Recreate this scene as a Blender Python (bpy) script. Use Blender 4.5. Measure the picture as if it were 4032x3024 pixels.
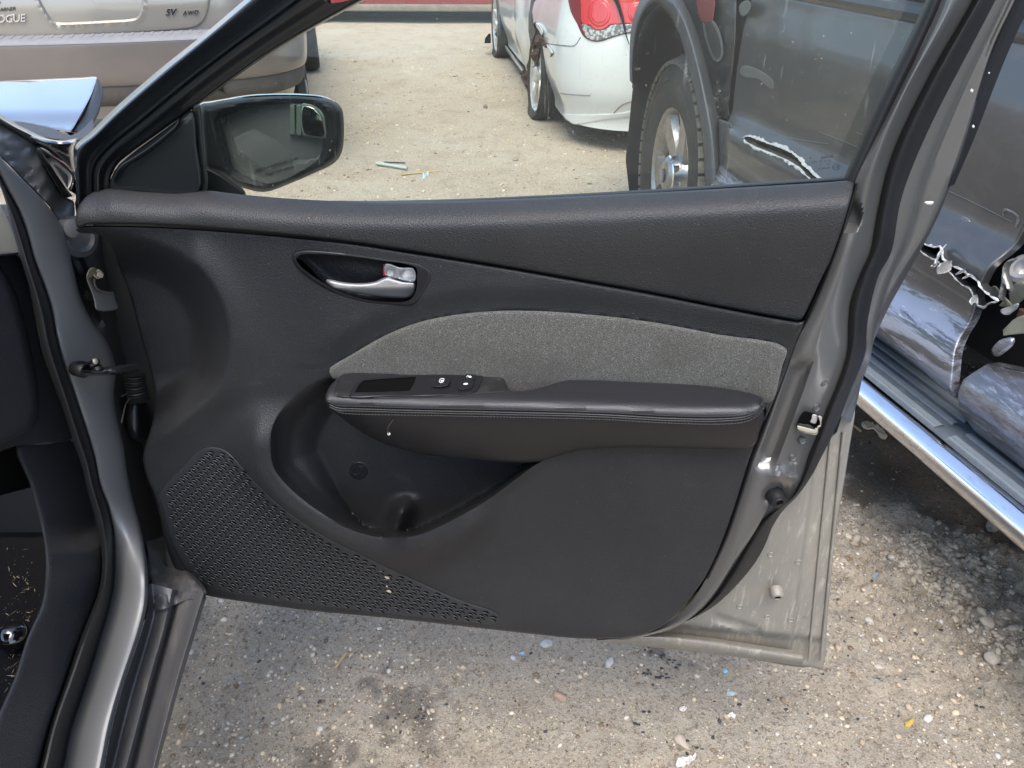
import bpy, math, random
import numpy as np
from mathutils import Vector
from mathutils.geometry import delaunay_2d_cdt

for _o in list(bpy.data.objects):
    bpy.data.objects.remove(_o, do_unlink=True)
random.seed(4)
rng = np.random.default_rng(7)
scene = bpy.context.scene
COL = scene.collection

# ------------------------------------------------------------------ camera, sky, sun, exposure
CAM_H = 1.4
PITCH = math.radians(33.0)
FPX = 2933.0
camd = bpy.data.cameras.new('camera')
camd.sensor_width = 36.0
camd.lens = 36.0 * FPX / 4032.0
camd.clip_start = 0.02
camd.clip_end = 2000.0
cam = bpy.data.objects.new('camera', camd)
COL.objects.link(cam)
cam.location = (0, 0, CAM_H)
cam.rotation_euler = (math.radians(90) - PITCH, 0, 0)
scene.camera = cam

SUN_EL, SUN_AZ = math.radians(63), math.radians(186)    # azimuth measured from +y towards +x
world = bpy.data.worlds.new('World')
scene.world = world
world.use_nodes = True
wn, wl = world.node_tree.nodes, world.node_tree.links
wn.clear()
sky = wn.new('ShaderNodeTexSky')
sky.sky_type = 'NISHITA'
sky.sun_disc = False
sky.sun_elevation = SUN_EL
sky.sun_rotation = SUN_AZ
sky.air_density = 1.0
sky.dust_density = 2.0
bg = wn.new('ShaderNodeBackground')
bg.inputs['Strength'].default_value = 0.15
wo = wn.new('ShaderNodeOutputWorld')
wl.new(sky.outputs[0], bg.inputs[0])
wl.new(bg.outputs[0], wo.inputs[0])
sund = bpy.data.lights.new('sun', 'SUN')
sund.energy = 1.3
sund.angle = math.radians(42)
sund.color = (1.0, 0.95, 0.87)
sun = bpy.data.objects.new('sun', sund)
COL.objects.link(sun)
sdir = Vector((math.sin(SUN_AZ) * math.cos(SUN_EL), math.cos(SUN_AZ) * math.cos(SUN_EL), math.sin(SUN_EL)))
sun.rotation_euler = sdir.to_track_quat('Z', 'Y').to_euler()
sun.location = (3, 4, 8)
scene.view_settings.view_transform = 'Standard'
scene.view_settings.look = 'None'
scene.view_settings.gamma = 1.0
scene.view_settings.use_curve_mapping = False
scene.view_settings.exposure = 1.5
scene.cycles.caustics_reflective = False
scene.cycles.caustics_refractive = False

# ------------------------------------------------------------------ geometry helpers
CP, SP = math.cos(PITCH), math.sin(PITCH)
CAMV = np.array([0.0, 0.0, CAM_H])

def rays(px, py):
    u = (np.asarray(px, float) - 2016.0) / FPX
    v = (1512.0 - np.asarray(py, float)) / FPX
    return np.stack([u, CP + v * SP, -SP + v * CP], -1)

class Plane:
    """an upright plane with a front (facing n); (px,py,d) gives the point d metres in front of it"""
    def __init__(self, o, n):
        self.o = np.array(o, float); self.n = np.array(n, float) / np.linalg.norm(n)
    def __call__(self, px, py, d=0.0):
        r = rays(px, py)
        t = ((self.o - CAMV) @ self.n + d) / (r @ self.n)
        return CAMV + r * t[..., None]

a7 = math.radians(7)
DOOR = Plane((0, 0.8, 0), (-math.sin(a7), -math.cos(a7), 0))          # inner face of the open door
BODY = Plane((-0.56, 0, 0), (1, 0, 0))                                # side of the car the door hangs on
TE = np.array([0.252, -0.968, 0.0]); TE /= np.linalg.norm(TE)         # along the pickup, towards the camera
TN = np.array([-TE[1] * -1, 0, 0])
TN = np.array([TE[1], -TE[0], 0.0])
TO = np.array([0.62, 3.04, 0.0])
TRUCK = Plane(TO, TN)
GROUND = Plane((0, 0, 0), (0, 0, 1))
def ATZ(px, py, zc):
    return CAMV + rays(px, py) * np.asarray(zc)[..., None]

def K(ox, oy, k):
    return lambda pts: [(ox + k * p[0], oy + k * p[1]) + tuple(p[2:]) for p in pts]
cW = K(0, 0, 1.8228); cA = K(0, 0, .6329); cB = K(1200, 0, .6329); cC = K(2400, 0, .7378)
cD = K(0, 900, .6631); cE = K(1000, 900, .6329); cF = K(2400, 900, .7378); cG = K(0, 1900, .6776)
cH = K(1200, 1700, .6329); cI = K(2400, 1800, .7378); cJ = K(1200, 1400, .4521); cK = K(200, 900, .6024)
cL = K(3200, 600, .6629); cM2 = K(760, 340, .2803); cM3 = K(0, 0, .3617); cM4 = K(0, 400, .3618)
cM5 = K(1800, 0, .4069); cM6 = K(3300, 1100, .6030); cM8 = K(3560, 0, .4821)
cN2 = K(2750, 1550, .3616); cN3 = K(2500, 350, .4295); cN4 = K(3400, 700, .3618)

def catmull(P, closed=False, n=8):
    P = np.asarray(P, float)
    m = len(P)
    if m < 3 and not closed:
        return np.array([P[0] + (P[-1] - P[0]) * t for t in np.linspace(0, 1, n + 1)])
    out = []
    rngi = range(m) if closed else range(m - 1)
    for i in rngi:
        if closed:
            p0, p1, p2, p3 = P[(i - 1) % m], P[i], P[(i + 1) % m], P[(i + 2) % m]
        else:
            p1, p2 = P[i], P[i + 1]
            p0 = P[i - 1] if i > 0 else 2 * p1 - p2
            p3 = P[i + 2] if i + 2 < m else 2 * p2 - p1
        d0 = max(np.linalg.norm((p1 - p0)[:2]) ** .5, 1e-4); d1 = max(np.linalg.norm((p2 - p1)[:2]) ** .5, 1e-4); d2 = max(np.linalg.norm((p3 - p2)[:2]) ** .5, 1e-4)
        m1 = (p1 - p0) / d0 - (p2 - p0) / (d0 + d1) + (p2 - p1) / d1
        m2 = (p2 - p1) / d1 - (p3 - p1) / (d1 + d2) + (p3 - p2) / d2
        m1 *= d1; m2 *= d1
        for t in np.linspace(0, 1, n, endpoint=False):
            t2, t3 = t * t, t ** 3
            out.append((2 * t3 - 3 * t2 + 1) * p1 + (t3 - 2 * t2 + t) * m1 + (-2 * t3 + 3 * t2) * p2 + (t3 - t2) * m2)
    if not closed:
        out.append(P[-1])
    return np.array(out)

def resample(P, step=None, n=None, closed=False):
    P = np.asarray(P, float)
    if closed:
        P = np.vstack([P, P[:1]])
    L = np.r_[0, np.cumsum(np.linalg.norm(np.diff(P[:, :2], axis=0), axis=1))]
    keep = np.r_[True, np.diff(L) > 1e-9]
    P, L = P[keep], L[keep]
    if n is None:
        n = max(3, int(round(L[-1] / step)))
        n = n if closed else n + 1
    s = np.linspace(0, L[-1], n, endpoint=not closed)
    return np.stack([np.interp(s, L, P[:, k]) for k in range(P.shape[1])], 1)

def inside(poly, pts):
    x, y = pts[:, 0], pts[:, 1]
    c = np.zeros(len(pts), bool)
    q = np.roll(poly, -1, 0)
    for (x1, y1), (x2, y2) in zip(poly[:, :2], q[:, :2]):
        if y1 == y2:
            continue
        m = ((y1 > y) != (y2 > y)) & (x < (x2 - x1) * (y - y1) / (y2 - y1) + x1)
        c ^= m
    return c

def pdist(pts, poly, closed=True):
    a = poly[:, :2]
    b = np.roll(a, -1, 0) if closed else a[1:]
    if not closed:
        a = a[:-1]
    out = np.empty(len(pts))
    ab = b - a
    l2 = np.maximum((ab ** 2).sum(1), 1e-12)
    for i in range(0, len(pts), 4000):
        p = pts[i:i + 4000, None, :2] - a[None]
        t = np.clip((p * ab).sum(2) / l2, 0, 1)
        out[i:i + 4000] = np.sqrt(((p - t[..., None] * ab) ** 2).sum(2).min(1))
    return out

def sst(a, b, x):
    t = np.clip((np.asarray(x, float) - a) / (b - a), 0, 1)
    return t * t * (3 - 2 * t)

_perm = rng.random((256, 256))
def vnoise(x, y, s=1.0, seed=0):
    x = np.asarray(x) * s + seed * 17.3; y = np.asarray(y) * s + seed * 9.1
    xi = np.floor(x).astype(int); yi = np.floor(y).astype(int)
    fx = x - xi; fy = y - yi
    fx = fx * fx * (3 - 2 * fx); fy = fy * fy * (3 - 2 * fy)
    g = lambda i, j: _perm[i % 256, j % 256]
    return (g(xi, yi) * (1 - fx) + g(xi + 1, yi) * fx) * (1 - fy) + (g(xi, yi + 1) * (1 - fx) + g(xi + 1, yi + 1) * fx) * fy - .5

# ------------------------------------------------------------------ object helpers
def origin(o):
    v = np.zeros(3)
    while o is not None:
        v += np.array(o.location); o = o.parent
    return v

def props(o, label=None, cat=None, group=None, kind=None):
    if label: o['label'] = label
    if cat: o['category'] = cat
    if group: o['group'] = group
    if kind: o['kind'] = kind
    return o

def thing(name, label, cat, loc=(0, 0, 0), group=None):
    o = bpy.data.objects.new(name, None)
    o.empty_display_size = .1
    COL.objects.link(o)
    o.location = loc
    return props(o, label, cat, group)

def mesh(name, V, Fc, mat, parent=None, smooth=True, face=None, loc=None, flatangle=None):
    """V world coordinates, Fc list or array of faces; face: point the normals should look at"""
    V = np.asarray(V, float)
    org = origin(parent) if parent is not None else np.zeros(3)
    if parent is None and loc is not None:
        org = np.array(loc, float)
    me = bpy.data.meshes.new(name)
    tri = isinstance(Fc, np.ndarray)
    if tri and face is not None and len(Fc):
        a, b, c = V[Fc[:, 0]], V[Fc[:, 1]], V[Fc[:, 2]]
        nn = np.cross(b - a, c - a)
        if (nn * (np.asarray(face) - a)).sum() < 0:
            Fc = Fc[:, ::-1]
    if tri:
        nf, k = Fc.shape
        me.vertices.add(len(V)); me.vertices.foreach_set('co', (V - org).astype(np.float32).ravel())
        me.loops.add(nf * k); me.loops.foreach_set('vertex_index', Fc.astype(np.int32).ravel())
        me.polygons.add(nf)
        me.polygons.foreach_set('loop_start', np.arange(0, nf * k, k, dtype=np.int32))
        me.polygons.foreach_set('loop_total', np.full(nf, k, np.int32))
        me.update(calc_edges=True)
    else:
        me.from_pydata((V - org).tolist(), [], Fc)
        me.update()
    me.validate()
    if smooth:
        me.polygons.foreach_set('use_smooth', np.ones(len(me.polygons), bool))
    me.materials.append(mat)
    o = bpy.data.objects.new(name, me)
    COL.objects.link(o)
    if parent is not None:
        o.parent = parent
    else:
        o.location = org
    if flatangle is not None:
        try:
            me.set_sharp_from_angle(angle=math.radians(flatangle))
        except Exception:
            pass
    return o

CAMP = CAMV.copy()

def cdt(outline, holes, pts, creases=()):
    vs, ed = [], []
    for loop in [outline] + list(holes):
        b = len(vs); m = len(loop)
        vs += [Vector((float(p[0]), float(p[1]))) for p in loop]
        ed += [(b + i, b + (i + 1) % m) for i in range(m)]
    for c in creases:
        b = len(vs)
        vs += [Vector((float(p[0]), float(p[1]))) for p in c]
        ed += [(b + i, b + i + 1) for i in range(len(c) - 1)]
    vs += [Vector((float(p[0]), float(p[1]))) for p in pts]
    r = delaunay_2d_cdt(vs, ed, [], 0, 1e-6, False)
    V = np.array([(v[0], v[1]) for v in r[0]])
    T = np.array([f for f in r[2] if len(f) == 3], int).reshape(-1, 3)
    if not len(T): print('EMPTY CDT', outline[:3], len(pts))
    cen = V[T].mean(1)
    ok = inside(outline, cen)
    for h in holes:
        ok &= ~inside(h, cen)
    return V, T[ok]

def ring_offsets(loop, off):
    nx = np.roll(loop, -1, 0) - np.roll(loop, 1, 0)
    nn = np.stack([-nx[:, 1], nx[:, 0]], 1)
    nn /= np.maximum(np.linalg.norm(nn, axis=1), 1e-9)[:, None]
    area = (loop[:, 0] * np.roll(loop[:, 1], -1) - np.roll(loop[:, 0], -1) * loop[:, 1]).sum()
    return loop + nn * (off if area > 0 else -off)

def patch(name, outline, mapf, mat, parent, step=12, depth=0.0, roll=(6, .004), back=.012, holes=(),
          smooth_out=True, n=6, creases=(), face=None, bstep=None, noise=None, smooth=True, closed_back=False):
    """A moulded piece: outline (2D) filled with a grid, mapped by mapf(u,v,depth) with rounded edges and a back rim."""
    out = catmull(np.array(outline)[:, :2], True, n) if smooth_out else np.array(outline, float)[:, :2]
    out = resample(out, step=bstep or step * .7, closed=True)
    hs = [resample(np.array(h, float)[:, :2], step=(bstep or step * .7), closed=True) for h in holes]
    lo, hi = out.min(0), out.max(0)
    gx, gy = np.meshgrid(np.arange(lo[0], hi[0], step), np.arange(lo[1], hi[1], step))
    gx[1::2] += step * .5
    g = np.stack([gx.ravel(), gy.ravel()], 1)
    g = g[inside(out, g)]
    r, drop = roll
    dd = pdist(g, out)
    g = g[dd > max(r + step * .35, step * .5)]
    for h in hs:
        if len(g):
            g = g[~inside(h, g)]
            g = g[pdist(g, h) > step * .5]
    extra = []
    if drop:
        for f in (.12, .35, .65, 1.0):
            q = ring_offsets(out, r * f)
            ok = inside(out, q)
            q = q[ok]
            if len(q):
                q = q[pdist(q, out) > r * f * .93]
            for h in hs:
                if len(q):
                    q = q[~inside(h, q)]
            extra.append(q)
    cr = []
    for c in creases:
        c = resample(np.array(c, float)[:, :2], step=step * .6)
        cr.append(c)
        if len(g):
            g = g[pdist(g, c, False) > step * .45]
    pts = np.vstack([g] + extra) if extra else g
    V2, T = cdt(out, hs, pts, cr)
    dist = pdist(V2, out)
    df = depth(V2[:, 0], V2[:, 1]) if callable(depth) else np.full(len(V2), float(depth))
    if drop:
        q = np.clip(dist / r, 0, 1)
        df = df - drop * (1 - np.sqrt(np.clip(1 - (1 - q) ** 2, 0, 1)))
    if noise:
        df = df + noise(V2[:, 0], V2[:, 1])
    P = mapf(V2[:, 0], V2[:, 1], df)
    F = T
    if back:
        # rim running back from the outline, and the same for holes
        from_b = []
        base = len(P)
        allP = [P]
        for loop in [out] + hs:
            k = np.argmin(((V2[:, None, 0] - loop[None, :, 0]) ** 2 + (V2[:, None, 1] - loop[None, :, 1]) ** 2), axis=0) if len(V2) * len(loop) < 4e7 else None
            if k is None:
                k = np.array([np.argmin((V2[:, 0] - q[0]) ** 2 + (V2[:, 1] - q[1]) ** 2) for q in loop])
            L = len(loop)
            Q = mapf(loop[:, 0], loop[:, 1], df[k] - back)
            allP.append(Q)
            i = np.arange(L); j = (i + 1) % L
            from_b.append(np.stack([k[i], k[j], base + j], 1)); from_b.append(np.stack([k[i], base + j, base + i], 1))
            base += L
        P = np.vstack(allP)
        # orient rim triangles outward is not needed for closed look
        F = np.vstack([T] + from_b)
    fc = CAMP if face is None else face
    return mesh(name, P, F, mat, parent, smooth=smooth, face=fc, flatangle=38 if back else None)

def loft(name, rails, mapf, mat, parent, n=60, sub=3, smoothrails=True, noise=None, cross='catmull', face=None, closed=False, back=None, flat=None):
    """sheet through a list of rails; each rail a list of (u,v,d)"""
    R = []
    for r in rails:
        r = np.array([tuple(p) + ((0.0,) if len(p) < 3 else ()) for p in r], float)
        if smoothrails and len(r) > 2:
            r = catmull(r, False, 8)
        R.append(resample(r, n=n))
    R = np.array(R)                      # m,n,3
    if sub > 1 and len(R) > 1:
        if cross == 'catmull' and len(R) > 2:
            m = len(R); out = []
            for i in range(m - 1):
                p1, p2 = R[i], R[i + 1]
                p0 = R[i - 1] if i > 0 else 2 * p1 - p2
                p3 = R[i + 2] if i + 2 < m else 2 * p2 - p1
                for t in np.linspace(0, 1, sub, endpoint=False):
                    out.append(.5 * (2 * p1 + (p2 - p0) * t + (2 * p0 - 5 * p1 + 4 * p2 - p3) * t * t + (3 * p1 - p0 - 3 * p2 + p3) * t ** 3))
            out.append(R[-1]); R = np.array(out)
        else:
            out = []
            for i in range(len(R) - 1):
                for t in np.linspace(0, 1, sub, endpoint=False):
                    out.append(R[i] * (1 - t) + R[i + 1] * t)
            out.append(R[-1]); R = np.array(out)
    m = len(R)
    uu, vv, dd = R[..., 0].ravel(), R[..., 1].ravel(), R[..., 2].ravel()
    if noise:
        dd = dd + noise(uu, vv)
    P = mapf(uu, vv, dd)
    idx = np.arange(m * n).reshape(m, n)
    F = np.stack([idx[:-1, :-1], idx[:-1, 1:], idx[1:, 1:], idx[1:, :-1]], -1).reshape(-1, 4)
    if back is not None:
        b = len(P)
        per = np.r_[idx[0, :], idx[1:, -1], idx[-1, -2::-1], idx[-2:0:-1, 0]]
        Q = mapf(uu[per], vv[per], dd[per] - back)
        P = np.vstack([P, Q])
        L = len(per); i = np.arange(L); j = (i + 1) % L
        F = np.vstack([F, np.stack([per[i], per[j], b + j, b + i], 1)])
    return mesh(name, P, F, mat, parent, face=CAMP if face is None else face, flatangle=flat or (40 if back is not None else None))

def tube(name, path, r, mat, parent, n=10, caps=True, smoothp=True, loc=None, closed=False):
    P = np.array(path, float)
    if smoothp and len(P) > 2:
        P = catmull3(P, closed)
    r = np.broadcast_to(np.asarray(r, float), (len(P),)) if np.ndim(r) == 0 else np.interp(np.linspace(0, 1, len(P)), np.linspace(0, 1, len(r)), r)
    T = np.gradient(P, axis=0); T /= np.maximum(np.linalg.norm(T, axis=1), 1e-9)[:, None]
    up = np.array([0, 0, 1.0]) if abs(T[0][2]) < .9 else np.array([1.0, 0, 0])
    V = []
    for p, t, rr in zip(P, T, r):
        a = np.cross(up, t); a /= max(np.linalg.norm(a), 1e-9); b = np.cross(t, a)
        for k in range(n):
            th = 2 * math.pi * k / n
            V.append(p + rr * (math.cos(th) * a + math.sin(th) * b))
    F = []
    m = len(P)
    for i in range(m - 1):
        for k in range(n):
            F.append((i * n + k, i * n + (k + 1) % n, (i + 1) * n + (k + 1) % n, (i + 1) * n + k))
    if caps:
        F.append(tuple(range(n))[::-1]); F.append(tuple((m - 1) * n + k for k in range(n)))
    return mesh(name, np.array(V), F, mat, parent, loc=loc, flatangle=50)

def catmull3(P, closed=False):
    P = np.asarray(P, float); out = []
    m = len(P)
    for i in range(m - 1):
        p1, p2 = P[i], P[i + 1]
        p0 = P[i - 1] if i > 0 else 2 * p1 - p2
        p3 = P[i + 2] if i + 2 < m else 2 * p2 - p1
        for t in np.linspace(0, 1, 6, endpoint=False):
            out.append(.5 * (2 * p1 + (p2 - p0) * t + (2 * p0 - 5 * p1 + 4 * p2 - p3) * t * t + (3 * p1 - p0 - 3 * p2 + p3) * t ** 3))
    out.append(P[-1])
    return np.array(out)

def frame_of(axis):
    ax = np.array(axis, float); ax /= np.linalg.norm(ax)
    up = np.array([0, 0, 1.0]) if abs(ax[2]) < .9 else np.array([0, 1.0, 0])
    a = np.cross(up, ax); a /= np.linalg.norm(a); b = np.cross(ax, a)
    return ax, a, b

def lathe(name, center, axis, prof, mat, parent, n=48, loc=None, flat=35, squash=None, caps=True):
    """prof: list of (radius, offset along axis)"""
    ax, a, b = frame_of(axis)
    V = []
    for (r, h) in prof:
        for k in range(n):
            th = 2 * math.pi * k / n
            V.append(np.array(center) + ax * h + r * (math.cos(th) * a + math.sin(th) * b))
    V = np.array(V)
    if squash:
        V = squash(V)
    F = []
    for i in range(len(prof) - 1):
        for k in range(n):
            F.append((i * n + k, i * n + (k + 1) % n, (i + 1) * n + (k + 1) % n, (i + 1) * n + k))
    if caps and prof[0][0] > 1e-5: F.append(tuple(range(n))[::-1])
    if caps and prof[-1][0] > 1e-5: F.append(tuple((len(prof) - 1) * n + k for k in range(n)))
    return mesh(name, V, F, mat, parent, loc=loc, flatangle=flat)

def boxm(name, c, ax, mat, parent, loc=None, bev=0.0):
    """box with centre c and three half-axis vectors"""
    c = np.array(c, float); X, Y, Z = [np.array(a, float) for a in ax]
    V = [c + i * X + j * Y + k * Z for i in (-1, 1) for j in (-1, 1) for k in (-1, 1)]
    F = [(0, 1, 3, 2), (4, 6, 7, 5), (0, 4, 5, 1), (2, 3, 7, 6), (0, 2, 6, 4), (1, 5, 7, 3)]
    o = mesh(name, V, F, mat, parent, smooth=False, loc=loc)
    if bev:
        m = o.modifiers.new('bevel', 'BEVEL'); m.width = bev; m.segments = 2
    return o

def beads(name, P, T, N, size, mat, parent, kind='stuff'):
    """many small rounded bars (stitches, louvre lips) as one mesh: centres P, directions T, normals N, size (l,w,h)"""
    prof = np.array([(-1, 0, 0), (-.75, .7, .35), (-.75, 0, .75), (-.75, -.7, .35), (.75, .7, .35), (.75, 0, .75), (.75, -.7, .35), (1, 0, 0)], float)
    fc = np.array([(0, 2, 1), (0, 3, 2), (1, 2, 5), (1, 5, 4), (2, 3, 6), (2, 6, 5), (4, 5, 7), (5, 6, 7)])
    P = np.asarray(P); T = np.asarray(T) / np.linalg.norm(T, axis=1)[:, None]; N = np.asarray(N)
    B = np.cross(N, T); B /= np.linalg.norm(B, axis=1)[:, None]
    N2 = np.cross(T, B)
    l, w, h = size
    V = P[:, None] + prof[None, :, 0, None] * T[:, None] * l + prof[None, :, 1, None] * B[:, None] * w + prof[None, :, 2, None] * N2[:, None] * h
    F = (fc[None] + (np.arange(len(P)) * 8)[:, None, None]).reshape(-1, 3)
    o = mesh(name, V.reshape(-1, 3), F, mat, parent)
    if kind: o['kind'] = kind
    return o

def text(name, s, mapf, org, right, up, d, mat, parent, thick=.0006, size=1.0, font_bold=.0, spacing=1.0, mirror=False, italic=0.0):
    """lettering laid on a surface: org, right, up in the surface's 2D coordinates (right = one em)"""
    cu = bpy.data.curves.new('letters', 'FONT')
    cu.body = s; cu.size = 1.0; cu.extrude = .5; cu.offset = font_bold; cu.space_character = spacing; cu.shear = italic
    cu.resolution_u = 3
    to = bpy.data.objects.new('letters', cu)
    COL.objects.link(to)
    bpy.context.view_layer.update()
    me = bpy.data.meshes.new_from_object(to.evaluated_get(bpy.context.evaluated_depsgraph_get()))
    V = np.array([v.co[:] for v in me.vertices]); F = [tuple(p.vertices) for p in me.polygons]
    bpy.data.objects.remove(to, do_unlink=True)
    bpy.data.curves.remove(cu); bpy.data.meshes.remove(me)
    right = np.array(right, float); up = np.array(up, float)
    U = org[0] + V[:, 0] * right[0] + V[:, 1] * up[0]
    W_ = org[1] + V[:, 0] * right[1] + V[:, 1] * up[1]
    return mesh(name, mapf(U, W_, d + (V[:, 2] + .5) * thick), F, mat, parent, smooth=False)

# ------------------------------------------------------------------ materials
MATS = {}
def nd(nt, typ, **kw):
    n = nt.nodes.new(typ)
    for k, v in kw.items():
        if k.startswith('_'):
            setattr(n, k[1:], v)
        else:
            n.inputs[k].default_value = v
    return n

def mat(name, color, rough=.5, metal=0.0, coat=0.0, spec=.5, bumps=(), layers=(), rough_var=None, coat_rough=.05, sheen=0.0, alpha=None, flake=0.0, emit=None, ior=None):
    """bumps: (kind, scale, strength, distance[,stretch]); layers: (kind, scale, lo, hi, color2, amount[, stretch[, rough]])"""
    m = bpy.data.materials.new(name)
    m.use_nodes = True
    nt = m.node_tree; nt.nodes.clear(); L = nt.links.new
    out = nd(nt, 'ShaderNodeOutputMaterial')
    b = nd(nt, 'ShaderNodeBsdfPrincipled')
    L(b.outputs[0], out.inputs[0])
    b.inputs['Base Color'].default_value = (*color, 1)
    b.inputs['Roughness'].default_value = rough
    b.inputs['Metallic'].default_value = metal
    b.inputs['Coat Weight'].default_value = coat
    b.inputs['Coat Roughness'].default_value = coat_rough
    b.inputs['Specular IOR Level'].default_value = spec
    b.inputs['Sheen Weight'].default_value = sheen
    tc = nd(nt, 'ShaderNodeTexCoord')
    def tex(kind, scale, stretch=None):
        src = tc.outputs['Object']
        if stretch:
            mp = nd(nt, 'ShaderNodeMapping'); mp.inputs['Scale'].default_value = stretch[:3]
            if len(stretch) > 3: mp.inputs['Rotation'].default_value = stretch[3:6]
            L(src, mp.inputs[0]); src = mp.outputs[0]
        if kind == 'noise':
            t = nd(nt, 'ShaderNodeTexNoise', Scale=scale, Detail=4.0, Roughness=.6); L(src, t.inputs['Vector']); return t.outputs[0]
        if kind == 'fine':
            t = nd(nt, 'ShaderNodeTexNoise', Scale=scale, Detail=1.0); L(src, t.inputs['Vector']); return t.outputs[0]
        if kind == 'rough':
            t = nd(nt, 'ShaderNodeTexNoise', Scale=scale, Detail=8.0, Roughness=.75, Distortion=.4); L(src, t.inputs['Vector']); return t.outputs[0]
        if kind == 'cell':
            t = nd(nt, 'ShaderNodeTexVoronoi', Scale=scale); t.feature = 'F1'; L(src, t.inputs['Vector']); return t.outputs['Distance']
        if kind == 'crack':
            t = nd(nt, 'ShaderNodeTexVoronoi', Scale=scale); t.feature = 'DISTANCE_TO_EDGE'; L(src, t.inputs['Vector']); return t.outputs['Distance']
        if kind == 'wave':
            t = nd(nt, 'ShaderNodeTexWave', Scale=scale, Distortion=1.5, Detail=2.0); L(src, t.inputs['Vector']); return t.outputs['Fac']
    cur = None; rcur = None
    for ly in layers:
        kind, scale, lo, hi, c2, amt = ly[:6]
        st = ly[6] if len(ly) > 6 else None
        rr = ly[7] if len(ly) > 7 else None
        t = tex(kind, scale, st)
        mr = nd(nt, 'ShaderNodeMapRange'); mr.inputs['From Min'].default_value = lo; mr.inputs['From Max'].default_value = hi
        mr.inputs['To Min'].default_value = 0; mr.inputs['To Max'].default_value = amt
        L(t, mr.inputs['Value'])
        mx = nd(nt, 'ShaderNodeMix'); mx.data_type = 'RGBA'
        L(mr.outputs[0], mx.inputs[0])
        if cur is None: mx.inputs[6].default_value = (*color, 1)
        else: L(cur, mx.inputs[6])
        mx.inputs[7].default_value = (*c2, 1)
        cur = mx.outputs[2]
        if rr is not None:
            m2 = nd(nt, 'ShaderNodeMix'); m2.data_type = 'FLOAT'
            L(mr.outputs[0], m2.inputs[0])
            if rcur is None: m2.inputs[2].default_value = rough
            else: L(rcur, m2.inputs[2])
            m2.inputs[3].default_value = rr
            rcur = m2.outputs[0]
    if cur is not None: L(cur, b.inputs['Base Color'])
    if rcur is not None: L(rcur, b.inputs['Roughness'])
    prev = None
    for bp in bumps:
        kind, scale, strength, dist = bp[:4]
        t = tex(kind, scale, bp[4] if len(bp) > 4 else None)
        bn = nd(nt, 'ShaderNodeBump', Strength=strength, Distance=dist)
        L(t, bn.inputs['Height'])
        if prev is not None: L(prev, bn.inputs['Normal'])
        prev = bn.outputs[0]
    if prev is not None: L(prev, b.inputs['Normal'])
    MATS[name] = m
    return m

GR = (('cell', 620, .55, .0009), ('noise', 900, .25, .0006))
mat('trim_plastic', (.016, .0165, .0185), .48, spec=.42, bumps=GR, layers=(('noise', 7, .45, .75, (.026, .0262, .027), .6, None, .55), ('rough', 7, .60, .74, (.050, .049, .046), .55, (1, 1, 1.6), .65), ('fine', 420, .74, .80, (.16, .15, .13), .6), ('rough', 60, .62, .8, (.06, .055, .05), .25)))
mat('upper_plastic', (.019, .019, .0205), .47, spec=.42, bumps=GR, layers=(('noise', 5, .45, .75, (.030, .029, .029), .6, None, .55), ('rough', 9, .60, .75, (.060, .057, .053), .5, None, .65), ('fine', 380, .74, .80, (.16, .15, .13), .6),))
mat('smooth_plastic', (.012, .012, .014), .34, spec=.45, bumps=(('noise', 500, .1, .0003),), layers=(('rough', 120, .6, .8, (.09, .08, .07), .3, None, .6),))
mat('dusty_plastic', (.016, .0155, .016), .45, spec=.4, bumps=(('noise', 700, .2, .0004),), layers=(('rough', 40, .52, .8, (.13, .115, .09), .45, None, .7),))
mat('grille_plastic', (.024, .0255, .029), .42, spec=.4, bumps=(('noise', 900, .2, .0003),))
mat('lip_plastic', (.055, .057, .06), .38, spec=.55)
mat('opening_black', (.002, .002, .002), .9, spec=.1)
mat('leather', (.018, .018, .0205), .42, spec=.5, bumps=(('cell', 700, .35, .0006),), layers=(('noise', 9, .4, .8, (.03, .028, .026), .5, None, .48),))
mat('armrest_low', (.013, .013, .015), .42, spec=.4, bumps=(('noise', 900, .2, .0003),))
mat('thread', (.035, .034, .036), .5)
mat('fabric', (.118, .116, .103), .95, spec=.15, sheen=.15, bumps=(('fine', 1300, .6, .0006, (1, 1, 1.8, 0, .7, 0)),),
    layers=(('fine', 1050, .36, .64, (.008, .008, .008), .85, (1, 1, 2.2, 0, .7, 0)), ('fine', 700, .55, .72, (.28, .27, .245), .65, (1, 1, 2.4, 0, .7, 0)), ('noise', 12, .50, .78, (.045, .040, .033), .5), ('noise', 24, .66, .76, (.045, .028, .016), .5)))
mat('chrome_satin', (.55, .55, .55), .36, metal=.7, bumps=(('noise', 200, .03, .0003),))
mat('chrome', (.75, .76, .78), .07, metal=1.0, layers=(('rough', 30, .55, .8, (.35, .33, .3), .5, None, .3),))
mat('red_plastic', (.55, .01, .012), .4)
mat('white_print', (.75, .75, .72), .5)
mat('black_print', (.006, .008, .008), .5)
mat('frame_black', (.009, .011, .012), .26, spec=.55, coat=.3, coat_rough=.2, bumps=(('noise', 15, .08, .002),), layers=(('rough', 90, .66, .8, (.08, .08, .07), .5, None, .5),))
mat('rubber', (.011, .011, .012), .5, spec=.4, bumps=(('noise', 300, .15, .0005),), layers=(('rough', 25, .6, .85, (.05, .045, .04), .5, None, .7),))
mat('door_paint', (.105, .105, .103), .33, metal=.35, coat=.5, coat_rough=.12, bumps=(('noise', 9, .06, .003),), layers=(('fine', 4000, .4, .6, (.12, .117, .11), .5), ('rough', 40, .64, .85, (.2, .18, .15), .35, None, .6)))
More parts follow.
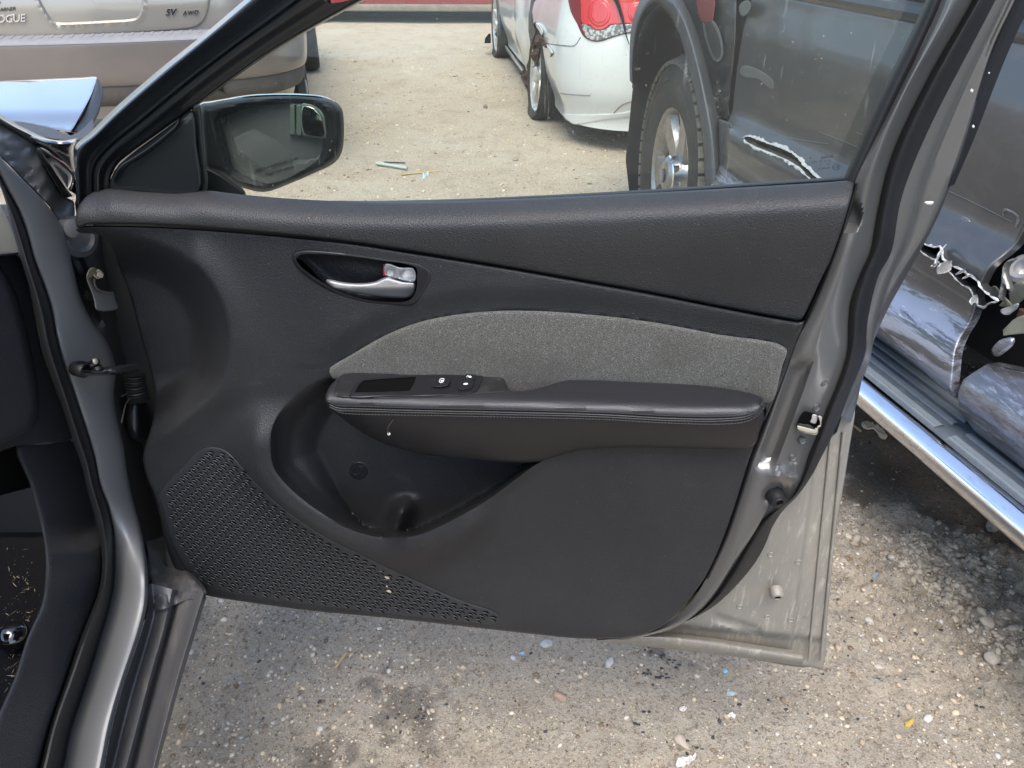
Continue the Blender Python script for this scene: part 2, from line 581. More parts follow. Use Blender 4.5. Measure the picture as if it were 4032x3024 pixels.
mat('door_dirty', (.215, .205, .182), .5, metal=.1, coat=.0, bumps=(('rough', 60, .3, .001), ('rough', 25, .3, .001, (3, 3, .4))),
    layers=(('rough', 4, .42, .62, (.25, .232, .195), .9), ('rough', 14, .48, .64, (.31, .285, .235), .55, (3, 3, .3)), ('rough', 60, .54, .64, (.42, .39, .33), .7, (2, 2, .3)), ('rough', 40, .62, .7, (.09, .085, .07), .6)))
mat('pillar_paint', (.17, .172, .172), .5, metal=.35, coat=.15, coat_rough=.35, bumps=(('noise', 8, .05, .003),), layers=(('rough', 14, .5, .85, (.17, .155, .13), .5, None, .6), ('rough', 150, .64, .8, (.24, .22, .19), .4, None, .7)))
mat('sill_dirty', (.085, .085, .088), .6, metal=.1, coat=.1, coat_rough=.2, bumps=(('rough', 50, .25, .001),), layers=(('rough', 16, .5, .72, (.19, .17, .14), .6, (2.2, .5, 2.2), .8), ('rough', 120, .6, .8, (.33, .3, .25), .4, None, .8)))
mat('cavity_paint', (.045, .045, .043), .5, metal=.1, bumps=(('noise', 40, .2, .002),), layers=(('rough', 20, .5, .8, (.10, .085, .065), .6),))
mat('hood_paint', (.20, .21, .23), .16, metal=.6, coat=1.0, coat_rough=.02, bumps=(('noise', 6, .05, .004),), layers=(('rough', 90, .66, .8, (.3, .3, .3), .3, None, .5),))
mat('fender_paint', (.07, .07, .075), .2, metal=.5, coat=1.0, coat_rough=.02, bumps=(('noise', 14, .1, .004),), layers=(('rough', 50, .62, .85, (.25, .22, .18), .3, None, .5),))
mat('kick_plastic', (.031, .0312, .034), .5, spec=.4, bumps=GR, layers=(('rough', 16, .5, .8, (.05, .048, .048), .5, None, .6),))
mat('dash_plastic', (.0205, .021, .024), .55, spec=.35, bumps=GR)
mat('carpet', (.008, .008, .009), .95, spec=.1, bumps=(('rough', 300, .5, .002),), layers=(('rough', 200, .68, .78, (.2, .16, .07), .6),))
mat('cream_vinyl', (.78, .73, .60), .6, bumps=(('cell', 250, .1, .0005),))
mat('straw', (.26, .21, .11), .7)
mat('latch_cream', (.42, .40, .31), .4, metal=.3)
mat('zinc', (.35, .31, .24), .35, metal=.7, layers=(('rough', 60, .5, .8, (.2, .14, .08), .5),))
mat('black_gloss', (.004, .004, .005), .06, spec=.6, coat=1)
mat('mirror_face', (.42, .47, .46), .05, metal=.82, bumps=(), layers=(('rough', 160, .74, .80, (.6, .62, .6), .6, None, .6),))
mat('mirror_shell', (.006, .007, .008), .5, spec=.2, bumps=(('noise', 500, .15, .0004),), layers=(('rough', 160, .66, .78, (.13, .14, .13), .6, None, .6),))
mat('blind_mirror', (.6, .64, .6), .05, metal=1.0)
mat('clear_plastic', (.13, .17, .15), .15, metal=.4)
# other vehicles
mat('white_paint', (.66, .69, .68), .3, coat=.8, coat_rough=.04, bumps=(('noise', 5, .06, .006),), layers=(('rough', 12, .5, .85, (.5, .49, .43), .45, None, .5), ('noise', 2.2, .3, .8, (.60, .66, .67), .4)))
mat('tail_red', (.45, .005, .008), .12, coat=1, spec=.6, bumps=(('wave', 40, .3, .003),), layers=(('wave', 60, .3, .9, (.85, .05, .05), .5),))
mat('tail_dark', (.16, .004, .008), .12, coat=1)
mat('tail_clear', (.42, .42, .40), .12, coat=1, bumps=(('crack', 45, .8, .004),), layers=(('cell', 60, .3, .7, (.05, .05, .05), .9),))
mat('seam_black', (.004, .004, .004), .8, spec=.2)
mat('rust', (.10, .035, .018), .9, bumps=(('rough', 40, .8, .004),), layers=(('rough', 20, .4, .65, (.03, .025, .02), .9), ('rough', 60, .6, .8, (.25, .10, .05), .6)))
mat('tyre_rubber', (.022, .022, .022), .72, spec=.3, bumps=(('rough', 90, .25, .001),), layers=(('noise', 6, .35, .75, (.065, .06, .05), .8),))
mat('tread_dust', (.14, .13, .11), .85, spec=.2, bumps=(('rough', 120, .4, .001),), layers=(('rough', 30, .4, .7, (.04, .038, .035), .8),))
mat('alloy', (.34, .34, .34), .3, metal=.85, layers=(('rough', 30, .4, .75, (.2, .16, .11), .65, None, .6),))
mat('alloy_white', (.7, .7, .67), .25, metal=.5, layers=(('rough', 20, .4, .7, (.2, .16, .12), .7),))
mat('silver_paint', (.30, .28, .245), .32, metal=.55, coat=.7, coat_rough=.05, bumps=(('noise', 4, .04, .006),), layers=(('noise', 3, .4, .75, (.30, .28, .25), .6),))
mat('bumper_paint', (.20, .178, .158), .34, metal=.45, coat=.6, coat_rough=.06, layers=(('rough', 8, .45, .8, (.25, .2, .16), .5, None, .5),))
mat('step_grey', (.18, .18, .19), .6, spec=.3, layers=(('rough', 20, .4, .75, (.24, .23, .22), .7),))
mat('valance_black', (.06, .055, .052), .7, layers=(('rough', 9, .4, .75, (.12, .10, .08), .8),))
mat('under_brown', (.30, .15, .05), .85, layers=(('rough', 15, .4, .7, (.1, .06, .03), .8),))
mat('badge_chrome', (.8, .8, .82), .12, metal=1.0)
mat('letter_black', (.01, .01, .012), .4)
mat('red_paint', (.24, .012, .02), .35, coat=.8, layers=(('rough', 9, .45, .8, (.2, .12, .1), .5),))
mat('rocker_grey', (.16, .14, .12), .8, layers=(('rough', 6, .4, .7, (.28, .24, .19), .8),))
mat('car_glass', (.01, .012, .012), .04, spec=.6, coat=1)
mat('truck_paint', (.048, .050, .050), .34, metal=.5, coat=.6, coat_rough=.10, bumps=(('noise', 3.5, .12, .02),),
    layers=(('rough', 10, .5, .85, (.16, .15, .125), .5, (1, 1, 1.5), .5), ('rough', 90, .68, .8, (.3, .3, .29), .3, None, .6)))
mat('truck_scuffed', (.14, .14, .145), .28, metal=.7, coat=.5, coat_rough=.15, bumps=(('rough', 14, .4, .004), ('noise', 5, .3, .02)),
    layers=(('rough', 6, .45, .58, (.30, .33, .42), .85, (1.5, .45, 3), .35), ('rough', 30, .52, .66, (.50, .50, .52), .7, (2, .4, 3), .5), ('rough', 12, .62, .75, (.07, .065, .06), .7)))
mat('flare_plastic', (.045, .052, .062), .55, spec=.4, bumps=(('noise', 300, .2, .0005),), layers=(('rough', 9, .45, .8, (.10, .105, .11), .5, None, .7),))
mat('liner', (.010, .010, .011), .85, spec=.2, bumps=(('rough', 30, .4, .004),))
mat('torn_metal', (.46, .47, .47), .5, metal=.35, bumps=(('rough', 60, .6, .002),), layers=(('rough', 40, .5, .7, (.25, .25, .22), .8),))
mat('primer_olive', (.20, .20, .15), .6, bumps=(('rough', 20, .3, .003),), layers=(('rough', 12, .45, .75, (.08, .08, .06), .8),))
mat('step_rubber', (.07, .085, .10), .75, spec=.3, bumps=(('rough', 120, .4, .0008),), layers=(('rough', 18, .45, .75, (.15, .17, .19), .6),))
mat('step_rib', (.14, .165, .185), .7, spec=.3, bumps=(('rough', 120, .4, .0008),), layers=(('rough', 18, .45, .75, (.22, .24, .25), .6),))
mat('board_chrome', (.78, .78, .80), .09, metal=1.0, layers=(('rough', 14, .5, .8, (.36, .29, .24), .6, (1, 1, 4), .45),))
mat('red_reflection', (.16, .03, .028), .25, coat=.6)  # tint of the painted red reflection on the pickup fender
mat('emblem', (.10, .12, .16), .3, metal=.5, coat=.5)
mat('sticker', (.09, .093, .09), .5)
# debris
mat('white_scrap', (.55, .53, .49), .8)
mat('yellow_leaf', (.42, .30, .06), .8)
mat('dark_chip', (.02, .025, .035), .4)
mat('blue_chip', (.25, .45, .6), .3)
mat('wood_stick', (.40, .28, .13), .8)
mat('pencil_orange', (.55, .25, .05), .5)
mat('grey_plastic', (.33, .40, .40), .5)
mat('crumpled_leaf', (.42, .37, .27), .8, bumps=(('rough', 60, .6, .002),))

def glass_mat():
    m = bpy.data.materials.new('door_glass'); m.use_nodes = True
    nt = m.node_tree; nt.nodes.clear(); L = nt.links.new
    out = nd(nt, 'ShaderNodeOutputMaterial')
    tr = nd(nt, 'ShaderNodeBsdfTransparent'); tr.inputs[0].default_value = (.91, .95, .865, 1)
    gl = nd(nt, 'ShaderNodeBsdfGlossy'); gl.inputs['Roughness'].default_value = .02; gl.inputs[0].default_value = (.9, .95, .95, 1)
    fr = nd(nt, 'ShaderNodeFresnel', IOR=1.5)
    mx = nd(nt, 'ShaderNodeMixShader')
    L(fr.outputs[0], mx.inputs[0]); L(tr.outputs[0], mx.inputs[1]); L(gl.outputs[0], mx.inputs[2])
    # dried dust and drip marks: a faint matt film
    tc = nd(nt, 'ShaderNodeTexCoord')
    n1 = nd(nt, 'ShaderNodeTexNoise', Scale=330.0, Detail=2.0); L(tc.outputs['Object'], n1.inputs['Vector'])
    r1 = nd(nt, 'ShaderNodeMapRange'); r1.inputs['From Min'].default_value = .69; r1.inputs['From Max'].default_value = .80; r1.inputs['To Max'].default_value = .34
    L(n1.outputs[0], r1.inputs['Value'])
    mp = nd(nt, 'ShaderNodeMapping'); mp.inputs['Scale'].default_value = (1, 1, .06); mp.inputs['Rotation'].default_value = (0, .12, 0)
    L(tc.outputs['Object'], mp.inputs[0])
    n2 = nd(nt, 'ShaderNodeTexNoise', Scale=260.0, Detail=2.0); L(mp.outputs[0], n2.inputs['Vector'])
    r2 = nd(nt, 'ShaderNodeMapRange'); r2.inputs['From Min'].default_value = .66; r2.inputs['From Max'].default_value = .78; r2.inputs['To Max'].default_value = .45
    L(n2.outputs[0], r2.inputs['Value'])
    n3 = nd(nt, 'ShaderNodeTexNoise', Scale=3.0, Detail=3.0); L(tc.outputs['Object'], n3.inputs['Vector'])
    r3 = nd(nt, 'ShaderNodeMapRange'); r3.inputs['From Min'].default_value = .4; r3.inputs['From Max'].default_value = .75
    L(n3.outputs[0], r3.inputs['Value'])
    mu = nd(nt, 'ShaderNodeMath'); mu.operation = 'MULTIPLY'; L(r2.outputs[0], mu.inputs[0]); L(r3.outputs[0], mu.inputs[1])
    ad = nd(nt, 'ShaderNodeMath'); ad.operation = 'MAXIMUM'; L(mu.outputs[0], ad.inputs[0]); L(r1.outputs[0], ad.inputs[1])
    ad2 = nd(nt, 'ShaderNodeMath'); ad2.operation = 'ADD'; L(ad.outputs[0], ad2.inputs[0]); ad2.inputs[1].default_value = .015; ad2.use_clamp = True
    df = nd(nt, 'ShaderNodeBsdfDiffuse'); df.inputs[0].default_value = (.62, .66, .62, 1)
    m2 = nd(nt, 'ShaderNodeMixShader')
    L(ad2.outputs[0], m2.inputs[0]); L(mx.outputs[0], m2.inputs[1]); L(df.outputs[0], m2.inputs[2])
    L(m2.outputs[0], out.inputs[0])
    MATS['door_glass'] = m
glass_mat()

def ground_mat():
    m = mat('yard_dirt', (.42, .36, .28), .95, spec=.2)
    nt = m.node_tree; L = nt.links.new
    b = [n for n in nt.nodes if n.type == 'BSDF_PRINCIPLED'][0]
    tc = nd(nt, 'ShaderNodeTexCoord')
    O = tc.outputs['Object']
    def noise(scale, det=5.0, ro=.65, dis=0.0):
        t = nd(nt, 'ShaderNodeTexNoise', Scale=scale, Detail=det, Roughness=ro, Distortion=dis); L(O, t.inputs['Vector']); return t.outputs[0]
    def mixc(fac, a, c2):
        mx = nd(nt, 'ShaderNodeMix'); mx.data_type = 'RGBA'; L(fac, mx.inputs[0])
        if isinstance(a, tuple): mx.inputs[6].default_value = (*a, 1)
        else: L(a, mx.inputs[6])
        if isinstance(c2, tuple): mx.inputs[7].default_value = (*c2, 1)
        else: L(c2, mx.inputs[7])
        return mx.outputs[2]
    def rng_(src, lo, hi, amt=1.0):
        r = nd(nt, 'ShaderNodeMapRange'); r.inputs['From Min'].default_value = lo; r.inputs['From Max'].default_value = hi; r.inputs['To Max'].default_value = amt
        L(src, r.inputs['Value']); return r.outputs[0]
    c = mixc(rng_(noise(1.3), .38, .68), (.44, .375, .285), (.48, .425, .34))
    c = mixc(rng_(noise(5, 6, .7, .5), .50, .72, .7), c, (.27, .215, .155))
    c = mixc(rng_(noise(16, 6, .75, .8), .54, .68, .5), c, (.24, .19, .14))
    c = mixc(rng_(noise(38, 4, .7), .45, .7, .5), c, (.50, .45, .37))
    c = mixc(rng_(noise(60, 5, .75), .54, .62, .55), c, (.21, .17, .125))
    c = mixc(rng_(noise(120, 4, .75), .52, .64, .6), c, (.17, .135, .10))
    c = mixc(rng_(noise(210, 3, .7), .55, .66, .8), c, (.56, .52, .45))
    # the door's shadow on the soil by the pickup, painted in as dark brown
    c = mixc(rng_(noise(.8, 4, .6, .6), .55, .72, .5), c, (.47, .435, .37))
    at = nd(nt, 'ShaderNodeAttribute'); at.attribute_name = 'shaded'
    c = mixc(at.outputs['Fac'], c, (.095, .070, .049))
    at2 = nd(nt, 'ShaderNodeAttribute'); at2.attribute_name = 'oil'
    c = mixc(at2.outputs['Fac'], c, (.035, .034, .033))
    L(c, b.inputs['Base Color'])
    bn = nd(nt, 'ShaderNodeBump', Strength=1.0, Distance=.014); L(noise(60, 6, .75), bn.inputs['Height'])
    bn2 = nd(nt, 'ShaderNodeBump', Strength=.9, Distance=.004); L(noise(260, 3, .7), bn2.inputs['Height']); L(bn.outputs[0], bn2.inputs['Normal'])
    L(bn2.outputs[0], b.inputs['Normal'])
    return m
ground_mat()
def truck_door_mat():
    m = mat('truck_door', (.080, .081, .083), .34, metal=.5, coat=.5, coat_rough=.12, bumps=(('noise', 3.5, .12, .02), ('rough', 12, .12, .004)),
        layers=(('rough', 10, .5, .85, (.16, .15, .125), .5, (1, 1, 1.5), .5), ('rough', 90, .68, .8, (.3, .3, .29), .3, None, .6)))
    nt = m.node_tree; L = nt.links.new
    b = [n for n in nt.nodes if n.type == 'BSDF_PRINCIPLED'][0]
    src = b.inputs['Base Color'].links[0].from_socket
    tc = nd(nt, 'ShaderNodeTexCoord'); sp = nd(nt, 'ShaderNodeSeparateXYZ'); L(tc.outputs['Object'], sp.inputs[0])
    mk = nd(nt, 'ShaderNodeMapRange'); mk.inputs['From Min'].default_value = .70; mk.inputs['From Max'].default_value = .60; L(sp.outputs[2], mk.inputs['Value'])
    mp = nd(nt, 'ShaderNodeMapping'); mp.inputs['Scale'].default_value = (1.6, .5, 5); mp.inputs['Rotation'].default_value = (0, 0, .25); L(tc.outputs['Object'], mp.inputs[0])
    n1 = nd(nt, 'ShaderNodeTexNoise', Scale=6.0, Detail=9.0, Roughness=.7, Distortion=.6); L(mp.outputs[0], n1.inputs['Vector'])
    r1 = nd(nt, 'ShaderNodeMapRange'); r1.inputs['From Min'].default_value = .47; r1.inputs['From Max'].default_value = .53; L(n1.outputs[0], r1.inputs['Value'])
    mu = nd(nt, 'ShaderNodeMath'); mu.operation = 'MULTIPLY'; L(r1.outputs[0], mu.inputs[0]); L(mk.outputs[0], mu.inputs[1])
    mx = nd(nt, 'ShaderNodeMix'); mx.data_type = 'RGBA'; L(mu.outputs[0], mx.inputs[0]); L(src, mx.inputs[6]); mx.inputs[7].default_value = (.27, .29, .35, 1)
    n2 = nd(nt, 'ShaderNodeTexNoise', Scale=26.0, Detail=6.0, Roughness=.8); L(mp.outputs[0], n2.inputs['Vector'])
    r2 = nd(nt, 'ShaderNodeMapRange'); r2.inputs['From Min'].default_value = .60; r2.inputs['From Max'].default_value = .66; L(n2.outputs[0], r2.inputs['Value'])
    mu2 = nd(nt, 'ShaderNodeMath'); mu2.operation = 'MULTIPLY'; L(r2.outputs[0], mu2.inputs[0]); L(mk.outputs[0], mu2.inputs[1])
    mx2 = nd(nt, 'ShaderNodeMix'); mx2.data_type = 'RGBA'; L(mu2.outputs[0], mx2.inputs[0]); L(mx.outputs[2], mx2.inputs[6]); mx2.inputs[7].default_value = (.50, .50, .50, 1)
    L(mx2.outputs[2], b.inputs['Base Color'])
truck_door_mat()
def attr_mat(name, rough=.85):
    m = mat(name, (.3, .3, .3), rough, spec=.25, bumps=(('rough', 200, .3, .001),))
    nt = m.node_tree
    b = [n for n in nt.nodes if n.type == 'BSDF_PRINCIPLED'][0]
    at = nd(nt, 'ShaderNodeAttribute'); at.attribute_name = 'tint'
    nt.links.new(at.outputs['Color'], b.inputs['Base Color'])
    return m
attr_mat('pebbles')
M = MATS
# ------------------------------------------------------------------ ground
shade_poly = GROUND(*np.array([(3180, 1400), (3270, 1900), (3330, 1985), (3420, 1992), (3560, 2020), (3700, 2065), (3850, 2120), (4032, 2230), (4400, 2460), (5200, 2500), (5200, 1200), (3900, 1000), (3300, 1000)]).T)[:, :2]  # outline of the door's shadow that is painted into the ground colour
oils = [((1600, 2815), .10), ((1300, 2990), .07), ((2620, 2600), .05), ((2560, 2470), .04), ((1480, 2720), .05)]
oilp = [(GROUND(p[0], p[1], 0)[:2], r) for p, r in oils]
clod_c = GROUND(3780, 2330)[:2]

def clod_mask(x, y):
    a = np.exp(-(((x - clod_c[0]) / .40) ** 2 + ((y - clod_c[1]) / .28) ** 2))
    return np.clip(a * 1.3, 0, 1)

def ground_h(x, y):
    near = np.exp(-((x ** 2 + y ** 2) / 30))
    h = .018 * vnoise(x, y, 1.1, 1) + .010 * vnoise(x, y, 3.7, 2) * near
    h += (.011 * vnoise(x, y, 13, 3) + .007 * vnoise(x, y, 37, 4)) * near
    c = clod_mask(x, y)
    rid = np.abs(vnoise(x, y, 24, 5)) + .6 * np.abs(vnoise(x, y, 52, 6))
    h += c * (.060 * rid + .014 * vnoise(x, y, 90, 7) + .03 * np.abs(vnoise(x, y, 11, 25))) * near
    return h

def axis_pts(lo, hi, st, far, gr=1.12):
    a = list(np.arange(lo, hi, st)); s = st; v = a[-1]
    while v < far:
        s *= gr; v += s; a.append(v)
    s = st; v = a[0]; b = []
    while v > -far:
        s *= gr; v -= s; b.append(v)
    return np.array(b[::-1] + a)
gx = axis_pts(-.9, 2.0, .009, 600); gy = axis_pts(.2, 2.3, .009, 600)
X, Y = np.meshgrid(gx, gy, indexing='ij')
Z = ground_h(X, Y)
nx_, ny_ = X.shape
idx = np.arange(nx_ * ny_).reshape(nx_, ny_)
Fg = np.stack([idx[:-1, :-1], idx[1:, :-1], idx[1:, 1:], idx[:-1, 1:]], -1).reshape(-1, 4)
gp = np.stack([X.ravel(), Y.ravel(), Z.ravel()], 1)
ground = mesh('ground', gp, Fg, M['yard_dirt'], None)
props(ground, 'tan packed dirt and gravel of the vehicle yard', kind='structure')
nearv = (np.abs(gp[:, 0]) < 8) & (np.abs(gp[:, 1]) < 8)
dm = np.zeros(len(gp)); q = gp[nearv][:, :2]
dist = pdist(q, shade_poly); ins = inside(shade_poly, q)
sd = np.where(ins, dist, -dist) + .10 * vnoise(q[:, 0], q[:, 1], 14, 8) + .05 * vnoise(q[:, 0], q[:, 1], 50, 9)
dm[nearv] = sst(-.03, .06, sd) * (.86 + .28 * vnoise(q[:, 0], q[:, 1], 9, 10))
ol = np.zeros(len(gp))
for (c, r) in oilp:
    d = np.linalg.norm(gp[:, :2] - c, axis=1) / r + 1.6 * vnoise(gp[:, 0], gp[:, 1], 30, 11) + 1.0 * vnoise(gp[:, 0], gp[:, 1], 80, 12)
    ol = np.maximum(ol, sst(1.1, .35, d) * .5)
for nm, arr in (('shaded', dm), ('oil', ol)):
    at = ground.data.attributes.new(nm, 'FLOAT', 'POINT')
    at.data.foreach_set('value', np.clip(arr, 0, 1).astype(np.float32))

# gravel
ph = (1 + 5 ** .5) / 2
ICO = np.array([(-1, ph, 0), (1, ph, 0), (-1, -ph, 0), (1, -ph, 0), (0, -1, ph), (0, 1, ph), (0, -1, -ph), (0, 1, -ph), (ph, 0, -1), (ph, 0, 1), (-ph, 0, -1), (-ph, 0, 1)]) / 1.9
ICF = np.array([(0, 11, 5), (0, 5, 1), (0, 1, 7), (0, 7, 10), (0, 10, 11), (1, 5, 9), (5, 11, 4), (11, 10, 2), (10, 7, 6), (7, 1, 8), (3, 9, 4), (3, 4, 2), (3, 2, 6), (3, 6, 8), (3, 8, 9), (4, 9, 5), (2, 4, 11), (6, 2, 10), (8, 6, 7), (9, 8, 1)])
PAL = np.array([(.46, .38, .27), (.40, .33, .235), (.52, .47, .38), (.40, .36, .30), (.28, .24, .19), (.42, .40, .37), (.19, .14, .095), (.52, .50, .46), (.06, .06, .07), (.33, .26, .19)])
PW = np.array([.22, .17, .13, .11, .13, .05, .11, .003, .02, .05]); PW = PW / PW.sum()
def in_shade(x, y):
    p = np.stack([x, y], 1); return inside(shade_poly, p)
def pebbles(name, x, y, s, label, sink=.05):
    n = len(x)
    A = rng.normal(size=(n, 3, 3)); Q, _ = np.linalg.qr(A)
    sc = np.stack([s * rng.uniform(.8, 1.5, n), s * rng.uniform(.7, 1.1, n), s * rng.uniform(.45, .8, n)], 1)
    V = ICO[None] * (1 + rng.uniform(-.22, .22, (n, 12, 1)))
    yaw = rng.uniform(0, 6.28, n); c_, s_ = np.cos(yaw), np.sin(yaw)
    V = V * sc[:, None, :]
    tilt = rng.uniform(-.4, .4, (n, 1))
    V[..., 2] += V[..., 0] * tilt
    V = np.stack([V[..., 0] * c_[:, None] - V[..., 1] * s_[:, None], V[..., 0] * s_[:, None] + V[..., 1] * c_[:, None], V[..., 2]], -1)
    V += np.stack([x, y, ground_h(x, y) - s * sink], 1)[:, None, :]
    F = (ICF[None] + (np.arange(n) * 12)[:, None, None]).reshape(-1, 3)
    o = mesh(name, V.reshape(-1, 3), F, M['pebbles'], None, smooth=False)
    col = PAL[rng.choice(len(PAL), n, p=PW)] * rng.uniform(.8, 1.15, (n, 1))
    dk = in_shade(x, y)
    col[dk] *= rng.uniform(.22, .6, (dk.sum(), 1))  # pebbles inside the painted shadow get darker tints
    ca = o.data.attributes.new('tint', 'FLOAT_COLOR', 'POINT')
    ca.data.foreach_set('color', np.repeat(np.c_[col, np.ones(n)], 12, axis=0).astype(np.float32).ravel())
    props(o, label, kind='stuff')
    return o
n1 = 14000
x = rng.uniform(-.72, 1.9, n1); y = rng.uniform(.28, 2.2, n1)
s = .0028 + .0040 * rng.random(n1) ** 2.5 + .006 * (rng.random(n1) < .02) * rng.random(n1)
keep = rng.random(n1) < (.25 + 1.3 * (vnoise(x, y, 3.0, 20) + .35)) * np.where(in_shade(x, y), .35, 1)
pebbles('gravel', x[keep], y[keep], s[keep], 'mixed pebbles scattered over the dirt round the open door')
# grit: tiny angular grains
n3 = 110000
x = rng.uniform(-.72, 1.7, n3); y = .28 + 1.9 * rng.random(n3) ** 1.25
keep = rng.random(n3) < (.55 + .8 * vnoise(x, y, 4.0, 23)) * np.where(in_shade(x, y), .4, 1)
x, y = x[keep], y[keep]; n3 = len(x)
s = .0011 + .0018 * rng.random(n3) ** 2
OC = np.array([(1, 0, 0), (-1, 0, 0), (0, 1, 0), (0, -1, 0), (0, 0, 1), (0, 0, -1)], float)
OF = np.array([(0, 2, 4), (2, 1, 4), (1, 3, 4), (3, 0, 4), (2, 0, 5), (1, 2, 5), (3, 1, 5), (0, 3, 5)])
yaw = rng.uniform(0, 6.28, n3); V = OC[None] * (1 + rng.uniform(-.35, .35, (n3, 6, 3))) * np.stack([s * 1.2, s, s * .8], 1)[:, None] + rng.uniform(-.25, .25, (n3, 6, 3)) * s[:, None, None]
V = np.stack([V[..., 0] * np.cos(yaw)[:, None] - V[..., 1] * np.sin(yaw)[:, None], V[..., 0] * np.sin(yaw)[:, None] + V[..., 1] * np.cos(yaw)[:, None], V[..., 2]], -1)
V += np.stack([x, y, ground_h(x, y) + s * .1], 1)[:, None, :]
o = mesh('grit', V.reshape(-1, 3), (OF[None] + (np.arange(n3) * 6)[:, None, None]).reshape(-1, 3), M['pebbles'], None, smooth=False)
col = PAL[rng.choice(len(PAL), n3, p=PW)] * rng.uniform(.6, 1.25, (n3, 1)); dk = in_shade(x, y); col[dk] *= rng.uniform(.2, .6, (dk.sum(), 1))  # grit in the painted shadow is coloured darker too
ca = o.data.attributes.new('tint', 'FLOAT_COLOR', 'POINT'); ca.data.foreach_set('color', np.repeat(np.c_[col, np.ones(n3)], 6, axis=0).astype(np.float32).ravel())
props(o, 'fine sandy grit covering the trodden dirt', kind='stuff')
n2 = 26000
x = rng.uniform(-2.6, 2.2, n2); y = 2.2 + 7 * rng.random(n2) ** 1.3
s = .003 + .011 * rng.random(n2) ** 4
keep = rng.random(n2) < .5 + vnoise(x, y, 1.3, 21)
pebbles('gravel', x[keep], y[keep], s[keep], 'sparse pebbles on the pale dirt lane beyond the window')

# dried mud clods churned up on the right
nc = 3800
cpoly = GROUND(*np.array([(3325, 2040), (3450, 1995), (3620, 2030), (3800, 2100), (4032, 2240), (4250, 2400), (4250, 2700), (4032, 2640), (3860, 2560), (3700, 2430), (3580, 2300), (3450, 2190), (3330, 2140)]).T)[:, :2]
x = rng.uniform(cpoly[:, 0].min(), cpoly[:, 0].max(), nc * 3); y = rng.uniform(cpoly[:, 1].min(), cpoly[:, 1].max(), nc * 3)
k_ = inside(cpoly, np.stack([x, y], 1)) & (rng.random(nc * 3) < .35 + 1.6 * vnoise(x, y, 7, 27)); x, y = x[k_][:nc], y[k_][:nc]
s = .0025 + .009 * rng.random(len(x)) ** 2.6
PAL_, PW_ = PAL, PW
PAL = np.array([(.40, .345, .27), (.34, .29, .22), (.44, .39, .31)]); PW = np.array([.4, .3, .3])
pebbles('mud_clods', x, y, s, 'churned dried mud clods on the right of the lot', .3)
PAL, PW = PAL_, PW_
# ------------------------------------------------------------------ other vehicles
class Veh:
    """rounded-box body: (s,z,d) wraps round the plan outline, s from the rear centre over the left side; world from (x fwd, y left, z)"""
    def __init__(self, O, h, L, W, r, bow, inset):
        self.O = np.array([O[0], O[1], 0.0]); h = np.array([h[0], h[1], 0.0]); self.h = h / np.linalg.norm(h)
        self.l = np.array([-self.h[1], self.h[0], 0.0]); self.L, self.W, self.inset = L, W, inset
        hw = W / 2
        P = [(0.0, 0.0)]
        P += [(0.0, y) for y in np.linspace(0, hw - r, 8)[1:]]
        P += [(r - r * math.cos(t), hw - r + r * math.sin(t)) for t in np.linspace(0, math.pi / 2, 12)[1:]]
        P += [(x, hw) for x in np.linspace(r, L - r, 30)[1:]]
        P += [(L - r + r * math.sin(t), hw - r + r * math.cos(t)) for t in np.linspace(0, math.pi / 2, 12)[1:]]
        P += [(L, y) for y in np.linspace(hw - r, 0, 8)[1:]]
        P = np.array(P)
        P[:, 0] += bow * (P[:, 1] / hw) ** 2 * np.clip(1 - P[:, 0], 0, 1) - bow * (P[:, 1] / hw) ** 2 * np.clip(1 - (L - P[:, 0]), 0, 1)
        P[:, 1] += 0.0
        Q = P[::-1][1:-1] * np.array([1, -1])
        P = resample(np.vstack([P, Q]), step=.04, closed=True)
        self.P = np.vstack([P, P[:1]])
        self.S = np.r_[0, np.cumsum(np.linalg.norm(np.diff(self.P, axis=0), axis=1))]
        self.per = self.S[-1]
        T = np.gradient(self.P, axis=0); T[0] = T[-1] = (self.P[1] - self.P[-2]) / 2
        T /= np.linalg.norm(T, axis=1)[:, None]
        self.N = np.stack([-T[:, 1], T[:, 0]], 1)
        if (self.N[np.argmax(self.P[:, 1])][1]) < 0: self.N = -self.N
        self.loc = self.O
    def W3(self, x, y, z):
        x, y, z = np.broadcast_arrays(x, y, z)
        return self.O + np.asarray(x, float)[..., None] * self.h + np.asarray(y, float)[..., None] * self.l + np.asarray(z, float)[..., None] * np.array([0, 0, 1.0])
    def __call__(self, s, z, d=0.0):
        s = np.mod(np.asarray(s, float), self.per); z = np.asarray(z, float)
        f = lambda A: np.interp(s, self.S, A)
        n = np.stack([f(self.N[:, 0]), f(self.N[:, 1])], -1)
        n /= np.linalg.norm(n, axis=-1)[..., None]
        o = (np.asarray(d) - self.inset(z))
        x = f(self.P[:, 0]) + n[..., 0] * o; y = f(self.P[:, 1]) + n[..., 1] * o
        return self.W3(x, y, z)
    def sL(self, x):   # s of a point x along the left side
        m = self.P[:, 1] > self.W / 2 - .02
        return float(np.interp(x, self.P[m, 0], self.S[m]))
    def sR(self, x):
        return self.per - self.sL(x)

def arch(s0, R, zc, zlow, n=16):
    return [(s0 - R, zlow)] + [(s0 - R * math.cos(t), zc + R * math.sin(t)) for t in np.linspace(0, math.pi, n)] + [(s0 + R, zlow)]

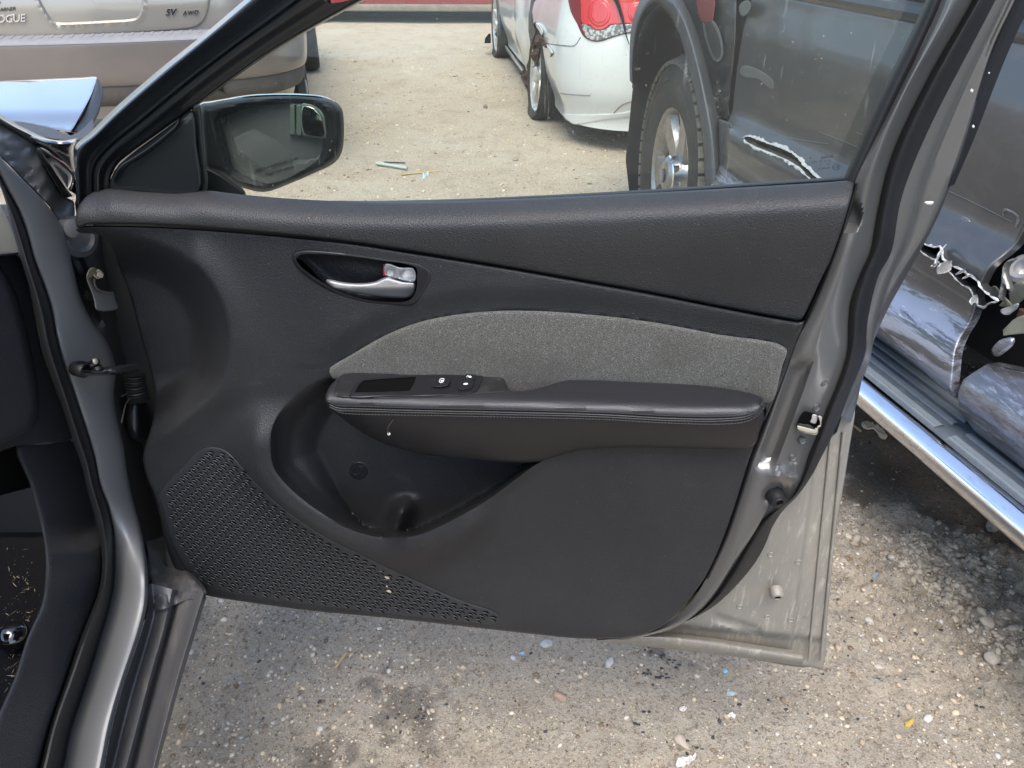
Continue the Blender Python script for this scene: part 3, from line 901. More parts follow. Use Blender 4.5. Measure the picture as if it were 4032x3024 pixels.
def veh_body(v, root, pm, zb, zt, arches, noise=None, name='body', step=.07, split=0.0, gh=None, roofmat=None):
    """lower body shell with wheel arches, deck, greenhouse"""
    out = [(0.0001, zb)]
    for (s0, R, zc) in sorted(arches):
        out += arch(s0, R, zc, zb)
    out += [(v.per - .0001, zb), (v.per - .0001, zt), (0.0001, zt)]
    # dense polygon, straight edges
    P = []
    for a_, b_ in zip(out, out[1:] + out[:1]):
        m = max(1, int(math.hypot(b_[0] - a_[0], b_[1] - a_[1]) / step))
        P += [(a_[0] + (b_[0] - a_[0]) * t / m, a_[1] + (b_[1] - a_[1]) * t / m) for t in range(m)]
    b = patch(name, P, v, pm, root, step=step, smooth_out=False, depth=0, roll=(0, 0), back=.05, bstep=step * .8, noise=noise, face=v.W3(v.L / 2, 0, 60.0) * 0 + v.W3(v.L / 2, 0, -1))
    return b

def deck(v, root, z, mt, name, x0=0, x1=None, up=0.03):
    s = np.linspace(0, v.per, 160, endpoint=False)
    ring = v(s, np.full(160, z), 0.0)
    c = v.W3(v.L / 2, 0, z + up)
    inner = c + (ring - c) * .86 + np.array([0, 0, up])
    V = np.vstack([ring, inner, c[None] + np.array([[0, 0, up * .6]])])
    F = [(i, (i + 1) % 160, 160 + (i + 1) % 160, 160 + i) for i in range(160)] + [(160 + i, 160 + (i + 1) % 160, 320) for i in range(160)]
    return mesh(name, V, F, mt, root)

def greenhouse(v, root, x0, x1, zb, zt, slf, slr, gm, pm, lean=.22):
    """glass house and roof between x0 (rear) and x1 (front)"""
    hw = v.W / 2 - .08
    lo = [(x0, hw), (x1, hw), (x1, -hw), (x0, -hw)]; hi = [(x0 + slr, hw - lean), (x1 - slf, hw - lean), (x1 - slf, -hw + lean), (x0 + slr, -hw + lean)]
    def ringp(c, z, n=10, r=.12):
        out = []
        for i in range(4):
            p0, p1, p2 = np.array(c[i - 1]), np.array(c[i]), np.array(c[(i + 1) % 4])
            a_ = p1 + (p0 - p1) / np.linalg.norm(p0 - p1) * r; b_ = p1 + (p2 - p1) / np.linalg.norm(p2 - p1) * r
            for t in np.linspace(0, 1, n):
                out.append((1 - t) ** 2 * a_ + 2 * t * (1 - t) * p1 + t * t * b_)
        out = np.array(out); return v.W3(out[:, 0], out[:, 1], z)
    R0, R1 = ringp(lo, zb), ringp(hi, zt - .06)
    n = len(R0)
    V = np.vstack([R0, R1]); F = [(i, (i + 1) % n, n + (i + 1) % n, n + i) for i in range(n)]
    g = mesh('side_windows', V, F, gm, root)
    hi2 = [(x0 + slr + .12, hw - lean - .1), (x1 - slf - .12, hw - lean - .1), (x1 - slf - .12, -hw + lean + .1), (x0 + slr + .12, -hw + lean + .1)]
    A, B = ringp(hi, zt - .06), ringp(hi2, zt)
    A = A + (A - A.mean(0)) * .006
    V = np.vstack([A, B]); F = [(i, (i + 1) % n, n + (i + 1) % n, n + i) for i in range(n)] + [tuple(n + i for i in range(n))]
    mesh('roof', V, F, pm, root)
    # pillars
    for (i, xx) in enumerate((0, 1)):
        for sg in (1, -1):
            xb, xt = (x0, x0 + slr) if xx == 0 else (x1, x1 - slf)
            pts = [v.W3(xb, sg * (hw - .0), zb), v.W3((xb + xt) / 2, sg * (hw - lean / 2 + .0), (zb + zt - .06) / 2), v.W3(xt, sg * (hw - lean + .0), zt - .06)]
            tube('pillar', [np.array(p) for p in pts], .045, pm, root, n=8)
    xm = (x0 + x1) / 2
    for sg in (1, -1):
        tube('pillar', [v.W3(xm, sg * (hw + .005), zb), v.W3(xm, sg * (hw - lean * .5 + .005), (zb + zt - .06) / 2), v.W3(xm, sg * (hw - lean + .005), zt - .06)], .03, pm, root, n=8)

def wheel(root, c, axis, R, w, rr, rimmat, nsp=5, tyre='tyre_rubber', spoke_w=.16, cap=.06, flat=0.0, lipdark=False, spoke_mat=None):
    c = np.array(c, float); ax, a, b = frame_of(axis)
    def sq(V):
        if flat:
            zg = c[2] - R + flat
            low = V[:, 2] < zg + .02
            off = V[:, 2] < zg
            V = V.copy()
            bul = np.clip((zg + .05 - V[:, 2]) / .05, 0, 1)
            s_ = ((V - c) @ ax)
            V += (np.sign(s_) * bul * .02)[:, None] * ax
            V[:, 2] = np.maximum(V[:, 2], zg)
        return V
    t = lathe('wheel', c, axis, [(rr * .97, -w * .42), (rr * 1.02, -w * .46), (rr + (R - rr) * .5, -w * .5), (R * .95, -w * .45), (R * .99, -w * .36), (R, -w * .15), (R, w * .15), (R * .99, w * .36), (R * .95, w * .45), (rr + (R - rr) * .75, w * .495), (rr + (R - rr) * .45, w * .5), (rr * 1.04, w * .455), (rr * .98, w * .42)], M[tyre], root, n=72, squash=sq, caps=False)
    lathe('rim', c, axis, [(rr * .80, -w * .3), (rr * .90, w * .25), (rr * .95, w * .40), (rr * 1.0, w * .445), (rr * 1.015, w * .40), (rr * 1.0, w * .2)], M[rimmat], t, n=64, caps=False)
    lathe('brake_disc', c, axis, [(rr * .9, -w * .2), (rr * .9, -w * .12), (.02, -w * .12)], M['liner'], t, n=40)
    for k in range(nsp):
        th = 2 * math.pi * (k + .25) / nsp
        e = math.cos(th) * a + math.sin(th) * b; g = -math.sin(th) * a + math.cos(th) * b
        V = []
        for (q, wd, hh, th_) in ((cap * .6, spoke_w * .30, w * .36, .03), (rr * .45, spoke_w * .22, w * .34, .03), (rr * .80, spoke_w * .24, w * .37, .03), (rr * .96, spoke_w * .42, w * .40, .025)):
            for (i_, j_) in ((-1, -1), (-.8, 0), (.8, 0), (1, -1)):
                V.append(c + e * q + g * wd * i_ + ax * (hh + j_ * th_))
        F = []
        for i in range(3):
            for k2 in range(4):
                F.append((i * 4 + k2, i * 4 + (k2 + 1) % 4, (i + 1) * 4 + (k2 + 1) % 4, (i + 1) * 4 + k2))
        mesh('spoke', V, F, M[spoke_mat or rimmat], t, flatangle=40)
    lathe('hub_cap', c, axis, [(cap * 1.05, w * .28), (cap, w * .44), (cap * .8, w * .50), (cap * .3, w * .52), (0, w * .52)], M[spoke_mat or rimmat], t, n=30)
    return t

def liner(root, v, x, side, R, zc, y0=None):
    y = (v.W / 2) * side
    n = 20; V = []
    for t in np.linspace(0, math.pi, n):
        for yy in (y - side * .01, y - side * .32):
            V.append(v.W3(x - R * math.cos(t), yy, zc + R * math.sin(t)))
    for t in (0, 1):
        pass
    F = [(2 * i, 2 * i + 1, 2 * i + 3, 2 * i + 2) for i in range(n - 1)]
    V = [np.asarray(q) for q in V]
    b = len(V)
    V += [v.W3(x - R * math.cos(t), y - side * .32, zc + R * math.sin(t)) for t in np.linspace(0, math.pi, n)] + [v.W3(x, y - side * .32, .1)]
    F += [(b + i, b + i + 1, b + n) for i in range(n - 1)]
    return mesh('wheel_arch', np.array(V), F, M['liner'], root)

# ---- white sedan, wrecked, seen from its rear left corner
def ins_sedan(z):
    z = np.asarray(z, float)
    return .07 * sst(.40, .18, z) + .045 * sst(.62, .95, z) + .015 * sst(.55, .35, z)
SED = Veh((1.225, 4.85), (-.13, .9915), 4.5, 1.78, .42, .16, ins_sedan)
sroot = thing('sedan', 'wrecked white sedan with torn rusty rear wheel arch, seen through the door window', 'car', tuple(SED.O))
sw_x = 1.245; fw_x = 3.95
sA, sB = SED.sL(sw_x), SED.sL(fw_x)
def sed_noise(s, z):
    # crumpled rear door and quarter
    m = np.exp(-((s - SED.sL(2.05)) / .55) ** 2)
    return m * (.05 * vnoise(s, z, 3.0, 41) + .02 * vnoise(s, z, 8, 42)) + .02 * np.exp(-((s - SED.sL(1.5)) / .12) ** 2) * vnoise(s, z, 11, 43) - .03 * np.exp(-((s - SED.sL(1.62)) / .08) ** 2 - ((z - .72) / .25) ** 2)
veh_body(SED, sroot, M['white_paint'], .15, .98, [(sA, .36, .30), (sB, .36, .30), (SED.sR(sw_x), .36, .30), (SED.sR(fw_x), .36, .30)], noise=sed_noise, step=.05)
deck(SED, sroot, .98, M['white_paint'], 'bonnet_and_boot')
greenhouse(SED, sroot, .75, 3.35, .98, 1.45, .65, .55, M['car_glass'], M['white_paint'])
for x_, sd in ((sw_x, 1), (fw_x, 1), (sw_x, -1), (fw_x, -1)):
    liner(sroot, SED, x_, sd, .37, .30)
    tilt = np.array([0, 0, .05 if (x_ == sw_x and sd == 1) else 0.0])
    wheel(sroot, SED.W3(x_, sd * .80, .295), SED.l * sd + tilt, .33, .21, .262, 'alloy_white' if sd == 1 else 'alloy', 5, flat=.035, spoke_w=.2)
def SP_(pts, conv=cM5): return conv(pts)
def drapes(v, px, py, d=0.0):
    """walk along the view ray until the body surface (+d) is met: gives where a spot seen on the body lies"""
    px, py = np.broadcast_arrays(np.asarray(px, float), np.asarray(py, float))
    r = rays(px, py); n = np.linalg.norm(r, axis=-1); r = r / n[..., None]
    t = np.full(px.shape, 1.0)
    d = np.broadcast_to(np.asarray(d, float), px.shape)
    best = np.full(px.shape, 9.0); bt = t.copy()
    for _ in range(90):
        p = CAMV + r * t[..., None]; q = p - v.O
        x = q @ v.h; y = q @ v.l
        z = p[..., 2]
        k = v.inset(z) - d
        cx = np.interp
        # distance to the plan outline
        f = pdist(np.stack([x.ravel(), y.ravel()], 1), v.P[:-1]).reshape(x.shape)
        ins_ = inside(v.P[:-1], np.stack([x.ravel(), y.ravel()], 1)).reshape(x.shape)
        f = np.where(ins_, -f, f) + k
        m = np.abs(f) < best
        best = np.where(m, np.abs(f), best); bt = np.where(m, t, bt)
        t = t + f * .9
    return CAMV + r * bt[..., None]
def SD(px, py, d=0.0): return drapes(SED, px, py, d)
tl = patch('tail_lamp', cM5([(1082, -60), (1085, 60), (1110, 140), (1160, 230), (1200, 320), (1240, 370), (1330, 405), (1400, 400), (1500, 365), (1600, 335), (1700, 318), (1760, 315), (1800, 200), (1800, -60)]), SD, M['tail_dark'], sroot, step=12, n=3, depth=.006, roll=(6, .006), back=.01)
patch('lamp_lens', cM5([(1190, -60), (1195, 40), (1195, 130), (1210, 225), (1240, 240), (1280, 238), (1330, 285), (1390, 290), (1440, 270), (1480, 240), (1560, 235), (1640, 228), (1800, 220), (1800, -60)]), SD, M['tail_red'], tl, step=10, n=3, depth=.013, roll=(5, .003), back=.006)
patch('clear_lens', cM5([(1208, 235), (1260, 242), (1320, 288), (1390, 296), (1450, 275), (1490, 245), (1640, 236), (1780, 230), (1780, 300), (1690, 310), (1600, 325), (1490, 358), (1400, 385), (1330, 392), (1255, 365), (1225, 310)]), SD, M['tail_clear'], tl, step=9, n=3, depth=.012, roll=(4, .003), back=.006)
for (cx, cy, rx, ry) in ((1375, 120, 118, 148), (1740, 125, 95, 110)):
    el = [(cx + rx * math.cos(t), cy + ry * math.sin(t)) for t in np.linspace(0, 2 * math.pi, 26, endpoint=False)]
    patch('round_lamp', cM5(el), SD, M['tail_red'], tl, step=10, n=2, depth=lambda u, v: .017 + 0 * u, roll=(14, .008), back=.006)
    el = [(cx + rx * .72 * math.cos(t), cy + ry * .72 * math.sin(t)) for t in np.linspace(0, 2 * math.pi, 20, endpoint=False)]
    patch('round_lamp', cM5(el), SD, M['tail_red'], tl, step=10, n=2, depth=.020, roll=(8, .003), back=.004)
loft('broken_trim', [cM5([(1480, -60, .03), (1530, 30, .03), (1570, 140, .03), (1600, 230, .03), (1625, 330, .03), (1660, 430, .02)]), cM5([(1535, -60, .03), (1570, 30, .03), (1605, 150, .03), (1625, 240, .03), (1640, 330, .03), (1668, 430, .02)])], SD, M['liner'], tl, n=24, sub=2, back=.006)
def seam(v_, pts, r, mt=M['seam_black'], par=None, conv=cM5, D=None, d=.001, name='panel_gap'):
    q = resample(catmull(np.array(conv(pts), float)), step=14)
    return tube(name, (D or SD)(q[:, 0], q[:, 1], d), r, mt, par, n=6, smoothp=False)
seam(SED, [(850, 420), (950, 432), (1080, 445), (1140, 440), (1170, 400), (1195, 360)], .0018, par=sroot)
seam(SED, [(1480, 1145), (1530, 1080), (1590, 1020), (1640, 995), (1700, 982)], .003, M['rocker_grey'], par=sroot)
seam(SED, [(1000, 905), (1100, 915), (1290, 925)], .003, M['step_grey'], par=sroot, name='scrape')
patch('rear_plate_panel', cM5([(1000, 1095), (1040, 1100), (1300, 1108), (1600, 1090), (1760, 1070), (1760, 1110), (1400, 1165), (1150, 1205), (1110, 1195), (1040, 1140)]), SD, M['white_paint'], sroot, step=14, n=2, depth=.008, roll=(6, .006), back=.02)
# torn arch and rust, crumpled gap in the rear door
patch('rusty_arch', cM5([(615, 735), (640, 690), (680, 610), (700, 540), (720, 470), (750, 380), (765, 300), (790, 310), (830, 370), (870, 430), (905, 470), (925, 510), (905, 560), (880, 520), (850, 460), (810, 440), (790, 520), (775, 650), (760, 760), (735, 830), (700, 830), (665, 835), (640, 790)]), SD, M['rust'], sroot, step=7, n=2, depth=lambda u, v: .012 + .05 * vnoise(u, v, .06, 51), roll=(5, .01), back=.02)
patch('torn_gap', cM5([(730, -60), (705, 60), (692, 180), (690, 300), (705, 400), (712, 470), (735, 380), (760, 290), (730, 240), (722, 130), (745, 40), (760, -60)]), SD, M['cavity_paint'], sroot, step=7, n=2, depth=lambda u, v: .006 + .02 * vnoise(u, v, .05, 52), roll=(4, .004), back=.02)
for k, pts in enumerate(([(758, 215), (800, 240), (830, 300), (820, 350), (790, 300), (765, 260)], [(862, 425), (900, 460), (930, 515), (905, 520), (880, 480)], [(695, 560), (712, 520), (720, 600), (700, 680), (685, 640)])):
    patch('torn_edge', cM5(pts), SD, M['white_paint'], sroot, step=5, n=3, depth=.018, roll=(5, .010), back=.006)
loft('sill_crease', [cM5([(375, 300, .0), (420, 360, .0), (500, 470, .0), (580, 580, .0), (645, 670, .0)]), cM5([(370, 318, .025), (412, 372, .025), (490, 482, .025), (570, 592, .025), (632, 684, .025)]), cM5([(362, 330, .01), (402, 385, .01), (480, 498, .01), (560, 604, .01), (622, 692, .01)])], SD, M['white_paint'], sroot, n=30, sub=4, back=.02)
patch('mud_flap', cM5([(262, 420), (270, 370), (305, 325), (325, 325), (328, 418)]), SD, M['liner'], sroot, step=7, n=1, smooth_out=False, depth=.03, roll=(3, .004), back=.02)

# ---- silver SUV, tail on
def ins_suv(z):
    z = np.asarray(z, float); return .05 * sst(.95, 1.2, z) + .05 * sst(.55, .35, z)
SUV = Veh((-2.06, 4.10), (-.225, .974), 4.5, 1.80, .34, .10, ins_suv)
vroot = thing('suv', 'silver SUV parked tail-on at the upper left with grey ribbed bumper step', 'car', tuple(SUV.O))
veh_body(SUV, vroot, M['silver_paint'], .42, 1.15, [(SUV.sL(.98), .40, .36), (SUV.sL(3.65), .40, .36), (SUV.sR(.98), .40, .36), (SUV.sR(3.65), .40, .36)], step=.07)
deck(SUV, vroot, 1.15, M['silver_paint'], 'bonnet')
greenhouse(SUV, vroot, .10, 3.4, 1.14, 1.66, .8, .25, M['car_glass'], M['silver_paint'], lean=.18)
for x_, sd in ((.98, 1), (3.65, 1), (.98, -1), (3.65, -1)):
    liner(vroot, SUV, x_, sd, .40, .36)
    wheel(vroot, SUV.W3(x_, sd * (.82 if x_ < 2 else .90), .345), SUV.l * sd, .345, .225, .215, 'alloy', 5)
def VD(px, py, d=0.0): return drapes(SUV, px, py, d)
gate = patch('tailgate', cM3([(-500, -600), (-420, -100), (-330, 150), (-150, 320), (0, 396), (40, 410), (200, 412), (600, 396), (1200, 368), (1800, 334), (2040, 312), (2120, 295), (2180, 262), (2230, 200), (2270, 80), (2300, -100), (2340, -600), (1000, -640)]), VD, M['silver_paint'], vroot, step=24, n=3, roll=(10, .010), back=.008,
    depth=lambda u, v: .012 - .035 * (inside(rec_c, np.stack([u, v], 1)) * sst(0, 20, pdist(np.stack([u, v], 1), rec_c))) if True else 0) if False else None
rec_px = np.array(cM3([(385, -500), (400, -40), (430, 40), (480, 130), (530, 205), (580, 250), (640, 268), (900, 262), (1200, 246), (1400, 234), (1490, 214), (1535, 170), (1555, 90), (1570, -10), (1600, -500)]))
rec_c = catmull(rec_px, True, 4)
def gate_depth(u, v):
    p = np.stack([u, v], 1)
    q = pdist(p, rec_c)
    return .012 - np.where(inside(rec_c, p), .038 * sst(0, 24, q), -.004 * np.exp(-(q / 7) ** 2))
gate = patch('tailgate', cM3([(-500, -600), (-420, -100), (-330, 150), (-150, 320), (0, 396), (40, 410), (200, 412), (600, 396), (1200, 368), (1800, 334), (2040, 312), (2120, 295), (2180, 262), (2230, 200), (2270, 80), (2300, -100), (2340, -600), (1000, -640)]), VD, M['silver_paint'], vroot, step=13, n=3, roll=(10, .010), back=.008, depth=gate_depth,
    creases=[rec_c[4:52], ring_offsets(rec_c, 8)[4:50], ring_offsets(rec_c, 16)[4:48]])
for (x_, y_) in ((770, 88), (1280, 62)):
    patch('plate_clip', cM3([(x_ - 32, y_ - 30), (x_ + 30, y_ - 33), (x_ + 34, y_ + 30), (x_ - 30, y_ + 33)]), VD, M['valance_black'], gate, step=6, n=1, smooth_out=False, depth=-.016, roll=(3, .003), back=.006)
def vtext(s, x_, y_, em, mt, rot, th=.007, bold=.02, **kw):
    o = cM3([(x_, y_)])[0]; e = em * .3617
    text('badge_letters', s, VD, o, (e, e * rot), (e * kw.pop('sk', 0.0), -e), .014, mt, gate, thick=th, font_bold=bold, **kw)
vtext('OGUE', -38, 248, 118, M['badge_chrome'], -.045, spacing=.93)
vtext('ARNER', -6, 128, 60, M['letter_black'], -.08, th=.0006, bold=.0, italic=.15, spacing=.9)
vtext('Y', -30, 62, 60, M['letter_black'], -.08, th=.0006, bold=.0, italic=.15)
vtext('SV', 1800, 168, 98, M['badge_chrome'], -.07, italic=.25, spacing=1.05)
vtext('AWD', 1990, 162, 62, M['badge_chrome'], -.07, italic=.2, spacing=1.25)
# bumper in (s,z)
sc = 1.02
S_ = np.linspace(-1.55, 1.3, 60)
def rail(z, d): return [(s_ , z, d) for s_ in S_]
bum = loft('rear_bumper', [rail(.838, -.004), rail(.836, .004), rail(.822, .06), rail(.812, .078), rail(.800, .084), rail(.770, .084), rail(.700, .080), rail(.64, .074), rail(.600, .060), rail(.590, .030)], SUV, M['bumper_paint'], vroot, n=90, sub=4, smoothrails=False, back=.02, face=CAMP)
props(bum, 'champagne silver rear bumper')
loft('bumper_valance', [rail(.597, .050), rail(.585, .052), rail(.54, .046), rail(.50, .03), rail(.48, -.02)], SUV, M['valance_black'], vroot, n=90, sub=3, smoothrails=False, back=.02, face=CAMP)
step_s = [(-.60, .79)]
pad = loft('step_pad', [[(s_, .8395, .012) for s_ in np.linspace(-.70, .72, 50)], [(s_, .836, .030) for s_ in np.linspace(-.70, .72, 50)], [(s_, .822, .076) for s_ in np.linspace(-.70, .72, 50)], [(s_, .806, .090) for s_ in np.linspace(-.70, .72, 50)]], SUV, M['step_grey'], bum, n=60, sub=3, smoothrails=False, back=.006, face=CAMP)
proto = None
for k in range(30):
    s0 = -.66 + k * .046
    P = SUV(np.array([s0, s0 + .014, s0 + .024, s0 + .008]), np.array([.842, .842, .832, .832]), np.array([.014, .014, .052, .052]))
    Q = SUV(np.array([s0, s0 + .014, s0 + .024, s0 + .008]), np.array([.832, .832, .822, .822]), np.array([.014, .014, .052, .052]))
    mesh('pad_rib', np.vstack([P, Q]), [(0, 1, 2, 3), (0, 4, 5, 1), (1, 5, 6, 2), (2, 6, 7, 3), (3, 7, 4, 0)], M['step_grey'], bum, smooth=False)
boxm('rear_axle', SUV.W3(.98, 0, .36), (SUV.h * .09, SUV.l * .72, np.array([0, 0, .07])), M['under_brown'], vroot, bev=.03)
boxm('spare_wheel_well', SUV.W3(.5, 0, .45), (SUV.h * .35, SUV.l * .6, np.array([0, 0, .06])), M['under_brown'], vroot, bev=.04)
lathe('exhaust_box', SUV.W3(.38, -.45, .40), SUV.l, [(0, -.26), (.08, -.26), (.09, -.24), (.09, .24), (.08, .26), (0, .26)], M['under_brown'], vroot, n=20)

# ---- red car across the end of the lane
def ins_red(z):
    z = np.asarray(z, float); return .04 * sst(.5, .2, z) + .05 * sst(.6, .9, z)
RED = Veh((-3.7, 12.05), (.998, -.03), 5.2, 1.80, .4, .12, ins_red)
rroot = thing('red_car', 'dark red low car standing broadside at the far end of the lane', 'car', tuple(RED.O))
veh_body(RED, rroot, M['red_paint'], .22, .92, [(RED.sL(.95), .35, .32), (RED.sL(4.1), .35, .32), (RED.sR(.95), .35, .32), (RED.sR(4.1), .35, .32)], step=.08)
deck(RED, rroot, .92, M['red_paint'], 'bonnet_and_boot')
greenhouse(RED, rroot, .8, 3.6, .92, 1.40, .7, .55, M['car_glass'], M['red_paint'])
ss_ = np.linspace(RED.sR(3.7), RED.sR(1.35), 30)
loft('rocker_panel', [[(s_, .235, .0) for s_ in ss_], [(s_, .225, .014) for s_ in ss_], [(s_, .16, .016) for s_ in ss_], [(s_, .145, -.01) for s_ in ss_]], RED, M['rocker_grey'], rroot, n=40, sub=2, smoothrails=False, back=.02, face=CAMP)
boxm('underbody', RED.W3(2.6, 0, .14), (RED.h * 2.3, RED.l * .74, np.array([0, 0, .06])), M['liner'], rroot, bev=.03)
for x_ in (.95, 4.1):
    for sd in (1, -1):
        liner(rroot, RED, x_, sd, .35, .32)
        wheel(rroot, RED.W3(x_, sd * .80, .31), RED.l * sd, .31, .2, .2, 'alloy', 5)

# ---- dark pickup on the right
PK = thing('pickup_truck', 'dark grey pickup with ripped lower door, chrome step board and big dusty front tyre', 'pickup truck', tuple(TO))
def TPZ(p, z, d=0.0):
    p = np.asarray(p, float); z = np.asarray(z, float)
    return TO + p[..., None] * TE + z[..., None] * np.array([0, 0, 1.0]) + np.asarray(d, float)[..., None] * TN
def to_pz(pts, d=0.0):
    P = TRUCK(np.array([q[0] for q in pts]), np.array([q[1] for q in pts]), d)
    return np.stack([(P - TO) @ TE, P[:, 2]], 1)
zp = [.40, .495, .505, .53, .575, .60, .64, .67, .70, .735, .76, .775, .79, .81, .85, .95, 1.05, 1.15]
dp = [.06, .085, .098, .100, .088, .072, .052, .050, .054, .056, .052, .040, .020, .006, .002, .006, .004, -.02]
def side_d(p, z):
    d = np.interp(z, zp, dp)
    f = sst(.42, .60, p)
    return d * (.55 + .45 * f) + .014 * vnoise(p, z, 3.0, 61) * 1.0 + .004 * vnoise(p, z, 11, 62)
def SIDE(p, z, d=0.0):
    p = np.asarray(p, float); z = np.asarray(z, float)
    return TPZ(p, z, side_d(p, z) + d)
tear1 = to_pz(cN4([(560, 735), (600, 690), (650, 708), (700, 740), (780, 766), (835, 752), (860, 790), (868, 860), (885, 900), (920, 930), (960, 965), (1050, 992), (1110, 1030), (1150, 1065), (1220, 1100), (1262, 1140), (1275, 1180), (1310, 1215), (1340, 1250), (1400, 1300), (1440, 1335), (1380, 1350), (1290, 1400), (1240, 1380), (1200, 1300), (1180, 1210), (1150, 1188), (1090, 1170), (1030, 1110), (990, 1055), (930, 1000), (870, 940), (800, 888), (720, 850), (670, 815), (620, 775)]), .054)
tear2 = to_pz(cN3([(975, 450), (1000, 440), (1150, 500), (1300, 560), (1400, 610), (1500, 690), (1640, 800), (1720, 850), (1640, 840), (1500, 720), (1380, 650), (1250, 590), (1100, 530), (1000, 480)]), .054)
door_out = [(.46, 1.16), (.455, 1.0), (.46, .86), (.47, .80), (.50, .745), (.50, .66), (.50, .58), (.505, .50), (.52, .492), (1.0, .492), (1.4, .492), (1.62, .490), (1.715, .478), (1.705, .53), (1.665, .60), (1.65, .70), (1.655, .78), (1.66, .88), (1.665, 1.0), (1.67, 1.16)]
def dens(P, st):
    out = []
    for a_, b_ in zip(P, P[1:] + P[:1]):
        m = max(1, int(math.hypot(b_[0] - a_[0], b_[1] - a_[1]) / st))
        out += [(a_[0] + (b_[0] - a_[0]) * t / m, a_[1] + (b_[1] - a_[1]) * t / m) for t in range(m)]
    return out
tdoor = patch('front_door', dens(door_out, .02), SIDE, M['truck_door'], PK, step=.016, smooth_out=False, depth=0.0, roll=(.006, .004), back=.02, holes=[tear1, tear2], bstep=.014, face=CAMP)
props(tdoor, 'dark grey dented truck door torn open along its lower crease')
# scuffed lower roll of the door, its own thin layer of abraded metal
for pts in ([(.95, .86), (1.1, .862), (1.3, .855), (1.5, .852), (1.63, .846)], [(1.1, .895), (1.3, .90), (1.46, .885)], [(.72, .80), (.85, .815), (1.0, .84)]):
    q = resample(catmull(np.array(pts)), n=24)
    tube('scratch_mark', SIDE(q[:, 0], q[:, 1], .0008), .0011, M['sticker'], tdoor, n=6, smoothp=False)
patch('sticker_trace', to_pz(cN4([(1545, 335), (1600, 335), (1720, 415), (1690, 545), (1665, 540), (1695, 430), (1590, 365), (1560, 365), (1548, 440), (1535, 440)])), SIDE, M['truck_scuffed'], tdoor, step=.01, n=2, depth=.002, roll=(.002, .0006), back=.001, face=CAMP)
patch('sticker_trace', to_pz(cN4([(1110, 410), (1200, 460), (1190, 485), (1100, 440)])), SIDE, M['truck_scuffed'], tdoor, step=.01, n=2, depth=.002, roll=(.002, .0006), back=.001, face=CAMP)
patch('sticker_trace', to_pz(cC([(700, 375), (720, 352), (770, 358), (880, 428), (885, 475), (860, 470), (800, 420), (720, 410)])), SIDE, M['sticker'], tdoor, step=.012, n=3, depth=.002, roll=(.003, .0006), back=.001, face=CAMP)
# jagged lips of the tear
def lip(tear, i0, i1, width, lift, seed, nm='torn_lip'):
    c = resample(tear, n=150, closed=True)
    c = np.vstack([c, c, c])[150 + i0:150 + i1]
    n = ring_offsets(c, 1.0) - c
    # make n point outwards from the hole
    cen = tear.mean(0)
    o_ = np.array([1, 1])
    test = inside(tear, c + n * .004)
    n[test] *= -1
    k = np.arange(len(c))
    w = width * (.5 + 1.0 * np.abs(vnoise(k * 1.0, k * 0.0, .17, seed)) * 2 + .5 * vnoise(k * 1.0, k * 0.0, .6, seed + 3))
    n = np.array([n[np.arange(i - 3, i + 4) % len(n)].mean(0) for i in range(len(n))]); n /= np.maximum(np.linalg.norm(n, axis=1), 1e-6)[:, None]
    rows = []
    for f, li in ((.0, .001), (.2, lift), (.6, lift * .8), (1.0, .001)):
        q = c + n * (w * f)[:, None]
        rows.append(SIDE(q[:, 0], q[:, 1], li + .006 * vnoise(k * 1.0, k * 0 + f * 3, .6, seed + 1)))
    V = np.vstack(rows); m = len(c)
    F = [(r * m + i, r * m + i + 1, (r + 1) * m + i + 1, (r + 1) * m + i) for r in range(3) for i in range(m - 1)]
    return mesh(nm, V, F, M['torn_metal'], tdoor, smooth=False)
lip(tear1, 0, 150, .0045, .004, 71)
lip(tear2, 0, 150, .008, .004, 75)
def curl(pts, d, mt='torn_metal', bend=.02, nm='torn_flap', step=.01):
    q = to_pz(cN4(pts), .06); s0 = float(vnoise(np.array([q[0][0] * 9]), np.array([q[0][1] * 9]), 1.0, 3)[0])
    sz = np.ptp(q, axis=0).max()
    return patch(nm, q, SIDE, M[mt], tdoor, step=max(.006, sz / 9), n=1, roll=(sz * .05, bend * .12), back=.002, face=CAMP, depth=lambda u, v: d + bend * np.sin((u - q[:, 0].mean()) / sz * 3) + .022 * vnoise(u, v, 30, 5), smooth=False)
curl([(485, 710), (520, 650), (560, 620), (605, 645), (612, 680), (570, 720), (520, 735)], .02)
curl([(855, 780), (885, 750), (920, 718), (955, 745), (975, 840), (960, 850), (940, 770), (910, 740), (880, 800), (925, 830), (975, 900), (960, 930), (900, 920), (850, 905), (862, 850)], .03, 'torn_metal', .02)
curl([(860, 915), (965, 925), (968, 945), (900, 955), (862, 940)], .04)
curl([(985, 900), (1010, 888), (1050, 905), (1072, 935), (1050, 960), (1020, 1025), (985, 1025), (960, 1000), (970, 940)], .04, 'torn_metal', .03)
curl([(1075, 992), (1130, 990), (1145, 1010), (1120, 1045), (1080, 1030)], .02)
curl([(1140, 1045), (1200, 1065), (1210, 1085), (1170, 1088), (1145, 1075)], .02)
curl([(1255, 1300), (1300, 1260), (1325, 1280), (1360, 1355), (1335, 1365), (1300, 1340), (1270, 1370), (1252, 1350)], .03)
curl([(1190, 1215), (1250, 1195), (1340, 1235), (1450, 1340), (1500, 1400), (1440, 1415), (1380, 1360), (1280, 1290), (1215, 1300)], -.03, 'primer_olive', .01, 'inner_panel')
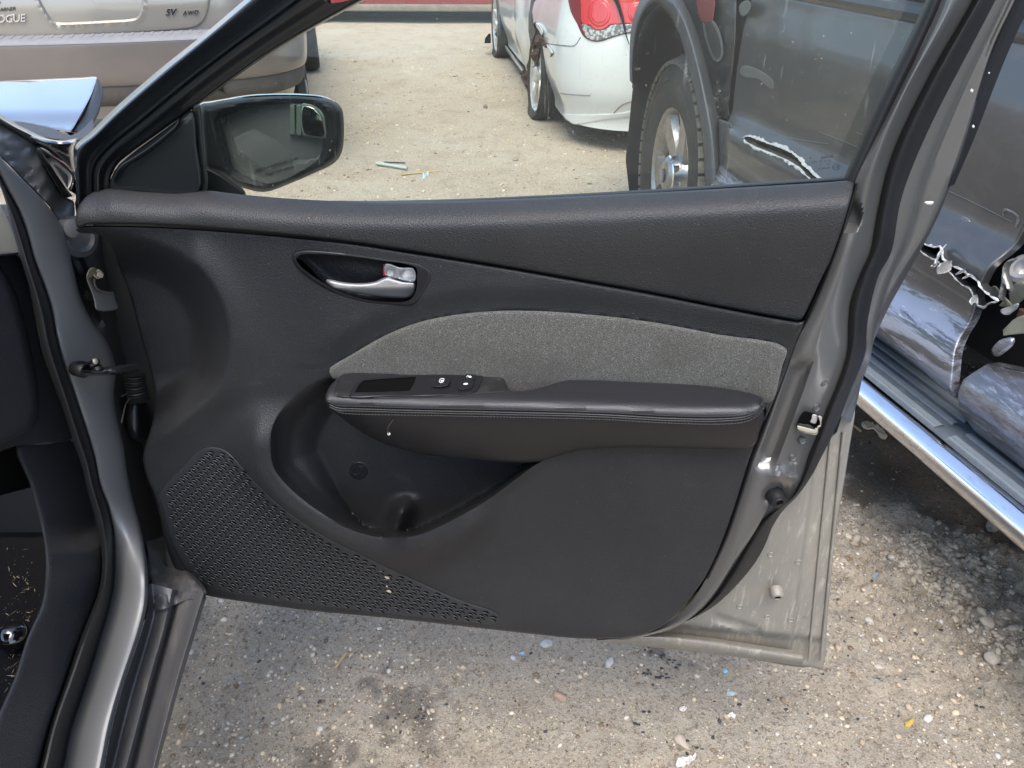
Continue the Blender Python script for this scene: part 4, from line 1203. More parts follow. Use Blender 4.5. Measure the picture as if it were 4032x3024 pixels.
# inside structure behind the tear and aft of the door
def TB(d): return lambda p, z, dd=0.0: TPZ(p, z, d + np.asarray(dd))
patch('door_cavity', dens([(.47, .50), (3.2, .50), (3.2, 1.12), (.47, 1.12)], .1), TB(-.09), M['liner'], PK, step=.12, smooth_out=False, depth=0, roll=(0, 0), back=.02, bstep=.08, face=CAMP)
pf = to_pz(cN4([(1560, 940), (1640, 850), (1690, 740), (1700, 640), (1747, 540), (1900, 500), (1900, 1000), (1640, 1020), (1600, 960)]), .03)
patch('rear_door', dens([(1.70, 1.16), (1.695, 1.0), (1.70, .93), (1.80, .95), (2.6, .96), (3.1, .96), (3.1, 1.16)], .03), SIDE, M['truck_paint'], PK, step=.04, smooth_out=False, depth=.0, roll=(.01, .006), back=.03, bstep=.03, face=CAMP)
patch('edge_fold', to_pz(cN4([(1545, 960), (1580, 900), (1650, 870), (1660, 885), (1600, 930), (1570, 1000), (1590, 1100), (1630, 1200), (1618, 1258), (1570, 1160), (1530, 1330), (1500, 1335), (1530, 1150)]), .04), TB(.05), M['door_paint'], PK, step=.012, n=2, depth=lambda u, v: .01 * vnoise(u, v, 12, 4), roll=(.01, .01), back=.006, face=CAMP)
patch('olive_panel', to_pz(cN4([(1560, 1330), (1560, 1250), (1640, 1150), (1700, 1118), (1747, 1150), (1900, 1150), (1860, 1230), (1747, 1290), (1680, 1350), (1580, 1410), (1440, 1410), (1500, 1340)]), .02), TB(.02), M['primer_olive'], PK, step=.02, n=1, depth=lambda u, v: .04 * vnoise(u, v, 14, 4), roll=(.004, .002), back=.004, face=CAMP, smooth=False)
patch('torn_flap', to_pz(cN4([(1490, 1440), (1560, 1405), (1680, 1365), (1640, 1420), (1570, 1470), (1545, 1500), (1500, 1480)]), .03), TB(.03), M['torn_metal'], PK, step=.01, n=2, depth=lambda u, v: .02 * vnoise(u, v, 30, 4), roll=(.003, .002), back=.004, face=CAMP, smooth=False)
patch('olive_panel', to_pz(cN4([(1500, 1659), (1600, 1540), (1690, 1500), (1747, 1500), (1780, 1600), (1740, 1700), (1500, 1720)]), .03), TB(.035), M['primer_olive'], PK, step=.02, n=1, depth=lambda u, v: .04 * vnoise(u, v, 14, 7), roll=(.004, .002), back=.004, face=CAMP, smooth=False)
rc_ = TRUCK(*cN4([(1760, 980)])[0], -.02)
lathe('door_hinge_ring', rc_, TN * .7 + np.array([0, 0, .7]), [(.034, -.03), (.036, 0), (.030, .008), (.020, .006), (.018, -.02)], M['chrome_satin'], PK, n=30)
tube('rusty_rod', [TRUCK(*p, .0) for p in cN4([(1740, 1440), (1715, 1490), (1705, 1560), (1740, 1620)])], .008, M['rust'], PK, n=8)
# rocker piece aft
def RK(p, z, d=0.0):
    p = np.asarray(p, float); z = np.asarray(z, float)
    return TPZ(p, z, np.interp(z, [.40, .44, .50, .545, .575, .60], [.03, .075, .10, .095, .06, .0]) + .008 * vnoise(p, z, 6, 81) + np.asarray(d))
patch('rear_sill', dens([(1.735, .575), (1.725, .53), (1.735, .47), (1.78, .425), (2.0, .42), (3.1, .42), (3.1, .60), (2.2, .60), (1.85, .60)], .02), RK, M['truck_scuffed'], PK, step=.022, smooth_out=False, depth=0, roll=(.012, .01), back=.03, bstep=.018, face=CAMP)
patch('sill_tab', to_pz(cL([(1060, 1190), (1075, 1150), (1110, 1115), (1150, 1100), (1190, 1105), (1185, 1140), (1130, 1190), (1085, 1215)]), .07), TB(.075), M['truck_scuffed'], PK, step=.012, n=3, depth=0, roll=(.008, .006), back=.004, face=CAMP)
# front fender, flare, liner
def TPd(d0): return lambda u, v, d=0.0: TRUCK(u, v, np.asarray(d) + d0)
fen = patch('front_fender', cC([(260, -150), (330, -60), (400, 40), (440, 130), (500, 290), (540, 460), (565, 600), (580, 610), (640, 640), (636, 560), (652, 420), (672, 250), (678, 0), (680, -150)]), TRUCK, M['truck_paint'], PK, step=13, n=3, depth=lambda u, v: .0 + .012 * vnoise(u, v, .012, 91) - .018 * sst(1, .2, np.abs(u - (2400 + 612 * .7378) + (v - 300) * .12) / 30) * sst(250, 330, v), roll=(7, .006), back=.03)
props(fen, 'dark grey front fender with a pale oval badge trace')
patch('oval_trace', cC([(498, 100), (530, 92), (570, 130), (600, 210), (606, 290), (590, 325), (560, 325), (530, 270), (505, 180)]), TRUCK, M['sticker'], fen, step=9, n=4, depth=.0135, roll=(4, .001), back=.003)
patch('oval_centre', cC([(512, 120), (532, 108), (562, 145), (590, 220), (595, 285), (582, 310), (562, 308), (540, 260), (518, 180)]), TRUCK, M['truck_paint'], fen, step=9, n=4, depth=.0150, roll=(3, .001), back=.003)
patch('fender_reflection', cC([(468, -60), (465, 30), (480, 100), (520, 132), (545, 120), (560, 60), (562, 10), (550, -60)]), TRUCK, M['red_reflection'], fen, step=9, n=3, depth=.0150, roll=(6, .003), back=.003)  # red reflection in the fender paint, put in as a coloured patch
patch('oval_badge', cC([(692, 60), (694, 30), (715, 8), (742, 3), (752, 20), (748, 55), (730, 80), (708, 88)]), lambda u, v, d=0.: TRUCK(u, v, np.asarray(d) + .02), M['sticker'], tdoor, step=7, n=3, depth=.0, roll=(4, .002), back=.012)
flr = loft('wheel_flare', [
    cC([(142, 450, -.03), (138, 350, -.01), (150, 230, -.01), (178, 130, -.01), (220, 55, -.01), (262, 32, -.01), (305, 62, -.01), (352, 132, -.01), (388, 232, -.01), (424, 380, -.01), (452, 500, -.01), (482, 700, -.01), (500, 980, -.01), (506, 1100, -.01)]),
    cC([(128, 450, .03), (126, 350, .05), (138, 225, .055), (166, 115, .06), (212, 35, .06), (262, 8, .06), (312, 40, .06), (362, 115, .06), (400, 215, .06), (438, 370, .06), (468, 500, .06), (500, 700, .06), (520, 980, .06), (526, 1100, .06)]),
    cC([(116, 440, .04), (114, 345, .055), (124, 205, .065), (152, 90, .07), (202, 0, .07), (262, -30, .07), (330, 0, .07), (388, 80, .07), (430, 190, .07), (472, 340, .07), (508, 500, .065), (545, 700, .06), (570, 980, .05), (578, 1100, .05)]),
    cC([(108, 430, .0), (106, 340, .0), (112, 180, .0), (138, 60, .0), (192, -50, .0), (262, -85, .0), (350, -55, .0), (415, 45, .0), (460, 150, .0), (506, 295, .0), (545, 470, .0), (580, 640, .0), (604, 980, .0), (612, 1100, .0)]),
], TRUCK, M['flare_plastic'], PK, n=80, sub=5, back=.02)
patch('wheel_arch', cC([(125, 460), (130, 300), (160, 130), (220, 20), (300, 20), (370, 130), (430, 330), (490, 620), (520, 1000), (520, 1200), (125, 1200)]), TPd(-.22), M['liner'], PK, step=30, n=2, depth=lambda u, v: .02 * vnoise(u, v, .02, 95), roll=(4, .01), back=.02)
loft('arch_liner', [cC([(134, 470, -.02), (136, 350, -.015), (150, 230, -.015), (178, 130, -.015), (220, 55, -.015), (262, 34, -.015), (305, 64, -.015), (352, 134, -.015), (388, 234, -.015), (424, 382, -.015), (452, 502, -.015), (484, 700, -.015), (505, 980, -.015)]),
    cC([(120, 470, -.21), (128, 330, -.21), (150, 200, -.21), (185, 110, -.21), (230, 50, -.21), (270, 30, -.21), (312, 60, -.21), (362, 134, -.21), (400, 234, -.21), (440, 382, -.21), (470, 502, -.21), (505, 700, -.21), (525, 980, -.21)])], TRUCK, M['liner'], PK, n=50, sub=3)
patch('liner_tear', cC([(190, 290), (208, 272), (220, 288), (205, 292)]), TPd(-.10), M['torn_metal'], PK, step=5, n=1, smooth_out=False, depth=0, roll=(2, .002), back=.003)
patch('liner_tear', cC([(118, 352), (140, 362), (160, 360), (166, 368), (140, 378), (126, 372)]), TPd(.02), M['torn_metal'], PK, step=5, n=2, depth=0, roll=(2, .002), back=.003)
patch('fender_gap', cC([(590, -150), (720, -150), (706, 200), (690, 420), (700, 660), (560, 660), (560, 480), (600, 250)]), TPd(-.03), M['seam_black'], PK, step=20, n=1, depth=0, roll=(4, .003), back=.02)
# front bumper end beyond the wheel, plus mud guard behind it
patch('mud_guard', cN3([(765, 290), (775, 275), (890, 315), (898, 350), (895, 600), (885, 900), (780, 900), (770, 500)]), TRUCK, M['flare_plastic'], PK, step=12, n=1, smooth_out=False, depth=.035, roll=(8, .01), back=.05)
loft('cab_gap', [cN3([(880, 280, .0), (905, 330, .0), (915, 400, .0), (905, 600, .0), (890, 900, .0)]), cN3([(925, 300, .01), (955, 380, .01), (945, 440, .01), (920, 600, .01), (905, 900, .01)])], TRUCK, M['seam_black'], PK, n=30, sub=2, back=.02)
# bulk of the truck: cab, bed and bonnet as simple solids with rounded edges behind the side skin
def solid(name, p0, p1, z0, z1, d0, d1, mt, bev=.05):
    c = TPZ((p0 + p1) / 2, (z0 + z1) / 2, (d0 + d1) / 2)
    return boxm(name, c, (TE * abs(p1 - p0) / 2, TN * abs(d1 - d0) / 2, np.array([0, 0, (z1 - z0) / 2])), mt, PK, bev=bev)
solid('engine_bay', -.8, .46, .62, 1.16, -1.6, -.24, M['truck_paint'])
solid('bonnet', -.8, .5, 1.13, 1.22, -1.86, -.20, M['truck_paint'], .04)
solid('front_clip', -.85, -.45, .55, 1.14, -1.6, -.42, M['truck_paint'], .06)
solid('cab_floor', .5, 2.6, .52, 1.12, -1.80, -.11, M['cavity_paint'], .03)
solid('cab_side', .46, 2.5, 1.15, 1.20, -1.86, -.02, M['truck_paint'], .02)
solid('cab_windows', .75, 2.25, 1.2, 1.78, -1.72, -.14, M['car_glass'], .10)
solid('cab_roof', .85, 2.2, 1.76, 1.86, -1.66, -.2, M['truck_paint'], .04)
wc = TO + np.array([0, 0, .45]) - TN * .10
f5 = math.radians(5)
wa = np.array([-math.cos(f5), -math.sin(f5), 0])
tw = wheel(PK, TO + np.array([0, 0, .45]) - wa * .15, wa, .45, .285, .262, 'alloy', 6, spoke_w=.24, cap=.075)
ax, a_, b_ = frame_of(wa); c0 = TO + np.array([0, 0, .45]) - wa * .15
nb = 52
for row, (off, wd, hh, stg) in enumerate(((.118, .026, .437, 0), (.066, .022, .447, .5), (.0, .022, .449, 0), (-.066, .022, .447, .5), (-.118, .026, .437, 0))):
    P, T, Nn = [], [], []
    for k in range(nb):
        th = 2 * math.pi * (k + stg) / nb
        e = math.cos(th) * a_ + math.sin(th) * b_; g = -math.sin(th) * a_ + math.cos(th) * b_
        cc = c0 + ax * off + e * (hh + (.003 if abs(off) < .1 else -.002))
        tilt = (e * .5 + ax * np.sign(off) * .25) if abs(off) > .1 else e * .5
        rad = e if abs(off) < .1 else (e * .93 + ax * np.sign(off) * .36)
        axx = ax if abs(off) < .1 else (ax * .93 - e * np.sign(off) * .36)
        if row == 0:
            boxm('tread_block', cc, (g * .0215, axx * wd, rad * .008), M['tread_dust'], tw, bev=.003)
        else:
            P.append((cc, g * .0215, axx * wd, rad * .008))
    if P:
        V, F = [], []
        for (cc, X_, Y_, Z_) in P:
            b = len(V)
            V += [cc + i * X_ + j * Y_ + k2 * Z_ for i in (-1, 1) for j in (-1, 1) for k2 in (-1, 1)]
            F += [tuple(b + q for q in f) for f in ((0, 1, 3, 2), (4, 6, 7, 5), (0, 4, 5, 1), (2, 3, 7, 6), (0, 2, 6, 4), (1, 5, 7, 3))]
        o = mesh('tread_row', V, F, M['tread_dust'], tw, smooth=False); o['kind'] = 'stuff'
lathe('cap_emblem', c0 + ax * .150, ax, [(.028, 0), (.028, .003), (.024, .0045), (0, .0045)], M['emblem'], tw, n=30, squash=None)
lathe('cap_ring', c0 + ax * .12, ax, [(.082, -.02), (.080, .006), (.074, .010), (.068, .006)], M['chrome'], tw, n=40)
tube('sidewall_ring', [c0 + ax * .142 + .36 * (math.cos(t) * a_ + math.sin(t) * b_) for t in np.linspace(0, 2 * math.pi, 61)], .0022, M['tyre_rubber'], tw, n=6, caps=False, smoothp=False)
wheel(PK, TPZ(3.75, .45, -.13), TN, .45, .28, .26, 'alloy', 6)
wheel(PK, TPZ(0, .45, -1.75), -TN, .45, .28, .26, 'alloy', 6)
wheel(PK, TPZ(3.75, .45, -1.75), -TN, .45, .28, .26, 'alloy', 6)
solid('chassis', -.9, 5.0, .42, .56, -1.25, -.65, M['liner'], .03)
# step board
ps = np.linspace(.62, 3.05, 40)
def brail(d, z): return [(p_, z, d) for p_ in ps]
tb = [(.145 + .032 * math.cos(t), .385 + .034 * math.sin(t)) for t in np.linspace(math.radians(125), math.radians(-200), 18)]
board = loft('step_board', [brail(d_, z_) for d_, z_ in tb], TPZ, M['board_chrome'], PK, n=30, sub=2, smoothrails=False, face=TPZ(1.5, 2.0, 3.0))
props(board, 'curved chrome running board along the truck')
pad_pr = [(-.052, .40), (-.045, .408), (.118, .412), (.128, .408), (.131, .395)]
pd_ = loft('board_pad', [brail(d_, z_) for d_, z_ in pad_pr], TPZ, M['step_rubber'], board, n=30, sub=2, smoothrails=False, back=.0, face=TPZ(1.5, 2.0, 3.0), cross='lin')
loft('board_under', [brail(-.052, .40), brail(-.045, .33), brail(.12, .345)], TPZ, M['liner'], board, n=20, sub=1, smoothrails=False, face=TPZ(1.5, -1.0, 0.0))
def rib(p0, p1, d0, w_, h_=.0042):
    z0 = .4085 + (d0 + .045) * .0245
    prof = [(-w_, -.001), (-w_ * .75, h_), (w_ * .75, h_), (w_, -.001)]
    return loft('pad_rib', [[(p_, z0 + q[1], d0 + q[0]) for p_ in (p0, (p0 + p1) / 2, p1)] for q in prof], TPZ, M['step_rib'], board, n=8, sub=1, smoothrails=False, face=TPZ(1.5, 2.0, 0.2), flat=30)
for (p0, p1) in ((.66, 1.725), (1.765, 2.9)):
    for dd_ in (-.040, -.008, .026, .060, .100):
        rib(p0, p1, dd_, .0085 if dd_ > -.03 else .007)
    if True:
        for dd_ in (.112,):
            rib(p0, p1, dd_, .006, .003)
loft('pad_bar', [[(1.728, .4095 + (d_ + .045) * .0245, d_) for d_ in (-.046, .04, .116)], [(1.732, .4135 + (d_ + .045) * .0245, d_) if False else (1.732, .4130, d_) for d_ in (-.046, .04, .116)], [(1.758, .4130, d_) for d_ in (-.046, .04, .116)], [(1.762, .4095, d_) for d_ in (-.046, .04, .116)]], TPZ, M['step_rib'], board, n=8, sub=1, smoothrails=False, face=TPZ(1.5, 2.0, 0.2), flat=30)
for p_ in (.9, 1.9, 2.8):
    tube('board_bracket', [TPZ(p_, .37, .05), TPZ(p_, .42, -.1), TPZ(p_, .50, -.4)], .018, M['liner'], PK, n=8)
# ------------------------------------------------------------------ the car whose door stands open
CAR = thing('parked_car', 'dark grey car with its front passenger door wide open, black trim facing us', 'car', (-.56, .9, 0))
W1 = 1.8228
def Wp(pts): return cW(pts)

# --- door shell: outer skin behind everything, inner sheet-metal edge, dirty lower corner
shell_R = [(3831, 0), (3654, 310), (3507, 627), (3455, 841), (3425, 1000), (3396, 1062), (3352, 1180), (3341, 1269), (3337, 1380), (3315, 1461), (3285, 1542), (3256, 1608), (3219, 1712), (3182, 1800), (3167, 1859), (3138, 1925), (3108, 1970), (3027, 2029), (2975, 2073), (2946, 2125), (2909, 2198), (2857, 2280), (2813, 2346), (2754, 2412), (2680, 2457), (2577, 2490), (2440, 2512)]
skin_out = [(305, 760), (700, 780), (1500, 790), (3330, 740), (3560, 760), (3500, 1000), (3380, 1400), (3325, 1700), (3300, 2000), (3275, 2250), (3252, 2480), (3236, 2618), (2900, 2585), (2400, 2522), (1400, 2418), (850, 2340), (640, 2200), (560, 1800), (430, 1300), (330, 950)]
door_skin = patch('door_skin', skin_out, DOOR, M['door_paint'], CAR, step=60, depth=-.125, roll=(10, .006), back=.01, n=4)
shell = loft('door_shell', [
    [(3740, -190, -.006), (3706, 0, 0), (3500, 440, 0), (3366, 708, 0), (3338, 770, -.004), (3285, 974, 0), (3182, 1239, 0), (3138, 1313, 0), (2990, 1712, 0), (2957, 1800, 0), (2916, 1933, 0), (2857, 2110, 0), (2784, 2272, 0), (2690, 2405, 0), (2548, 2490, 0), (2400, 2512, 0)],
    [(3800, -190, .006), (3752, 0, .010), (3560, 366, .010), (3440, 650, .008), (3385, 840, .004), (3335, 985, .008), (3250, 1210, .008), (3170, 1400, .008), (3060, 1700, .008), (2995, 1880, .008), (2935, 2060, .008), (2865, 2235, .008), (2765, 2380, .008), (2650, 2462, .008), (2450, 2520, .004)],
    [(3850, -190, -.002), (3790, 0, -.004), (3608, 330, -.004), (3475, 640, -.004), (3420, 840, -.004), (3370, 1010, -.002), (3310, 1180, -.001), (3250, 1380, -.002), (3140, 1690, -.002), (3070, 1870, -.001), (2990, 2060, -.002), (2900, 2200, -.002), (2790, 2365, -.002), (2670, 2465, -.002), (2500, 2516, -.004)],
    [(3915, -190, -.024)] + [(x_, y_, -.022) for x_, y_ in shell_R],
], DOOR, M['door_paint'], CAR, n=150, sub=5, back=.03,
    noise=lambda u, v: -.016 * sst(1, .0, (((u - 3060 - (1700 - v) * .37) / 46) ** 2)) * sst(1400, 1460, v) * sst(1860, 1800, v)
    - .012 * sst(1.0, .2, ((u - 3350) / 50) ** 2 + ((v - 850) / 70) ** 2)
    + .016 * sst(1.0, .0, ((u - 3095) / 75) ** 2 + ((v - 1880) / 48) ** 2) - .010 * sst(1.0, .3, ((u - 3055) / 62) ** 2 + ((v - 1955) / 45) ** 2))
props(shell, 'dark grey painted shut face of the door')
seal_R = [(3920, 0), (3654, 516), (3551, 775), (3507, 1000), (3462, 1080), (3418, 1254), (3403, 1402), (3352, 1527), (3293, 1682), (3234, 1800), (3196, 1874), (3138, 1955), (3086, 2007), (3042, 2073), (3012, 2147), (2975, 2213), (2916, 2287), (2843, 2361), (2784, 2405), (2710, 2442), (2600, 2478), (2500, 2500)]
seal_L = shell_R
mid = [((a[0] + b[0]) / 2, (a[1] + b[1]) / 2, .002) for a, b in zip(resample(catmull(np.array(seal_L, float)), n=24), resample(catmull(np.array(seal_R, float)), n=24))]
seal = loft('door_seal', [[(3915, -190, -.020)] + [(x_, y_, -.020) for x_, y_ in seal_L],
    [(3950, -190, -.014)] + [(x_, y_, -.012) for x_, y_, d_ in [((2 * a[0] + b[0]) / 3, (2 * a[1] + b[1]) / 3, 0) for a, b in zip(resample(catmull(np.array(seal_L, float)), n=24), resample(catmull(np.array(seal_R, float)), n=24))]],
    [(3985, -190, -.024)] + [(x_, y_, -.022) for x_, y_, d_ in [((a[0] + 2 * b[0]) / 3, (a[1] + 2 * b[1]) / 3, 0) for a, b in zip(resample(catmull(np.array(seal_L, float)), n=24), resample(catmull(np.array(seal_R, float)), n=24))]],
    [(4010, -190, -.044)] + [(x_, y_, -.044) for x_, y_ in seal_R]], DOOR, M['rubber'], CAR, n=140, sub=4, back=.02)
props(seal, 'wide black rubber weatherstrip round the door edge')
# metal flange between seal and outer edge (upper half), then the outer skin edge
flange = loft('door_flange', [
    [(4010, -190, -.046), (3920, 0, -.046), (3654, 516, -.046), (3551, 775, -.046), (3507, 1000, -.046), (3462, 1080, -.046), (3418, 1254, -.046), (3403, 1402, -.046), (3352, 1527, -.046), (3310, 1640, -.046)],
    [(4040, -190, -.050), (3955, 0, -.050), (3765, 385, -.050), (3625, 720, -.050), (3560, 940, -.050), (3487, 1100, -.050), (3440, 1260, -.050), (3420, 1402, -.052), (3352, 1560, -.052), (3322, 1640, -.050)],
    [(4052, -190, -.062), (3966, 0, -.062), (3785, 385, -.062), (3650, 720, -.062), (3580, 955, -.062), (3500, 1120, -.060), (3450, 1280, -.060), (3424, 1420, -.060), (3362, 1570, -.060), (3332, 1650, -.062)],
    [(4075, -190, -.060), (3994, 0, -.060), (3905, 190, -.060), (3787, 560, -.060), (3735, 705, -.060), (3650, 905, -.062), (3540, 1085, -.064), (3470, 1230, -.066), (3400, 1420, -.07), (3372, 1560, -.074), (3345, 1655, -.076)],
    [(4085, -190, -.075), (4010, 0, -.075), (3915, 200, -.075), (3797, 570, -.075), (3742, 730, -.075), (3676, 890, -.08), (3566, 1090, -.085), (3485, 1240, -.09), (3412, 1420, -.095), (3378, 1570, -.084), (3352, 1660, -.084)],
], DOOR, M['door_paint'], CAR, n=90, sub=3, back=.03)
props(flange, 'bare painted outer flange of the door')
edge = loft('edge_strip', [[(4080, -190, -.062), (4000, 0, -.062), (3905, 210, -.062), (3790, 560, -.062), (3735, 735, -.062)], [(4140, -190, -.085), (4062, 0, -.085), (3955, 240, -.085), (3830, 560, -.085), (3757, 728, -.085)]], DOOR, M['rubber'], CAR, n=40, sub=2, back=.02)
corner_chip = patch('paint_chip', cN4([(660, 265), (700, 255), (765, 262), (745, 290), (690, 292)]), DOOR, M['white_scrap'], flange, step=5, depth=-.048, roll=(4, .001), back=.002)
for cx, cy, w in ((3826, 358, 7), (3832, 499, 6), (3894, 288, 4)):
    patch('paint_chip', [(cx - w, cy), (cx, cy - w * 1.3), (cx + w, cy - 2), (cx + w * .3, cy + w)], DOOR, M['white_scrap'], flange, step=3, depth=-.047, roll=(2, .001), back=.002)

# dirty lower corner with hem and screw boss
dirty = patch('lower_panel', [(3290, 1700), (3320, 1600), (3368, 1560), (3345, 1760), (3315, 1950), (3304, 2010), (3282, 2169), (3256, 2427), (3241, 2634), (3200, 2628), (3158, 2622), (3000, 2600), (2900, 2585), (2621, 2553), (2400, 2523), (2470, 2480), (2620, 2400), (2850, 2250), (3000, 2040), (3150, 1820)], DOOR, M['door_dirty'], CAR, step=9, n=2,
    depth=lambda u, v: -.085 - .018 * sst(3155, 3178, u + (v - 2150) * .13) - .010 * sst(2462, 2490, v - (u - 2800) * .10) - .004 * sst(1.0, 0, ((v - 2425 - (u - 2800) * .33) / 24) ** 2) * sst(2800, 2830, u) * sst(3010, 2980, u), roll=(8, .006), back=.02)
props(dirty, 'dusty streaked lower corner of the door skin')
for x0_, dd_, rr_ in ((3208, -.1012, .0022), (3256, -.1012, .0028)):
    tube('hem_rib', [DOOR(x0_ + 62 - (y_ - 1740) * .1, y_, dd_) for y_ in (1700, 1800, 1900, 2050, 2200, 2350, 2500, 2600)], rr_, M['door_dirty'], dirty, n=8)
loft('door_hem', [[(2350, 2512, -.07), (2577, 2492, -.07), (2750, 2505, -.07), (2950, 2535, -.07), (3160, 2566, -.07)],
                  [(2350, 2520, -.052), (2577, 2508, -.052), (2750, 2524, -.052), (2950, 2556, -.052), (3161, 2588, -.052)],
                  [(2350, 2525, -.055), (2577, 2530, -.055), (2750, 2552, -.055), (2950, 2582, -.055), (3160, 2610, -.055)],
                  [(2350, 2528, -.075), (2577, 2545, -.075), (2750, 2567, -.075), (2950, 2594, -.075), (3158, 2622, -.075)]], DOOR, M['door_dirty'], dirty, n=60, sub=5, back=.02)
bc = DOOR(3055, 2325, -.07)
lathe('screw_boss', bc, DOOR.n * .9 + np.array([.1, 0, -.25]), [(.0105, -.004), (.0105, .009), (.0085, .012), (.0058, .013), (.005, .008), (.0, .006)], M['door_dirty'], dirty, n=24)
lathe('boss_hole', bc + (DOOR.n * .9 + np.array([.1, 0, -.25])) * .0122, DOOR.n * .9 + np.array([.1, 0, -.25]), [(.0052, 0), (.0, .0006)], M['opening_black'], dirty, n=16)
for (x_, y_) in ((635, 520), (695, 797), (845, 853), (968, 868), (1008, 560)):
    p_ = cI([(x_ if x_ > 640 else 860, y_)])[0]
    lathe('weld_dimple', DOOR(p_[0], p_[1], -.0845), DOOR.n, [(.0055, 0), (.0045, .001), (.0035, -.0004), (0, -.0006)], M['door_dirty'], dirty, n=18)
for (cx, cy) in cF([(1160, 482), (1147, 828), (1030, 1132), (980, 1222), (1105, 955)]):
    lathe('weld_dimple', DOOR(cx, cy, -.004 - .006 * (cx > 3180)), DOOR.n * .85 + np.array([.3, 0, 0]), [(.0052, -.002), (.0046, .0012), (.0034, .0004), (0, .0006)], M['door_paint'], shell, n=18)
# latch
lt = thing('door_latch', None, None); lt.parent = shell
def add(n_, pts, dep, mt, par, roll=(4, .0015), back=.012, step=6, conv=cN2, n=4, **kw):
    return patch(n_, conv(pts), DOOR, mt, par, step=step, depth=dep, roll=roll, back=back, n=n, **kw)
bpy.data.objects.remove(lt, do_unlink=True)
latch = add('door_latch', [(1150, 195), (1165, 190), (1300, 225), (1345, 245), (1350, 260), (1290, 370), (1265, 400), (1080, 345), (1085, 300)], .004, M['opening_black'], shell, n=2)
def sub(fn):
    return fn
add('latch_fork', [(1240, 225), (1300, 240), (1290, 300), (1275, 330), (1215, 310), (1230, 270)], .007, M['chrome_satin'], shell)
add('latch_lip', [(1090, 318), (1260, 362), (1262, 392), (1080, 345)], .010, M['black_gloss'], shell, roll=(6, .004))
add('latch_plate', [(1072, 365), (1078, 345), (1262, 392), (1272, 372), (1290, 372), (1295, 350), (1325, 345), (1320, 300), (1308, 265), (1300, 240), (1345, 250), (1338, 300), (1332, 362), (1305, 372), (1300, 410), (1285, 430), (1262, 437), (1085, 395)], .012, M['latch_cream'], shell, n=2, step=5)
add('latch_plate', [(1085, 398), (1262, 440), (1290, 425), (1300, 400), (1302, 425), (1280, 450), (1255, 450), (1090, 406)], .009, M['chrome_satin'], shell, n=2, step=5)
# rubber buffer
rb = cN2([(843, 1120)])[0]
ax = DOOR.n * .93 + np.array([.25, 0, -.08])
rc = DOOR(rb[0], rb[1], -.002)
lathe('rubber_buffer', rc, ax, [(.0125, -.008), (.0125, .002), (.0115, .006), (.0105, .011), (.008, .0115), (.0075, .0125), (.005, .0125), (.004, .008), (0, .008)], M['rubber'], shell, n=30)
lathe('buffer_hole', rc + ax * .0118, ax, [(.0042, 0), (0, .001)], M['opening_black'], shell, n=16)

# --- window glass and frame
gpts = [(772, 420), (785, 400), (1076, 190), (1400, 8), (1700, -215), (2300, -405), (3000, -415), (3500, -320), (3745, -180), (3655, 0), (3590, 148), (3472, 384), (3345, 686), (3345, 760), (2016, 800), (772, 800)]
glass = patch('window_glass', gpts, DOOR, M['door_glass'], CAR, step=120, depth=-.03, roll=(0, 0), back=0, smooth_out=False, bstep=60)
props(glass, 'lightly green tinted door glass speckled with dust')
# thin green edge of the pane along the belt, and its outer weather strip
loft('belt_seal', [[(1560, 793, -.026), (2000, 775, -.026), (2400, 755, -.026), (2850, 727, -.026), (3325, 694, -.026)], [(1500, 806, -.014), (2000, 785, -.014), (2400, 767, -.014), (2850, 738, -.014), (3330, 706, -.014)], [(1500, 830, -.02), (2000, 812, -.02), (2400, 795, -.02), (2850, 765, -.02), (3330, 735, -.02)]], DOOR, M['rubber'], glass, n=50, sub=4, back=.01)
sx, sy = 3100, 560
def N5(x_, y_): return (3100 + .1175 * x_, 560 + .1175 * y_)
def gtext(s, x_, y_, em, rot=0.085):
    o = N5(x_, y_); e = em * .1175
    text('glass_marking', s, DOOR, o, (-e * 1.12, e * rot), (e * .05, -e), -.0285, M['black_print'], glass, thick=.0002)
gtext('MOPAR', 1530, 520, 104, .11)
gtext('®', 812, 555, 80)
gtext('DOT-22   DU   M3ST8', 1470, 640, 62)
gtext('AS2', 1440, 752, 60); gtext('3', 1132, 780, 62)
gtext('43R-000137', 1450, 880, 78)
gtext('E', 1722, 880, 150, 0); gtext('11', 1630, 868, 90, 0)
e0 = N5(1650, 830)
tube('glass_marking', [DOOR(e0[0] + 14.2 * math.cos(t), e0[1] + 12.2 * math.sin(t), -.0285) for t in np.linspace(0, 2 * math.pi, 33)], .00022, M['black_print'], glass, n=6, caps=False, smoothp=False)

